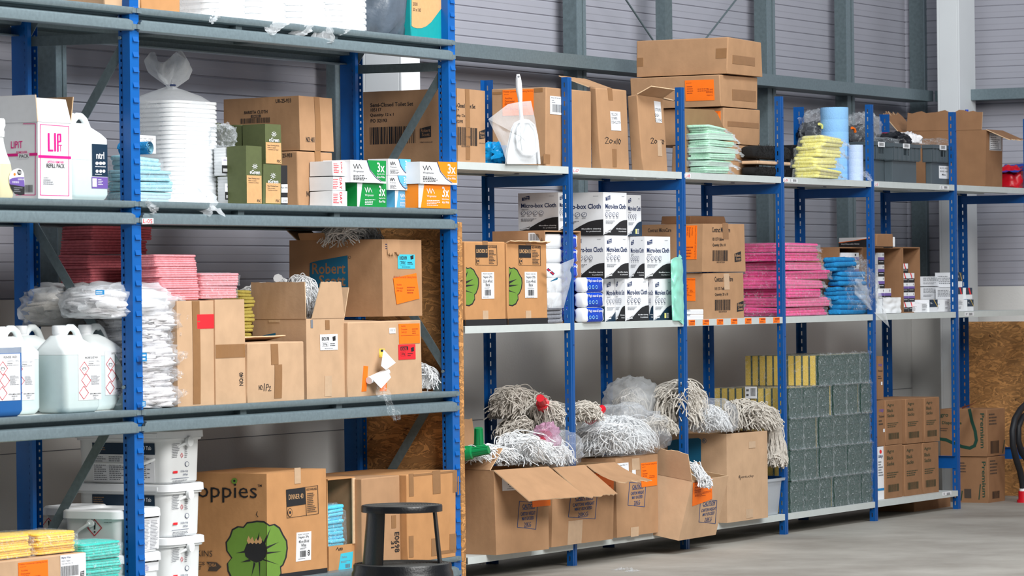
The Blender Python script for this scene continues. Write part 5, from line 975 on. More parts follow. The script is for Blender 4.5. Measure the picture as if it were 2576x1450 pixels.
# ================================================================== FAR SHELVING, top shelf
z = 1.6334
def frac(items):   # items given in fractions of the face, x right, y down
    o = []
    for it in items:
        k = it[0]
        if k in 'pn': o.append((k, [(x, 1-y) for x, y in it[1]])+it[2:])
        elif k == 'c': o.append((k, it[1], 1-it[2])+it[3:])
        elif k == 't': o.append((k, it[1], it[2], 1-it[3], it[4], 1-it[5])+it[6:])
        else: o.append((k, it[1], 1-it[2], it[3], 1-it[4])+it[5:])
    return o
def fdraw(cart, q, items, off=.0022):
    mb = MB(); draw(mb, getattr(cart, q), frac(items), .0009, True); cart.ink(mb)
e1 = Carton('brown toilet set carton with barcode standing right behind the end upright of the near racking', 1151, .03, 222, z, pr=1220, pl=915, m=kraft, tapes=(), bulge=.002, prints={
    'F': [('t', 'i-Closed Toilet Set', 1147, 259, 1194, 270, ink), ('t', '17', 1148, 274, 1154, 280, ink), ('t', 'ntity: 12 x 1', 1148, 286, 1172, 295, ink), ('t', '32193', 1148, 301, 1163, 309, ink), ('b', 1149, 319, 1201, 365, ink), ('t', '5021070 45028', 1160, 366, 1180, 370, inkb)]+rsb(1204, 326, 1219, 350, ink, kraft)+[('t', 'robert-scott.co.uk', 1204, 358, 1219, 361, inkb)],
    'L': [('t', 'Semi-Closed Toilet Set', 932, 260, 1040, 270, ink), ('t', '105117', 933, 273, 960, 281, ink), ('t', 'Quantity: 12 x 1', 932, 286, 991, 296, ink), ('t', 'PO 32193', 933, 300, 974, 309, ink), ('b', 931, 321, 1049, 364, ink)]+rsb(1057, 318, 1085, 348, ink, kraft3)+[('t', 'robert-scott.co.uk', 1057, 356, 1089, 360, inkb)]})
e1.vtape('F', 1169, 224, 1182, 402)
mb = MB(); a = on_y(1238, 390, .10); blob(mb, (a.x, .10, z+.035), .065, .05, .05, bagb, 5, .35, 16, 30, 20, flat=-.65); p0 = on_y(1240, 385, .06); cone_bag(mb, p0, on_y(1265, 392, .02), .06, .008, bagb, 2)
tag(mb.build('crumpled_bag', loc=(a.x, .1, z), angle=80), 'scrunched bright blue plastic bag beside the toilet set carton', 'plastic bag')
e3 = Carton('wide brown carton with orange delivery label behind the dustpan, passing behind the blue upright', 1372, .037, 219, z, pr=1487, pl=1238, m=kraft, tapes=(), bulge=.003, jit=.004)
e3.sticker('L', 1264, 227, 1341, 292, orange, ship(1264, 227, 1341, 292), 'orange delivery label')
e3.sticker('F', 1383, 241, 1416, 287, white, [('t', 'Erase All Sponge', 1386, 244, 1409, 248, ink), ('l', 1387, 250, 1396, 260, 2, grey), ('b', 1388, 262, 1413, 282, ink)], 'white case label with barcode')
for q in (('L', 1240, 232, 1262, 238), ('L', 1341, 222, 1362, 232), ('F', 1367, 388, 1383, 412)): e3.vtape(*q)
# dustpan and brush in a bag
Y0 = -.014; c = on_y(1316, 410, Y0); rt = empty('dustpan_and_brush', (c.x, Y0, z), 'white dustpan with brush standing upright in a clear bag, long handle pointing up', 'dustpan')
def P2(px, py, dy=0): return on_y(px, py, Y0+dy)
out = [(1277, 413), (1279, 385), (1285, 355), (1292, 325), (1300, 309), (1314, 302), (1330, 304), (1342, 314), (1350, 340), (1354, 375), (1357, 413)]
mb = MB(); fr_ = [P2(*q, 0) for q in out]; bk = [P2(x_+(1316-x_)*.08, y_, .045) for x_, y_ in out]; n = len(out)
for i in range(n-1): mb.face([fr_[i], fr_[i+1], bk[i+1], bk[i]], capw)
mb.face([fr_[-1], fr_[0], bk[0], bk[-1]], capw); mb.face(bk, capw); mb.face([p+V((0, .012, 0)) for p in reversed(fr_)], capw); mb.tube(fr_, .005, capw, 8); mb.build('dustpan', rt, angle=40)
mb = MB(); arch = [(1303, 372), (1300, 345), (1303, 322), (1315, 308), (1330, 308), (1344, 326), (1350, 352), (1350, 380), (1338, 391), (1315, 388), (1303, 372)]
mb.tube([P2(*q, -.004) for q in arch], .0045, capw, 8); mb.face([P2(*q, -.001) for q in arch[:-1]], pail); H_ = [(1313, 318), (1312, 300), (1310, 280), (1309, 262), (1308, 245), (1306, 228), (1305, 210), (1304, 198), (1303, 187)]
mb.tube([P2(*q, -.006) for q in H_], [.009, .0085, .008, .008, .010, .013, .0125, .011, .007], capw, 12); mb.tube([P2(1304.5, 193, -.020), P2(1304.5, 193, -.0185)], .0045, grey, 10); mb.tube([P2(1313, 318, -.006), P2(1313, 355, -.006), P2(1316, 385, -.006)], [.007, .005, .003], capw, 8)
mb.build('brush', rt, angle=50)
mb = MB(); bagp = [(1228, 300), (1278, 262), (1310, 256), (1336, 254), (1346, 300), (1355, 355), (1360, 412), (1275, 412), (1262, 370), (1240, 325)]
cc = (1312, 345)
mb.grid(lambda u, v: (lambda q: P2(cc[0]+(q[0]-cc[0])*v, cc[1]+(q[1]-cc[1])*v, -.03+.012*noise.noise(V((u*9, v*3, 1)))+.02*v))((lambda i, t: (bagp[i % 10][0]*(1-t)+bagp[(i+1) % 10][0]*t, bagp[i % 10][1]*(1-t)+bagp[(i+1) % 10][1]*t))(int(u*9.9999), u*9.9999-int(u*9.9999))), 40, 8, milky); mb.build('plastic_bag', rt, angle=80)
k2_ = dict(m=kraft, tapes=(), bulge=.004, jit=.008)
e5 = Carton('brown carton labelled yellow stripe dishcloth, hand written 20x10', 1511, .037, 219, z, pr=1582, pl=1487, lean=-.03, **k2_)
e5.sticker('F', 1531, 280, 1558, 328, white, [('t', 'YELLOW', 1533, 284, 1549, 292, ink), ('t', 'STRIPE', 1534, 294, 1548, 301, ink), ('t', 'DISHCLOTH', 1534, 304, 1556, 311, ink)], 'white yellow stripe dishcloth label')
def hand20(x, y, s=1): return [('n', [(x, y+4*s), (x+4*s, y), (x+8*s, y+3*s), (x+4*s, y+11*s), (x+1*s, y+16*s), (x+9*s, y+16*s)], 1.3, ink), ('n', [(x+13*s, y+6*s), (x+10*s, y+12*s), (x+14*s, y+16*s), (x+18*s, y+10*s), (x+13*s, y+6*s)], 1.3, ink), ('n', [(x+21*s, y+10*s), (x+26*s, y+16*s)], 1.2, ink), ('n', [(x+26*s, y+9*s), (x+21*s, y+17*s)], 1.2, ink), ('n', [(x+29*s, y+4*s), (x+29*s, y+18*s)], 1.3, ink), ('n', [(x+34*s, y+5*s), (x+32*s, y+12*s), (x+35*s, y+18*s), (x+38*s, y+10*s), (x+34*s, y+5*s)], 1.3, ink)]
mb = MB(); draw(mb, e5.F, hand20(1520, 345)); e5.ink(mb)
e5.vtape('F', 1526, 222, 1538, 252, redd if False else tape); e5.vtape('F', 1538, 375, 1551, 420)
e5.flap('B', radians(20), .15, torn=.004)
e6 = Carton('leaning brown carton labelled stripe dish cloths with a flap sticking out over the upright', 1617, .037, 238, z, pr=1679, pl=1588, lean=-.045, **k2_)
e6.sticker('F', 1642, 252, 1662, 306, white, [('t', 'STRIPE', 1644, 270, 1659, 278, ink), ('t', 'DISH', 1644, 284, 1654, 292, ink), ('t', 'CLOTHS', 1644, 296, 1661, 304, ink)], 'white stripe dish cloths label')
mb = MB(); draw(mb, e6.F, hand20(1634, 346, .9)); e6.ink(mb)
e6.flap('R', radians(-4), .13, taper=.0, part=(0, .5)); e6.flap('F', radians(28), .07, taper=.05); e6.vtape('F', 1650, 352, 1664, 392, tapel)
# pile of flat cartons
kk = dict(tapes=(), bulge=.002)
e7a = Carton('lowest long brown carton of the tall pile, beside the broom heads', 1818, .12, 361, z, pr=1909, pl=1688, m=kraft, jit=.006, **kk)
e7b = Carton('second lowest long brown carton in the tall pile above the mint packs', 1820, .12, 268, e7a.z1+.001, pr=1911, pl=1600, m=kraft, jit=.006, **kk)
e7c = Carton('second highest long brown carton in the tall pile, with an orange label upside down', 1813, .12, 185, e7b.z1+.001, pr=1905, pl=1588, m=kraft, jit=.006, **kk)
e7d = Carton('topmost long brown carton, highest thing in the tall pile', 1828, .10, 92, e7c.z1+.001, pr=1918, pl=1600, m=kraft, jit=.008, **kk)
e7c.sticker('L', 1723, 203, 1798, 255, orange, [('l', 1726, 208, 1745, 211, 1, orink), ('l', 1728, 216, 1746, 238, 4, orink), ('l', 1755, 222, 1790, 232, 2, orink), ('t', 'Auckley', 1778, 238, 1794, 242, orink, 180), ('t', 'Doncaster', 1776, 230, 1794, 236, orink, 180), ('t', 'DN9 3QZ', 1778, 223, 1794, 228, orink, 180)], 'orange delivery label, upside down')
e7b.sticker('L', 1795, 278, 1812, 304, orange, [('l', 1798, 281, 1810, 285, 1, orink)], 'orange delivery label')
for C_, q in ((e7d, ('F', 1843, 138, 1900, 160)), (e7d, ('L', 1800, 122, 1826, 147)), (e7c, ('F', 1840, 225, 1900, 252)), (e7b, ('F', 1830, 305, 1908, 318)), (e7a, ('F', 1822, 396, 1908, 404)), (e7d, ('L', 1602, 146, 1618, 168))): C_.vtape(*q)
e7x = Carton('dark brown carton standing on the shelf between the leaning carton and the mint cloth packs', 1700, .16, 226, z, pr=1727, D=.2, m=kraft3, tapes=()) if False else None
zs5 = e7a.z0
def pk(lb, x0, x1, Y, z0, z1, m, L=4, d=.22, seed=0, wav=.008, wrap=None, tail=0, group=None, ym=600, yaw=0, **k): a = on_y(x0, ym, Y).x; b = on_y(x1, ym, Y).x; return cloth(lb, a, Y, z0, b-a, d, z1-z0-.001, m, L, seed=seed, wav=wav, wrap=wrap, tail=tail, group=group, yaw=yaw, spread=.012, **k)
# mint packs in an open carton
tr = Carton('shallow brown carton tray with a raised dark flap under the mint cloth packs', 1717, .035, 434, z, pr=1822, D=.05, m=kraft3, tapes=(), opened=True, ztop=z+.012) if False else None
Y_ = .005; zt_ = on_y(1790, 316, Y_).z; hh = (zt_-z-.004)/7
for i in range(7):
    pk(('lowest', 'second lowest', 'third', 'middle', 'fifth', 'second highest', 'topmost')[i]+' mint green cloth pack in its pile beside the long flat cartons', 1782, (1838, 1846, 1852, 1858, 1852, 1850, 1832)[i], Y_, z+.003+i*hh, z+.003+(i+1)*hh, mint, 3, .11, 100+i, .010, milky if i % 2 else clear, .05, 'mint green cloth packs', ym=380, r=.02)
mb = MB(); hp = [on_y(1722, 322, .115), on_y(1822, 324, .115), on_y(1806, 288, .105), on_y(1795, 276, .1), on_y(1722, 273, .1)]
mb.face(hp, kraftd); mb.face([p+V((0, .004, 0)) for p in reversed(hp)], kraftd)
for i in range(5): mb.face([hp[i], hp[(i+1) % 5], hp[(i+1) % 5]+V((0, .004, 0)), hp[i]+V((0, .004, 0))], card_edge)
mb.box(hp[0].x, hp[1].x, .112, .117, z, hp[0].z, kraftd)
tag(mb.build('loose_cardboard', loc=(hp[0].x, .113, z), smooth=False), 'olive brown cardboard panel standing up behind the mint green cloth packs', 'cardboard')
# broom heads
def broom(lb, x0, x1, y0, y1, Y, seed, dz): 
    a, b = on_y(x0, y0, Y), on_y(x1, y1, Y); rt = empty('broom', ((a.x+b.x)/2, Y+.05, b.z), lb, 'broom head', 'broom heads'); rr = random.Random(seed); mb = MB(); 
    blob(mb, ((a.x+b.x)/2, Y+.05, (a.z+b.z)/2), (b.x-a.x)/2, .045, (a.z-b.z)/2, bristle, seed, .06, 18, 30, 16, flat=-.95, pw=.45)
    for k in range(420):
        u = rr.random(); v = rr.random(); p = V((a.x+(b.x-a.x)*u, Y+.008, b.z+(a.z-b.z)*v)); 
        if rr.random() < .4: p = V((b.x-.008, Y+.01+.07*u, p.z))
        d = V((rr.uniform(-.2, 1)*.012 if p.x > b.x-.03 else rr.uniform(-1, 1)*.003, -.006, rr.uniform(-1, 1)*.012)); mb.tube([p, p+d], .0009, bristle, 3, cap=False)
    mb.build('bristles', rt, angle=80); return rt, a, b
rt, a, b = broom('upper black bristled broom head lying beside the long flat cartons, with pale wooden block', 1905, 2000, 364, 404, .022, 1, 0)
mb = MB(); w0, w1 = on_y(1906, 404, .018), on_y(1994, 417, .018); mb.box(w0.x, w1.x-.02, .018, .1, w1.z, w0.z, woodm); mb.box(w1.x-.0199, w1.x, .028, .09, w1.z+.002, w0.z-.001, woodm); mb.build('wooden_block', rt, bevel=.004)
broom('lower black bristled broom head resting on the shelf under the wooden block', 1905, 1988, 418, 444, .018, 2, 0)
# lemon packs
Y_ = .015; ys = (468, 445, 423, 401, 379)
for i in range(4):
    pk(('lowest lemon yellow cloth pack, drooping over the shelf edge', 'second lowest lemon yellow cloth pack beside the broom heads', 'second highest lemon yellow cloth pack beside the broom heads', 'topmost lemon yellow cloth pack in front of the blue paper rolls')[i], (2060, 2056, 2066, 2074)[i], (2122, 2112, 2126, 2130)[i], Y_ if i else -.012, z+.003+i*.0505, z+.003+(i+1)*.0505, lemon, 3, .14, 120+i, .010, clear, .05, 'lemon yellow cloth packs', ym=430, r=.02, slump=0 if i else .05)
# blue rolls
def proll(lb, px0, px1, y0, zb_, Y, m, wraps=6):
    a, b = on_y(px0, y0, Y), on_y(px1, y0, Y); W_ = (b-a).length*1.0; r = abs((px1-px0))/FPX*(a-CAMX).dot(FW)/2; X = a.x+ (b.x-a.x)/2; zt_ = on_y((px0+px1)/2, y0, Y).z; mb = MB(); C_ = V((X, Y, 0)); prof = []
    for k in range(wraps):
        z0_ = zb_+(zt_-zb_)*k/wraps; z1_ = zb_+(zt_-zb_)*(k+1)/wraps; prof += [(r*.992, z0_), (r, z0_+.002), (r, z1_-.002), (r*.992, z1_)]
    mb.lathe(prof+[(r*.3, zt_), (r*.3, zt_-.02)], C_, m, 48); return tag(mb.build('paper_roll', loc=(X, Y, zb_), angle=40), lb, 'paper roll', 'blue paper rolls'), zt_
o, zr = proll('wide blue paper roll on the shelf behind the lemon packs, carrying another roll', 2040, 2136, 363, z+.001, .2, roll_b, 5)
proll('large blue paper roll standing on top of another one', 2063, 2134, 271, zr+.001, .2, roll_b, 3)
proll('pale bluish white paper roll on the shelf right beside the lemon packs', 2133, 2171, 365, z+.001, .075, roll_w, 5)
for i, (px, py, rx, rz) in enumerate(((2045, 330, .12, .085), (2155, 335, .11, .085))):
    a = on_y(px, py, .33); mb = MB(); blob(mb, (a.x, .32, a.z-.03), rx*.8, .07, rz*.8, blackbag, 5+i, .35, 14, 30, 20); 
    rt = empty('bagged_gloves', (a.x, .32, a.z-.12), ('clear bag of black gear left of the tall blue roll', 'clear bag of black gear with an orange scrap right of the tall blue roll')[i], 'bag'); mb.build('black_contents', rt, angle=80)
    mb = MB(); blob(mb, (a.x+.01, .30, a.z), rx, .08, rz*1.15, clear, 8+i, .25, 14, 36, 22); mb.build('plastic_bag', rt, angle=80)
    mb = MB(); q = on_y(*((2060, 312), (2143, 322))[i], .24); mb.tube([q, q+V((.03, 0, -.004)), q+V((.04, 0, -.02))], .007, (lemon, orange)[i], 6); mb.build('scrap', rt)
Carton('dark carton on the shelf behind the paper rolls, under the bagged black gear', 2030, .30, 363, z, pr=2150, D=.14, m=blackp, tapes=(), seam=False)
mb = MB(); cone_bag(mb, on_y(2172, 432, .03), on_y(2194, 456, -.02), .06, .01, clear, 7); blob(mb, on_y(2176, 440, .05), .02, .02, .04, crystal, 2, .3); tag(mb.build('film_scrap', loc=tuple(on_y(2172, 452, .03)), angle=80), 'twist of clear film at the shelf edge beside the pale paper roll', 'plastic film')
# grey crates
def crate(lb, pe, pr, pl, yt, Y, lab=None, D=None):
    C_ = on_y(pe, 400, Y); X1 = on_y(pr, 400, Y).x; X = C_.x; Yb = on_x(pl, 400, X).y if D is None else Y+D; zt_ = on_y(pe, yt, Y).z; rt = empty('plastic_crate', ((X+X1)/2, (Y+Yb)/2, z), lb, 'crate', 'grey plastic crates'); h = zt_-z; zm = z+h*.58; t = .004
    mb = MB(); i_ = .012
    for (x0, x1, y0, y1, za, zb2) in ((X+i_, X1-i_, Y+i_, Yb-i_, z+.001, zm), (X, X1, Y, Yb, zm, zt_)):
        hx, hy = (x0+x1)/2, (zb2+za)/2
        if zb2 == zt_:
            hw, hh_ = .035, .016; zc = za+(zb2-za)*.5
            mb.box(x0, hx-hw, y0, y0+t, za, zb2, greycr); mb.box(hx+hw, x1, y0, y0+t, za, zb2, greycr); mb.box(hx-hw, hx+hw, y0, y0+t, za, zc-hh_, greycr); mb.box(hx-hw, hx+hw, y0, y0+t, zc+hh_, zb2, greycr)
        else: mb.box(x0, x1, y0, y0+t, za, zb2, greycr)
        mb.box(x0, x0+t, y0+t, y1, za, zb2, greycr); mb.box(x1-t, x1, y0+t, y1, za, zb2, greycr); mb.box(x0, x1, y1-t, y1, za, zb2, greycr)
    mb.box(X+i_, X1-i_, Y+i_, Yb-i_, z+.001, z+.005, greycr); mb.box(X, X1, Y, Y+i_, zm-.004, zm, greycr); mb.box(X, X+i_, Y+i_, Yb, zm-.004, zm, greycr)
    mb.build('crate_body', rt, smooth=False, bevel=.0015)
    mb = MB(); mb.box(X-.006, X1+.006, Y-.006, Y, zt_-.018, zt_, greycr); mb.box(X-.006, X, Y, Yb, zt_-.018, zt_, greycr); mb.box(X1, X1+.006, Y, Yb, zt_-.018, zt_, greycr)
    for k in range(7): xx = X+(X1-X)*k/6.; mb.box(xx-.002, xx+.002, Y-.005, Y, zm, zt_-.018, greycr)
    mb.build('rim', rt, smooth=False)
    F = Face((X, Y-.0065, z), (X1, Y-.0065, z), (X1, Y-.0065, zt_), (X, Y-.0065, zt_)); cx_ = (pe+pr)/2
    patch(F, rt, 'barcode_label', (cx_-9, yt+1, cx_+8, yt+13), white, [('b', cx_-6, yt+3, cx_+5, yt+11, ink)], 'small white barcode label', off=.001)
    if lab: F2 = Face((X+i_, Y+i_, z), (X1-i_, Y+i_, z), (X1-i_, Y+i_, zm), (X+i_, Y+i_, zm)); patch(F2, rt, 'paper_label', lab, white, [('t', 'M, WS, WDS', lab[0]+3, lab[1]+4, lab[2]-3, lab[1]+9, ink), ('t', 'KNIVES, WPS', lab[0]+2, lab[1]+12, lab[2]-2, lab[1]+17, ink), ('t', 'Misc', lab[0]+7, lab[1]+20, lab[2]-7, lab[1]+25, ink)], 'white handwritten paper label', off=.001)
    return rt, zt_, X, X1
cr1 = crate('leftmost grey plastic crate, right behind the blue upright', 2203, 2232, 2192, 356, .08, D=.25)
cr2 = crate('middle grey plastic crate with white crumpled tape in its handle hole', 2248, 2313, 2215, 360, .036)
cr3 = crate('right grey plastic crate with a white handwritten label, beside the next blue upright', 2346, 2399, 2320, 364, .036, (2362, 417, 2386, 449))
mb = MB(); blob(mb, on_y(2292, 387, .05), .02, .012, .016, white, 6, .4, 16, 20, 14); tag(mb.build('tape_wad', loc=tuple(on_y(2292, 390, .05)), angle=80), 'white crumpled wad poking through the handle hole of the middle grey crate', 'paper')
for i, (px, py, rx, rz, m_, lb) in enumerate(((2215, 352, .06, .03, crystal, 'crinkled clear film heaped on the leftmost grey crate'), (2245, 348, .06, .045, blackbag, 'dark crumpled bag heaped in the middle grey crate'), (2272, 344, .045, .04, ragm, 'cream coloured bundle lying in the middle grey crate'), (2350, 354, .10, .03, crystal, 'crinkled clear film lying on the right grey crate'))):
    a = on_y(px, py, .17); mb = MB(); blob(mb, (a.x, .17, max(a.z-.02, cr2[1]-.01)), rx, .09, rz, m_, 20+i, .3, 16, 28, 18, flat=-.4); tag(mb.build('crumpled_bag' if i != 2 else 'cloth_bundle', loc=(a.x, .17, a.z-.03), angle=80), lb, 'plastic bag' if i != 2 else 'cloth')
mb = MB(); a = on_y(2235, 333, .26); b = on_y(2290, 328, .26); mb.box(a.x, b.x, .25, .3, a.z-.03, a.z, redd); tag(mb.build('red_pack', loc=(a.x, .27, a.z-.03), bevel=.004), 'dark red pack lying on the goods above the middle grey crate', 'pack')
e14 = Carton('big open brown carton with ragged flaps at the far right of the top shelf', 2478, .037, 322, z, pr=2520, pl=2262, m=kraft3, tapes=(), opened=True, bulge=.003, jit=.012)
e14.flap('F', radians(-24), .13, torn=.01, part=(0, 1)); e14.flap('L', radians(100), .10, taper=.0, torn=.008, part=(.1, .95), mm=kraft3); e14.flap('B', radians(48), .13, torn=.02); e14.flap('R', radians(-12), .15, torn=.012)
e14.sticker('F', 2489, 335, 2519, 378, white, [('l', 2491, 338, 2517, 374, 7, grey), ('o', 2489, 336, 2518, 377, grey, .06)], 'pale printed paper label')
a = on_y(2545, 450, .12); mb = MB(); blob(mb, (a.x, .12, z+.045), .11, .08, .07, redp, 11, .3, 12, 30, 20, flat=-.6); rt = empty('red_bag', (a.x, .12, z), 'shiny red film bag with blue cloth on top, rightmost on the top shelf', 'bag'); mb.build('red_film', rt, angle=80)
mb = MB(); mb.grid(lambda u, v: V((a.x-.13+.30*u, .03+.18*v, z+.085+.05*u+.012*noise.noise(V((u*5, v*5, 0))))), 16, 10, royal); mb.build('blue_cloth', rt)
mb = MB(); a, b = on_y(2404, 292, .42), on_y(2461, 295, .42); mb.tube([a, b], .014, royal, 14); mb.tube([on_y(2432, 276, .42), on_y(2432, 292, .42)], .009, royal, 12)
tag(mb.build('blue_pipe', loc=tuple(a)), 'short blue tube with a stub on the open carton before the white column', 'pipe')

# ================================================================== middle shelf
z = .9936
fl1 = flower(1155, 717, 50); fl2 = [('p', [(x+106, y) for x, y in it[1]], it[2]) for it in flower(1158, 717, 50) if it[0] == 'p']
def lunch(lb, pe, pr, yt, dx, fl, **k):
    C_ = Carton(lb, pe, .0, yt, z, pr=pr, D=.34, m=kraft4, tapes=(), bulge=0, group='luncheon napkin cartons', **k)
    I = clipped(fl, pe+2 if dx == 0 else pe+3, False)+[('p', [(1196+dx, 617), (1227+dx, 617), (1227+dx, 648), (1197+dx, 648)], ink), ('t', 'LUNCHEON 33', 1198+dx, 627, 1226+dx, 637, peach), ('n', [(1196+dx, 617), (1250+dx, 618), (1251+dx, 668), (1197+dx, 667), (1196+dx, 617)], .8, ink), ('t', 'ALSO AVAILABLE', 1229+dx, 619, 1249+dx, 624, ink), ('l', 1230+dx, 628, 1248+dx, 665, 10, inkb), ('c', 1202+dx, 657, 4, 8, ink), ('c', 1202+dx, 657, 3.2, 7, kraft4), ('c', 1202+dx, 657, 1.8, 3, ink)]
    mb = MB(); draw(mb, C_.F, I); draw(mb, C_.F, frac([('r', 0, .925, 1, 1, ink)]), .0016, True); draw(mb, C_.L, frac([('r', 0, .925, 1, 1, ink)]), .0009, True); C_.ink(mb)
    C_.sticker('F', 1211+dx, 685+(-1 if dx else 0), 1243+dx, 752+(-2 if dx else 0), white, [('t', 'PRODUCT CODE: 33WN', 1215+dx, 688, 1238+dx, 691, ink), ('t', 'Napkin 2Ply', 1215+dx, 694, 1238+dx, 702, ink), ('t', '33cm 4Fold', 1215+dx, 704, 1238+dx, 712, ink), ('t', 'Black', 1221+dx, 713, 1232+dx, 721, ink), ('l', 1218+dx, 723, 1235+dx, 727, 2, grey), ('b', 1219+dx, 729, 1235+dx, 744, ink), ('l', 1214+dx, 746, 1240+dx, 749, 1, grey)], 'white napkin product label')
    C_.vtape('F', 1214+dx, 606+dx*.04, 1227+dx, 618, tape); C_.vtape('F', 1214+dx, 782, 1228+dx, 812, tapel); return C_
lunch('left luncheon napkin carton with green poppy print, against the strand board sheet', 1170, 1272, 606, 0, fl1)
lf = lunch('right luncheon napkin carton with green poppy print and a crumpled top', 1277, 1377, 610, 108, fl2, jit=.006)
lf.flap('F', radians(20), .018, torn=.004)
f2 = Carton('brown carton with cut open front full of eraser sponges, behind the luncheon cartons', 1371, .037, 580, z, pr=1462, pl=1240, m=kraft, tapes=(), opened=True)
f2.sticker('L', 1330, 586, 1369, 640, white, [('b', 1334, 589, 1358, 605, ink), ('t', 'Erase', 1361, 590, 1368, 606, ink, 90)], 'white case label with barcode')
f2.body.data.materials[0]
# open the front of that carton: rebuild its body without a front wall
def openfront(C_, th=.006, m=kraft):
    bpy.data.objects.remove(C_.body); mb = MB(); b, t = C_.b, C_.t; O, ex, ey = C_.O, C_.ex, C_.ey; W, D, H = C_.W, C_.D, C_.H; q = lambda x, y, zz: O+ex*x+ey*y+V((0, 0, zz))
    def bx(x0, x1, y0, y1, z0, z1, mm): mb.hexa([q(x0, y0, z0), q(x1, y0, z0), q(x1, y1, z0), q(x0, y1, z0), q(x0, y0, z1), q(x1, y0, z1), q(x1, y1, z1), q(x0, y1, z1)], mm)
    bx(0, th, 0, D, 0, H, m); bx(W-th, W, 0, D, 0, H, m); bx(th, W-th, D-th, D, 0, H, m); bx(th, W-th, 0, D-th, 0, th, m); bx(th, W-th, 0, D-th, H-th, H, m); C_.body = mb.build('body', C_.root, smooth=False)
openfront(f2)
def magic(lb, px0, px1, Y, z0, h, d=.11, white_left=.42):
    a, b = on_y(px0, 700, Y).x, on_y(px1, 700, Y).x; rt = empty('sponge_pack', ((a+b)/2, Y+d/2, z0), lb, 'sponge pack', 'white and blue eraser sponge packs'); ex = V((1, 0, 0)); ey = V((0, 1, 0)); O = V(((a+b)/2, Y+d/2, z0)); hw, hd = (b-a)/2, d/2
    mb = MB(); mb.loft([(0, 0, 0, hw-.008, hd-.008, .015), (h*.15, 0, 0, hw, hd, .016), (h*.5, 0, 0, hw-.002, hd-.002, .016), (h*.85, 0, 0, hw, hd, .016), (h, 0, 0, hw-.008, hd-.008, .015)], O, ex, ey, capw, n=4); mb.build('sponges', rt, angle=60)
    mb = MB(); x0 = -hw+2*hw*white_left; x1 = hw-.012; xc = (x0+x1)/2
    mb.loft([(.0005, xc, 0, (x1-x0)/2, hd-.006, .012), (h*.15, xc, 0, (x1-x0)/2, hd+.0015, .014), (h*.5, xc, 0, (x1-x0)/2, hd, .014), (h*.85, xc, 0, (x1-x0)/2, hd+.0015, .014), (h-.0003, xc, 0, (x1-x0)/2, hd-.006, .012)], O, ex, ey, royal, n=4)
    F = Face(O+V((x0, -hd-.002, 0)), O+V((x1, -hd-.002, 0)), O+V((x1, -hd-.002, h)), O+V((x0, -hd-.002, h))); draw(mb, F, frac([('t', 'Magic erase-all sponge', .06, .12, .95, .36, white), ('c', .14, .66, .07, .13, sky), ('c', .34, .66, .07, .13, sky), ('c', .54, .66, .07, .13, sky), ('c', .14, .66, .05, .09, royal), ('c', .34, .66, .05, .09, royal), ('c', .54, .66, .05, .09, royal)]), .001, True); mb.build('blue_sleeve', rt, angle=60); return rt
hh = (f2.H-.02)/6
for i in range(6): magic(('lowest', 'second lowest', 'third', 'fourth', 'second highest', 'topmost')[i]+' eraser sponge pack inside the open fronted carton behind the upright', 1378, 1457, .045, z+.008+hh*i, hh-.001)
hh = (on_y(1480, 698, .0).z-z)/3
for i in range(3): magic(('lowest', 'middle', 'topmost')[i]+' of three eraser sponge packs in front of the white cloth boxes', 1471, 1521, -.02, z+.001+hh*i, hh-.002, .054, .1)
rt = empty('bagged_bundle', (on_y(1410, 780, .1).x, .1, z), 'clear bag with a union flag scrap between the luncheon carton and the upright', 'bag')
mb = MB(); a = on_y(1410, 730, .045)
mb.grid(lambda u, v: on_y(1377+68*u*(.75+.25*(1-v))*(1-.35*max(0, v-.45)), 650+125*v+ (1-u)*28*(1-v), .0-.02*sin(pi*u)+.01*noise.noise(V((u*5, v*5, 3)))), 20, 24, milky); mb.build('plastic_bag', rt, angle=80)
b0, b1 = on_y(1379, 772, -.008).x, on_y(1421, 772, -.008).x; o = cloth('grey folded cloth under the clear bag beside the luncheon carton', b0, -.008, z+.001, b1-b0, .04, .065, mat('grey cloth', 130, 132, 140, .95, 0, .14, 60, .7, 220), 4, seed=140, wav=.006)
F = Face(on_y(1378, 720, -.034), on_y(1430, 720, -.034), on_y(1430, 660, -.034), on_y(1378, 660, -.034)); mb = MB(); draw(mb, F, [('n', [(1378, 678), (1392, 690)], 7, navy), ('n', [(1378, 678), (1392, 690)], 3, red), ('n', [(1380, 686), (1390, 680)], 2.4, white), ('p', [(1384, 708), (1400, 699), (1404, 699), (1402, 704), (1386, 709)], tealink)], 0); mb.build('printed_scrap', rt, smooth=False)
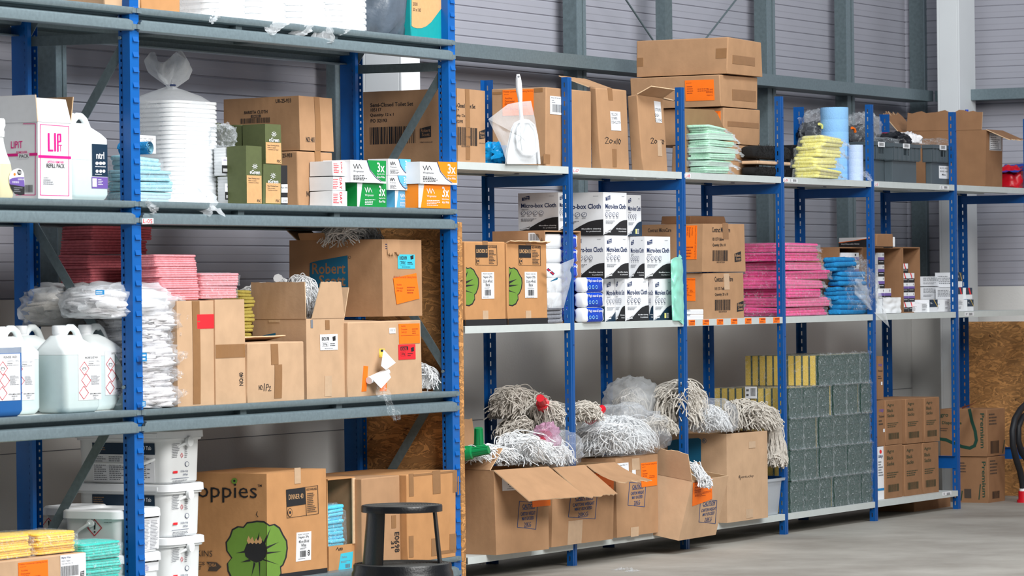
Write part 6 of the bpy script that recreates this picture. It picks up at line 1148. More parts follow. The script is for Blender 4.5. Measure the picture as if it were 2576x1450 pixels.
# micro-box cartons
def micro(lb, pe, pr, yt, z0, Y, pl=None, D=None, alt=False, left=False):
    C_ = Carton(lb, pe, Y, yt, z0, pr=pr, pl=pl, D=D, m=white, tapes=(), name='cloth_box', cat='box', group='white cloth boxes', bulge=.0005, jit=.001, bevel=.002, seam=False)
    def art(sw): 
        I = [('p', [(.10, .115), (.29, .07), (.29, .17), (.10, .2)], navy), ('t', 'Robert', .12, .095, .27, .13, white), ('t', 'Scott', .14, .14, .27, .17, white), ('l', .78, .08, .97, .10, 1, grey), ('t', 'Micro-box Cloth', .08, .27, .95, .385, navy), ('l', .09, .41, .3, .45, 2, grey)]
        for k in range(4): cx_ = .13+.15*k; I += [('c', cx_, .52, .058, .055, navy), ('c', cx_, .52, .048, .045, white), ('n', [(cx_-.025, .535), (cx_+.02, .5)], .012, navy), ('l', cx_-.05, .585, cx_+.05, .62, 2, grey)]
        I += [('l', .08, .66, .5, .74, 3, grey), ('p', [(0, .985), (.12, .97), (.3, .9), (.5, .78), (.68, .69), (.85, .65), (1, .64), (1, 1), (0, 1)], dnavy if alt else ink), ('n', [(.06, .945), (.3, .88)], .012, inkb)]
        if sw: I += [('r', .66, .83, .78, .95, white), ('b', .67, .84, .77, .94, ink), ('r', .54, .83, .63, .95, lemon)]
        else: I += [('t', 'Microfibre cleaning', .52, .84, .95, .88, white), ('t', 'for professionals', .62, .9, .95, .94, white)]
        return I + [('l', .06, .9, .3, .96, 1, white)]
    mb = MB(); draw(mb, C_.F, frac(art(alt)), .0012, True); draw(mb, C_.L, frac(art(False)), .0012, True); C_.ink(mb); return C_
mg = micro('white cloth box in the bottom row, just right of the eraser packs', 1522, 1570, 702, z, .10, D=.17, alt=True)
mh = micro('white cloth box in the middle of the bottom row', 1573, 1631, 700, z, .05, D=.048)
mi_ = micro('white cloth box at the right end of the bottom row, beside the mint film bag', 1644, 1691, 702, z, .04, pl=1630, alt=True)
md = micro('white cloth box at the left of the middle row, its side and front both showing', 1521, 1580, 592, mg.z1+.002, .05, pl=1440)
me = micro('white cloth box set back in the middle row between two others', 1581, 1622, 595, mh.z1+.002, .12, D=.15, alt=True)
mf = micro('white cloth box at the right end of the middle row', 1622, 1686, 595, mi_.z1+.002, .045, D=.072)
mb_ = micro('white cloth box in the top row with its wide side facing left past the upright', 1518, 1576, 483, md.z1+.002, .05, pl=1405)
mc = micro('white cloth box set back at the right end of the top row', 1577, 1613, 490, me.z1+.002, .11, D=.13, alt=True)
base_ = Carton('brown carton behind the eraser sponges, carrying the shaded cloth box', 1420, .30, 580, z, pr=1500, D=.2, m=kraft3, tapes=()) if False else None
ma = micro('shaded white cloth box in the top row on the brown carton behind the upright', 1405, 1440, 484, f2.z1+.002, .12, pl=1304)
rt = empty('film_sleeve', (on_y(1702, 810, .0).x, .0, z), 'tall narrow mint coloured film sleeve hanging over the shelf edge by the upright', 'film sleeve')
mb = MB(); mb.grid(lambda u, v: on_y((1687+4*v)+u*((1718-1687)-6*v*v)+ (6*v*v if u > .5 else 0), 655-8*(1-v)*sin(u*pi)+152*v+(8 if u > .7 else 0)*v*v, .0-.014*sin(pi*u)+.006*noise.noise(V((u*4, v*9, 2)))), 12, 30, tealf); mb.grid(lambda u, v: on_y((1687+4*v)+(1-u)*((1718-1687)-6*v*v), 655-8*(1-v)*sin(u*pi)+152*v, .012), 6, 10, tealf); mb.build('sleeve_body', rt, angle=80)
mb = MB(); mb.face([on_y(1697, 655, -.002), on_y(1716, 650, -.002), on_y(1713, 643, -.002), on_y(1708, 640, -.002), on_y(1706, 648, -.002)], tealf); mb.build('film_tip', rt, smooth=False); mb = MB(); mb.face([on_y(1705, 805, -.008), on_y(1720, 818, -.012), on_y(1716, 796, -.008)], tealf); mb.build('film_tip', rt, smooth=False)
# microfibre cartons
def cmf(pe, x0, x1, ya, kk_): return [('t', 'Contract Microfibre', x0, ya, x1, ya+13, ink), ('t', '101137-Yellow', x0, ya+26, x0+29, ya+34, ink), ('t', 'Quantity: 20 x 10', x0, ya+41, x0+33, ya+50, ink), ('b', x0, ya+58, x0+40, ya+85, ink), ('t', '502107024', x0+10, ya+86, x0+30, ya+90, inkb)]+rsb(x0+56, ya+62, x0+73, ya+88, ink, kraft)
f7a = Carton('lower brown microfibre carton with orange label beside the pink packs', 1770, .037, 686, z, pr=1871, pl=1700, m=kraft, tapes=(), bulge=.003, jit=.005, prints={'F': cmf(0, 1797, 1843, 697, 0)})
f7a.sticker('L', 1722, 699, 1750, 757, orange, ship(1722, 699, 1750, 757), 'orange delivery label')
f7b = Carton('upper brown microfibre carton with an upright orange label', 1765, .037, 561, f7a.z1+.003, pr=1875, pl=1613, m=kraft, tapes=(), bulge=.003, jit=.005, prints={'F': cmf(0, 1792, 1839, 572, 0), 'L': [('t', 'Contract MicroCare', 1630, 575, 1688, 585, inkb)]})
f7b.sticker('L', 1723, 568, 1752, 653, orange, ship(1723, 568, 1752, 653, 1), 'orange delivery label turned on its side'); f7b.vtape('F', 1820, 562, 1834, 602); f7a.vtape('F', 1820, 690, 1834, 730, tapel)
a, b = on_y(1690, 548, .22), on_y(1830, 550, .2); c_ = Carton('flattened brown carton lid lying on top of the upper microfibre carton', 1736, .2, 540, f7b.z1+.002, pr=1828, pl=1662, m=kraft3, tapes=(), bulge=.002, jit=.01)
for i in range(2): Carton(('lower', 'upper')[i]+' of two flat white boxes on the shelf in front of the microfibre carton', 1724, .0, (787, 774)[i], z+.0+i*.0225, pr=1770, D=.03, m=white, tapes=(), name='small_box', cat='box', group='flat white boxes', ztop=z+.0215+i*.0225, bulge=0, jit=.001, seam=False, prints={'F': [('l', 1727, (790, 778)[i], 1738, (796, 784)[i], 2, grey)]})
# magenta packs
rx = (2085, 2092, 2072, 2080, 2096, 2078, 2070, 2068); zt_ = on_y(1990, 612, .02).z; hh = (zt_-z)/8
for i in range(8):
    pk(('lowest', 'second lowest', 'third lowest', 'fourth', 'fifth', 'third highest', 'second highest', 'topmost')[i]+' bright pink cloth pack in the big pile beside the microfibre cartons', 1974+(i % 3)*3, rx[i]-4, .036, z+.002+i*hh, z+.002+(i+1)*hh, hot, 3, .24, 150+i, .009, clear if i % 2 else crystal, .03, 'bright pink cloth packs', r=.02)
# blue bagged packs
Y_ = .03; hh = .068
for i in range(4):
    pk(('lowest', 'second lowest', 'second highest', 'topmost')[i]+' blue cloth pack in its slumping pile beside the pink ones', (2112, 2110, 2116, 2106)[i], (2210, 2200, 2186, 2160)[i], Y_, z+.002+i*hh, z+.002+(i+1)*hh, azure, 3, .086, 170+i, .014, None, 0, 'blue cloth packs', r=.03)
mb = MB(); blob(mb, on_y(2140, 720, .09), .17, .10, .13, crystal, 31, .3, 16, 44, 30, flat=-.9); 
mb.grid(lambda u, v: on_y(2150+60*u+28*v*u, 700+ (40+75*u)*v+10*u, .03-.05*v*u+.02*noise.noise(V((u*4, v*4, 9)))), 16, 16, milky); tag(mb.build('plastic_bag', loc=(on_y(2135, 800, .09).x, .09, z), angle=80), 'large clear bag over the blue cloth packs, trailing over the shelf edge', 'plastic bag')
a = on_y(2245, 770, .05); mb = MB(); c0, c1 = on_y(2221, 745, .03), on_y(2266, 792, .03)
mb.grid(lambda u, v: V((c0.x+(c1.x-c0.x)*u, .03+.01*noise.noise(V((u*4, v*4, 0))), z+.002+(c0.z-z-.01)*v)), 12, 12, capw); mb.box(c0.x+.002, c1.x-.002, .036, .09, z+.001, c0.z-.014, capw)
tag(mb.build('white_pouch', loc=(a.x, .08, z), angle=60), 'soft white pouch standing on the shelf in front of the open glove cartons', 'pouch')
# open glove cartons
def glovebox(lb, px0, yt, w_, h_, d_, Y, z0, style, parent_x=None, group='disposable glove boxes', X=None):
    X = on_y(px0, yt, Y).x if X is None else X; rt = MB(); x1 = X+w_
    rt.box(X, x1, Y, Y+d_, z0, z0+h_, white); F = Face((X, Y, z0), (x1, Y, z0), (x1, Y, z0+h_), (X, Y, z0+h_)); L = Face((X, Y+d_, z0), (X, Y, z0), (X, Y, z0+h_), (X, Y+d_, z0+h_))
    if style == 'p': I = [('r', 0, .38, 1, .62, purple), ('r', 0, .62, 1, 1, ink), ('l', .15, .7, .9, .82, 1, white), ('c', .8, .18, .04, .1, ink)]
    elif style == 'o': I = [('r', 0, .55, 1, 1, ink), ('p', [(.3, 0), (.45, 0), (.68, .55), (.52, .55)], redlab), ('l', .15, .64, .9, .74, 1, white)]
    elif style == 'y': I = [('r', 0, 0, 1, .6, dnavy), ('p', [(.5, 0), (.56, 0), (1, .55), (1, .62)], yel), ('l', .1, .2, .4, .35, 2, white)]
    elif style == 'r': I = [('r', 0, 0, 1, .6, dnavy), ('p', [(.35, 0), (.55, 0), (.85, .6), (.6, .6)], redlab)]
    elif style == 't': I = [('r', 0, 0, 1, .5, grey), ('r', 0, .5, 1, 1, cyan)]
    else: I = [('l', .1, .1, .9, .5, 4, grey), ('l', .1, .6, .6, .8, 2, grey)]
    draw(rt, F, frac(I), .0006, True); draw(rt, L, frac([('l', .1, .2, .9, .8, 5, grey)]), .0006, True)
    return tag(rt.build('glove_box', loc=((X+x1)/2, Y+d_/2, z0), smooth=False), lb, 'glove box', group)
def opencarton(lb, pe, pr, yt, Y, D): C_ = Carton(lb, pe, Y, yt, z, pr=pr, D=D, m=kraft3, tapes=(), opened=True, bulge=0, jit=0); openfront(C_, .005, kraft3); return C_
o1 = opencarton('open fronted brown carton of purple glove boxes behind the blue cloth bag', 2112, 2172, 622, .12, .24)
o2 = opencarton('open fronted brown carton of glove boxes, just right of the blue upright', 2196, 2268, 622, .10, .22)
o3 = opencarton('open fronted brown carton of orange and purple glove boxes, rightmost of three', 2272, 2315, 622, .10, .22)
Carton('dark brown carton between the pink pile and the open fronted glove cartons', 2060, .2, 625, z, pr=2076, D=.12, m=kraft3, tapes=())
h_ = .0585
nm = ('lowest', 'second', 'third', 'fourth', 'fifth', 'topmost')
for i in range(5): glovebox(nm[i]+' purple glove box of the pile in the carton behind the blue bag', 2117, 700, o1.W-.075, h_-.001, .1, .135, z+.006+i*h_, 'p')
for i in range(5): glovebox(nm[i]+' purple glove box in the left column of the carton right of the upright', 0, 0, .078, h_-.001, .1, .11, z+.006+i*h_, 'p', X=o2.O.x+.085)
for i in range(2): glovebox(('lower', 'upper')[i]+' purple glove box in the short right column of the carton right of the upright', 0, 0, .078, h_-.001, .1, .11, z+.006+i*h_, 'p', X=o2.O.x+.165)
for c in range(2):
    for i in range(5 if c == 0 else 4): glovebox('%s glove box in the %s column of the rightmost open carton' % (nm[i], ('left', 'right')[c]), 0, 0, .078, h_*.82-.001, .1, .11, z+.006+i*h_*.82, ('o', 'p', 'p', 'o', 'o')[i], X=o3.O.x+.008+c*.08)
a = on_y(2110, 620, .1); gb = Carton('long black and white glove carton lying on top of the open cartons', 2246, .05, 596, o1.z1+.003, pr=2250, pl=2110, m=white, tapes=(), name='glove_carton', cat='box', jit=.001, bulge=0, prints={'L': [('p', [(2110, 622), (2110, 612), (2150, 607), (2190, 600), (2246, 596), (2246, 624)], ink), ('n', [(2110, 611), (2150, 606), (2190, 599), (2220, 597)], 1.6, orange), ('t', 'Vinyl Disposable Gloves', 2116, 613, 2162, 617, white)]})
Carton('brown folded carton piece leaning on the long glove carton by the upright', 2205, .02, 588, o2.z1+.002, pr=2247, D=.02, m=kraft3, tapes=(), jit=.004)
LG = (('t', 2375, 730, .05, .04), )
def lg(lb, px, Y, w_, h1, z0, st): return glovebox(lb, px, 760, w_, h1, .12, Y, z+z0, st)
lg('pale glove box at the foot of the loose pile, against the rightmost open carton', 2318, .06, .095, .046, .001, 'w'); lg('dark and yellow glove box on the shelf in the loose pile', 2338, .05, .105, .062, .001, 'y')
lg('plain white long box behind the dark and yellow glove box', 2325, .2, .35, .06, .001, 'w'); lg('grey white long box in the middle of the loose pile', 2318, .2, .26, .062, .064, 'w'); lg('white and turquoise box just left of the last upright', 2380, .17, .10, .064, .064, 't')
lg('black topped long glove box on top of the loose pile', 2316, .2, .36, .05, .13, 'w'); lg('narrow striped white box left of the last upright, on the shelf', 2376, .06, .07, .062, .001, 'w')
lg('striped white box right of the last upright, on the shelf', 2410, .05, .075, .062, .001, 'w'); lg('dark and yellow glove box furthest right on the shelf', 2433, .06, .085, .058, .001, 'y'); lg('dark and orange glove box stacked right of the last upright', 2409, .07, .07, .058, .064, 'r')
lg('dark and orange glove box furthest right, upper one of its pair', 2430, .08, .085, .058, .062, 'r'); lg('dark and yellow glove box topmost right of the last upright', 2408, .1, .07, .075, .124, 'y')

# ================================================================== bottom shelf and floor
z = .0945
def caution(C_, x0, y0, x1, y1, face='F', full=True):
    w_, h_ = x1-x0, y1-y0; I = [('n', [(x0+w_*.09, y0), (x1, y0+h_*.07), (x1-w_*.07, y1), (x0, y1-h_*.07), (x0+w_*.09, y0)], 1.3, cau), ('t', 'CAUTION', x0+w_*.24, y0+h_*.12, x1-w_*.15, y0+h_*.28, cau), ('r', x0+w_*.24, y0+h_*.29, x1-w_*.15, y0+h_*.31, cau), ('t', 'CARTON WEIGHT', x0+w_*.15, y0+h_*.4, x1-w_*.1, y0+h_*.53, cau), ('t', 'MAY EXCEED', x0+w_*.22, y0+h_*.57, x1-w_*.18, y0+h_*.69, cau), ('t', '20KG', x0+w_*.33, y0+h_*.76, x1-w_*.32, y0+h_*.91, cau), ('r', x0+w_*.33, y0+h_*.925, x1-w_*.33, y0+h_*.94, cau)]
    mb = MB(); draw(mb, getattr(C_, face), I); C_.ink(mb)
g1 = Carton('open brown caution carton of green socket mops beside the strand board, flaps hanging out', 1247, -.05, 1184, z, pr=1380, D=.34, yaw=-.09, m=kraft, tapes=(), opened=True, bulge=.004, jit=.006)
caution(g1, 1299, 1261, 1349, 1332)
g1.sticker('F', 1261, 1199, 1302, 1236, white, [('t', 'Socket Mop 12', 1266, 1203, 1289, 1206, ink), ('r', 1275, 1212, 1289, 1220, ink), ('t', 'Green', 1276, 1213, 1288, 1219, white), ('t', '102198', 1278, 1223, 1286, 1226, ink), ('l', 1273, 1229, 1291, 1232, 1, ink)], 'white green mop label')
g1.sticker('F', 1335, 1258, 1382, 1276, orange, (), 'orange label mostly under the flap')
g1.flap('F', radians(-34), .205, taper=-.02, torn=.002); g1.flap('B', radians(80), .19, torn=.006); g1.flap('L', radians(140), .13, taper=.02, torn=.004, part=(.1, .95)); 
g2 = Carton('open brown caution carton with torn flaps, second from the strand board', 1386, -.045, 1178, z, pr=1541, D=.33, m=kraft, tapes=(), opened=True, bulge=.004, jit=.006, lean=.02)
caution(g2, 1428, 1242, 1500, 1306)
g2.sticker('F', 1476, 1193, 1542, 1251, orange, ship(1476, 1193, 1542, 1251), 'orange delivery label under a torn flap'); g2.vtape('F', 1428, 1312, 1462, 1372, tapel)
g2.flap('F', radians(-38), .19, part=(0, .5), taper=-.02, torn=.006); g2.flap('F', radians(-20), .17, part=(.54, 1), taper=-.04, torn=.014, bend=.012)
g3 = Carton('closed brown caution carton with orange label, carrying the clear bag of white mops', 1551, -.03, 1153, z, pr=1655, pl=1446, m=kraft, tapes=(), bulge=.003, jit=.005)
caution(g3, 1578, 1214, 1622, 1276); g3.sticker('F', 1610, 1167, 1651, 1227, orange, ship(1610, 1167, 1651, 1227), 'orange delivery label')
g3.sticker('F', 1552, 1167, 1580, 1200, white, [('t', 'Socket Mop 12', 1554, 1171, 1576, 1174, ink), ('r', 1558, 1181, 1569, 1188, ink), ('t', 'Red', 1560, 1182, 1567, 1187, white), ('t', '102200', 1558, 1192, 1568, 1195, ink)], 'white red mop label'); g3.sticker('F', 1588, 1184, 1597, 1201, white, (), 'tiny blank white sticker')
g3.vtape('F', 1588, 1155, 1607, 1185, tapel); g3.vtape('F', 1586, 1328, 1606, 1352, tapel)
g4 = Carton('tipped open pale brown caution carton with mop strands and orange label hanging out', 1706, -.12, 1210, z-.035, pr=1800, pl=1655, D=.26, m=kraft2, tapes=(), opened=True, bulge=.005, jit=.01, lean=.05, rise=.05, yaw=.05)
caution(g4, 1756, 1256, 1802, 1318)
patch(g4.F, g4.root, 'sticker', (1743, 1216, 1790, 1204, 1789, 1256, 1740, 1274), orange, ship(1743, 1212, 1789, 1262), 'orange delivery label', .0016)
g4.flap('L', radians(76), .12, torn=.004, taper=.02); g4.flap('B', radians(60), .10, torn=.004)
g5 = Carton('tall open pale brown carton with petrol blue printed block, heaped with mops', 1828, -.045, 1091, z+.001, pr=1931, pl=1640, m=kraft2, tapes=(), opened=True, bulge=0, jit=.006, prints={
    'L': [('p', [(1680, 1112), (1700, 1106), (1758, 1102), (1764, 1106), (1764, 1162), (1680, 1168)], tealink), ('c', 1772, 1109, 5.6, 6.2, tealink), ('c', 1772, 1109, 4.6, 5.2, kraft2), ('t', 'R', 1769.5, 1105, 1775, 1113, tealink)], 'F': [('n', [(1860, 1196), (1862, 1208)], 1, inkb), ('t', 'Kentucky', 1858, 1198, 1896, 1206, inkb)]})
g5.vtape('F', 1876, 1282, 1894, 1305, tapel); g5.sticker('F', 1883, 1111, 1900, 1128, tapel)
g4.sticker('F', 1806, 1204, 1824, 1240, white, [('l', 1808, 1210, 1822, 1236, 5, ink)]) if False else None
F = Face(on_y(1804, 1243, -.13), on_y(1823, 1226, -.13), on_y(1827, 1203, -.13), on_y(1806, 1218, -.13)); rt = tag(patch(F, g4.root, 'hanging_label', (1805, 1216, 1826, 1204, 1823, 1226, 1804, 1243), white, [('r', 1811, 1216, 1819, 1224, ink), ('l', 1809, 1226, 1819, 1234, 2, grey)], 'white label curling off the carton'), 'white label curling off the carton', 'x'); del rt['category']
# mops
def mp(lb, px, py, Y, rx, ry, rz, m, n, seed, **k): a = on_y(px, py, Y); return mop(lb, (a.x, Y, a.z), rx, ry, rz, m, n, seed, **k)
a = g1.O+g1.ex*.15
t0 = on_y(1205, 1130, .05); mp('white mop head with an upright green socket in the first caution carton', 1230, 1165, .08, .17, .12, .07, yarnw, 120, 40, socket=grn, sdir=(-.2, -.1, 1), root_at=t0, r=.0034)
t0 = on_y(1178, 1140, .0); mp('white mop head with a green socket pointing at the camera, next to the strand board', 1185, 1160, .04, .08, .08, .05, yarnw, 70, 41, socket=grn, sdir=(.2, -1, .15), root_at=t0, r=.0034)
mp('white mop head draping over the first caution carton towards the second', 1325, 1170, .05, .16, .14, .13, yarnw, 150, 42, r=.0034, root_at=on_y(1285, 1110, .12))
mp('bagged white mop head in front of the blue upright, slumped over the second caution carton', 1385, 1172, .06, .15, .10, .10, yarnw, 130, 43, film_=clear)
def sock(lb, px, py, Y, d, m): 
    mb = MB(); p = on_y(px, py, Y); d = V(d).normalized(); mb.tube([p, p+d*.03, p+d*.035, p+d*.1], [.034, .03, .02, .017], m, 16); return tag(mb.build('plastic_socket', loc=tuple(p)), lb, 'mop socket')
mp('big grey unbleached mop head piled highest beside the rear upright', 1300, 1052, .26, .21, .10, .13, yarng, 230, 44, r=.0038, root_at=on_y(1350, 1010, .22), yaw=0)
mp('grey mop head under the highest one, above the white mops', 1320, 1100, .22, .20, .10, .085, yarng, 150, 45, r=.0036)
mp('frayed grey mop head with a dark red socket, just left of the front upright', 1395, 1075, .10, .12, .09, .10, yarng, 200, 46, socket=redp, sdir=(-.8, -.3, .3), root_at=on_y(1366, 1018, .09), r=.0034)
mp('grey mop head with a bright red socket pointing right, just right of the front upright', 1468, 1062, .10, .12, .09, .085, yarng, 150, 47, socket=redp, sdir=(.9, -.15, .35), root_at=on_y(1488, 1048, .07), r=.0034)
rt = sock('dark red mop socket in pink cloudy film, left of the front upright', 1370, 1100, .03, (-.9, -.3, -.2), redd); mb = MB(); blob(mb, on_y(1375, 1105, .02), .07, .04, .06, pinkf, 5, .35, 16, 28, 20); o = mb.build('pink_film', None, loc=None, angle=80); o.location = (0, 0, 0); tag(o, 'pink cloudy film bag crumpled around a dark red socket', 'plastic bag')
mp('clear bag of long white mops lying on the closed caution carton', 1545, 1142, .10, .30, .16, .14, yarnw, 330, 48, film_=clear, r=.0034)
mp('grey bagged mop bundle behind, to the left of the highest mop on the right', 1590, 1060, .25, .16, .08, .13, yarng, 60, 49, film_=milky, r=.0034)
mp('largest beige mop head, looped strands hanging beside the next upright', 1712, 1072, .10, .20, .13, .20, yarng, 330, 50, r=.0042, root_at=on_y(1708, 970, .12), hang=.05)
mp('short frayed grey mop end below the largest beige mop head', 1660, 1095, .04, .11, .08, .07, yarng, 160, 51, r=.0038, film_=None)
mp('clear bagged white mop bulging from the tall pale carton', 1782, 1086, .02, .13, .11, .10, yarnw, 170, 52, film_=clear)
mp('beige mop head spilling from the tall pale carton down its far side', 1895, 1082, .07, .22, .12, .12, yarng, 260, 53, r=.0042, root_at=on_y(1850, 1015, .1))
t0 = on_y(1945, 1040, .03); mb_n = mp('beige mop strands hanging down beside the clear tub', 1953, 1175, .0, .055, .05, .06, yarng, 130, 54, r=.0042, root_at=t0, core=False)
mp('white mop strands hanging over the orange label of the tipped carton', 1776, 1228, -.205, .05, .02, .05, yarnw, 70, 55, root_at=on_y(1742, 1168, -.13), core=False, r=.0036)
# clear tub
A, B_ = on_y(1932, 1290, .0), on_y(1974, 1285, .0); rt = empty('storage_tub', ((A.x+B_.x)/2, .15, z), 'cloudy clear plastic storage tub on the bottom shelf under the hanging mop strands', 'storage tub')
hz_ = on_y(1995, 1200, .0).z-z; O = V(((A.x+B_.x)/2, .14, z+.001)); hw = (B_.x-A.x)/2; ex, ey = V((1, 0, 0)), V((0, 1, 0))
mb = MB(); mb.loft([(0, 0, 0, hw-.02, .12, .02), (.004, 0, 0, hw-.018, .122, .02), (hz_*.93, 0, 0, hw-.004, .135, .02)], O, ex, ey, tubclear, cap1=False); mb.loft([(hz_*.93, 0, 0, hw+.008, .147, .02), (hz_, 0, 0, hw+.01, .149, .02), (hz_, 0, 0, hw-.003, .136, .02), (hz_*.94, 0, 0, hw-.004, .135, .02)], O, ex, ey, tubclear, cap0=False, cap1=False); mb.build('tub_body', rt, angle=30)
# sponge packs: one built, the rest copied
ztop = on_y(2080, 893, .02).z; sh = (ztop-z)/5; x0 = on_y(1980, 1080, .02).x; x1 = on_y(2195, 1080, .02).x; nw = 6; sw = (x1-x0)/nw; sd = .37
rt0 = None; mb = MB(); n = 10; hs = (sh-.004)/2; O = V((0, 0, 0))
for k in range(n):
    ya = k*sd/n; t = sd/n
    mb.box(.001, sw-.010, ya+.008, ya+t-.0004, .001, sh-.004, sponge_y); mb.box(.0, sw-.009, ya, ya+.008, .0, sh-.003, scourer)
for k in range(1, 3): mb.box(.0, sw-.009, -.0015, -.0003, sh*k/3-.002, sh*k/3+.001, scourer)
rt0 = bpy.data.objects.new('sponge_scourer_pack', None); COL.objects.link(rt0); rt0['_o'] = (0, 0, 0); rt0.empty_display_size = .05
sb = mb.build('sponges', rt0, smooth=False)
films = []
for v_ in range(3):
    mb = MB()
    def fw(u, v, v_=v_): return V((-.002+(sw+.0)*u, -.006-.007*abs(noise.noise(V((u*5+v_*9, v*4, v_))))-.006*max(0, abs(v-.5)-.38)*8, -.002+(sh)*v))
    mb.grid(fw, 18, 14, crystal); mb.grid(lambda u, v: V((sw*u, -.010-.03*noise.noise(V((u*7+v_*3, 1, v)))*v-.004, sh-.004+.016*v*(.5+noise.noise(V((u*8, v_, 5)))))), 16, 3, crystal)
    mb.grid(lambda u, v: V((-.003, sd*u, sh*v)), 4, 3, clear); mb.grid(lambda u, v: V((sw*v, sd*u, sh-.001)), 4, 3, clear); films.append(mb)
fo = [f.build('film_wrap', rt0, angle=70) for f in films]
for f in fo[1:]: f.parent = None
cols = ('leftmost', 'second', 'third', 'fourth', 'fifth', 'rightmost'); rows = ('bottom', 'second', 'third', 'fourth', 'top'); first = True; cnt = 0
for r_ in range(5):
    for c_ in range(nw):
        if r_ == 4 and c_ < 2: continue
        if first: o = rt0; first = False; fc = fo[0]
        else:
            o = rt0.copy(); COL.objects.link(o); s2 = sb.copy(); COL.objects.link(s2); s2.parent = o; f2_ = fo[cnt % 3].copy(); COL.objects.link(f2_); f2_.parent = o
        cnt += 1; o.location = (x0+sw*c_+.001, .016+random.uniform(-.004, .006), z+.001+sh*r_)
        tag(o, 'film wrapped pack of green scourer sponges, %s column of the %s row' % (('left', 'second', 'third', 'fourth', 'fifth', 'last')[c_], rows[r_]), 'sponge pack', 'film wrapped scourer sponge packs')
for f in fo[1:]: bpy.data.objects.remove(f)
F = Face((x0, .016+sd, z+.001+sh*3), (x0, .016, z+.001+sh*3), (x0, .016, z+sh*4), (x0, .016+sd, z+sh*4)); o = patch(F, None, 'barcode_slip', (1876, 973, 1906, 1003), white, [('b', 1890, 977, 1903, 997, ink), ('l', 1879, 976, 1886, 1000, 2, ink)], None, .008); tag(o, 'white barcode label on the yellow end of the fourth row of sponge packs', 'label')
# zap cartons
def zap(lb, pe, pr, yt, z0, pl=None, D=.26, it='green'):
    C_ = Carton(lb, pe, .04, yt, z0, pr=pr, pl=pl, D=D if pl is None else None, m=kraft3, tapes=(), bulge=.001, group='brown cartons on the end bay bottom shelf', jit=.002)
    m_ = mat('dark green print', 62, 66, 44, .8, noise_amt=0); fdraw(C_, 'F', [('t', 'Agro', .1, .08, .5, .16, m_), ('t', 'Black', .1, .2, .45, .27, m_), ('t', 'Sacks', .1, .31, .5, .38, m_), ('b', .15, .74, .8, .88, m_), ('l', .1, .5, .8, .62, 3, m_)]); return C_
lo = []
for i, (a, b) in enumerate(((2226, 2270), (2276, 2319), (2322, 2362))): lo.append(zap(('left', 'middle', 'right')[i]+' brown carton of the lower row on the end bay bottom shelf', a, b, (1122, 1119, 1115)[i], z, D=.26))
for i, (a, b) in enumerate(((2228, 2270), (2279, 2320), (2326, 2364))): zap(('left', 'middle', 'right')[i]+' brown carton of the upper row on the end bay bottom shelf', a, b, (1007, 1004, 1001)[i], lo[i].z1+.002, D=.26)
n1 = Carton('narrow white and blue carton on the bottom shelf, right of the sponge packs', 2207, .045, 1125, z, pr=2224, D=.2, m=white, tapes=(), prints={'F': [('t', 'zap', 2209, 1147, 2221, 1155, navy), ('l', 2209, 1160, 2222, 1200, 6, grey), ('r', 2207, 1230, 2224, 1236, azure), ('c', 2215, 1137, 3, 5, redlab)]}, seam=False)
n2 = Carton('narrow brown carton with purple print on top of the narrow white one', 2207, .045, 1007, n1.z1+.002, pr=2226, D=.2, m=kraft3, tapes=(), prints={'F': [('t', 'zap', 2211, 1031, 2224, 1040, purple), ('t', 'Thickened', 2210, 1046, 2225, 1052, inkb), ('r', 2221, 1080, 2227, 1088, white), ('l', 2210, 1056, 2224, 1072, 2, inkb)]}, seam=False)
Carton('narrow upright brown carton with purple print, topmost beside the rear upright', 2207, .045, 896, n2.z1+.002, pr=2222, D=.2, m=kraft3, tapes=(), prints={'F': [('t', 'zap', 2209, 916, 2219, 924, purple), ('t', 'Thickened', 2208, 931, 2220, 936, inkb), ('r', 2215, 961, 2219, 969, white), ('l', 2208, 945, 2219, 955, 2, inkb)]}, seam=False)
# cartons standing on the floor beyond the last bay
gm = mat('bottle green print', 14, 62, 48, .8, noise_amt=0)
p0_ = on_z(2395, 1287, .0); Yp = -.0
q1 = Carton('lower brown green-printed carton standing on the floor beyond the last shelf bay', 2487, .05, 1150, .0, pr=2528, pl=2400, m=kraft3, tapes=(), bulge=.001, jit=.003)
fdraw(q1, 'F', [('l', .1, .06, .6, .4, 5, inkb), ('b', .2, .76, .65, .92, ink)]); fdraw(q1, 'L', [('t', 'Premium', .82, .1, .93, .88, gm, -90), ('l', .2, .1, .4, .35, 4, inkb), ('r', .3, .7, .5, .9, inkb), ('n', [(.2, .95), (.24, .75)], .03, gm), ('n', [(.72, .92), (.77, .6)], .03, gm)])
q2 = Carton('upper brown carton with a dark green printed curve, stacked beyond the last shelf bay', 2484, .05, 1029, q1.z1+.002, pr=2528, pl=2364, m=kraft3, tapes=(), bulge=.001, jit=.003)
mb = MB(); draw(mb, q2.L, [('n', [(2365, 1105), (2380, 1107), (2400, 1116), (2420, 1124), (2440, 1128), (2452, 1122), (2457, 1108), (2454, 1085), (2446, 1060), (2440, 1031)], 8, gm), ('t', 'Premium', 2467, 1040, 2478, 1128, gm, -90), ('t', 'gro', 2366, 1042, 2386, 1052, gm), ('t', 'Disposable', 2370, 1060, 2420, 1070, gm), ('l', 2366, 1076, 2390, 1086, 2, inkb)]); draw(mb, q2.F, frac([('l', .1, .08, .6, .35, 4, inkb), ('b', .15, .68, .65, .95, ink), ('n', [(.85, .95), (.95, .7)], .04, gm)]), .0009, True); q2.ink(mb)
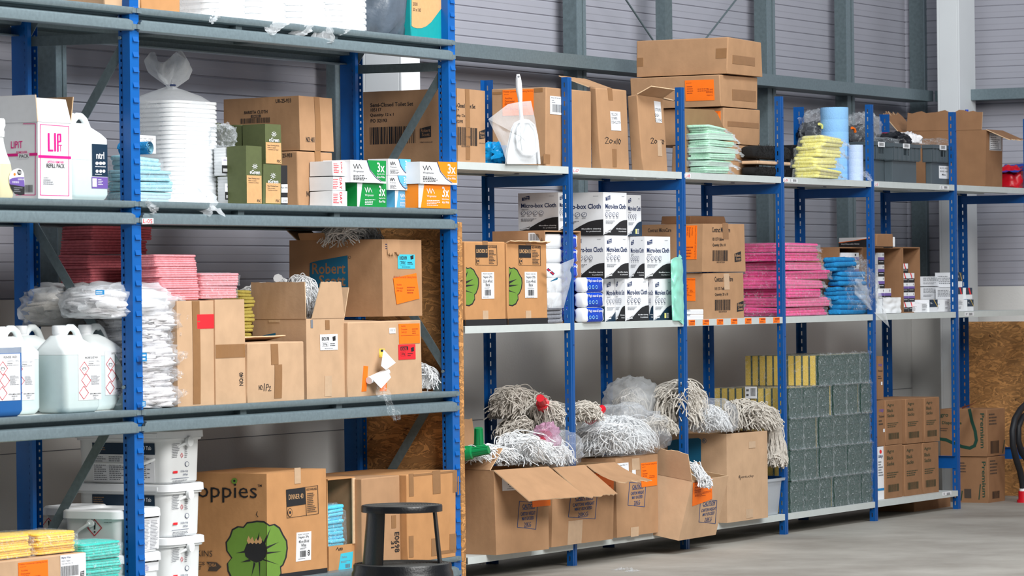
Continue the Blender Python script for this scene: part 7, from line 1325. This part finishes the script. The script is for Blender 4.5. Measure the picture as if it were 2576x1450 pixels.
q3 = Carton('brown carton low on the floor under the end of the bottom shelf, mostly in shadow', 2300, .12, 1262, .0, pr=2392, D=.22, m=kraft3, tapes=(), ztop=.058)
mb = MB(); p = [on_y(x, y, -.10) for x, y in ((2590, 1010), (2568, 1030), (2553, 1055), (2547, 1085), (2548, 1120), (2556, 1155), (2566, 1185), (2572, 1215), (2574, 1236))]
mb.tube([V((q.x, q.y, q.z)) for q in p], .017, hose, 12); rt = empty('vacuum_hose', (p[-1].x, -.10, 0), 'thick black ribbed rubber hose looping down at the right edge of the picture', 'hose'); mb.build('hose_loop', rt)
mb = MB(); p2_ = [on_y(x, y, -.10) for x, y in ((2590, 1040), (2572, 1050), (2562, 1075), (2562, 1110), (2570, 1140), (2585, 1160))]; mb.tube(p2_, .016, hose, 12); mb.build('hose_loop', rt)
mb = MB(); e = p[-1]; mb.tube([e+V((0, 0, .014)), e], .02, capw, 14); mb.build('white_collar', rt); mb = MB(); mb.tube([e, V((e.x, e.y, .015))], .026, redp, 14); mb.tube([V((e.x, e.y, .0)), V((e.x, e.y, .0149))], .034, redp, 14); mb.build('red_foot', rt)
mb = MB(); a = on_y(2420, 1022, .02); mb.grid(lambda u, v: on_y(2420+42*u, 1024-22*u*u+(3-3*u)*v*2-2*sin(u*6), .06+.05*v), 12, 4, redd); tag(mb.build('red_rag', loc=tuple(on_y(2440, 1024, .08))), 'dark red rag lying on the upper carton with the green curve', 'cloth')
# litter on the floor
for i, (px, py, s, lb) in enumerate(((1565, 1436, .05, 'small piece of crumpled clear film on the concrete in front of the second carton'), (1592, 1440, .04, 'torn strip of clear film on the concrete, right of a larger piece'), (1195, 1425, .05, 'wisp of clear film on the floor under the first caution carton'))):
    p = on_z(px, py, 0); mb = MB(); mb.grid(lambda u, v: p+V(((u-.5)*s*2, (v-.5)*s, .002+s*.35*abs(noise.noise(V((u*5, v*5, i)))))), 14, 8, crystal); tag(mb.build('film_scrap', loc=tuple(p), angle=80), lb, 'litter')
for o in list(bpy.data.objects):
    if '_o' in o: del o['_o']
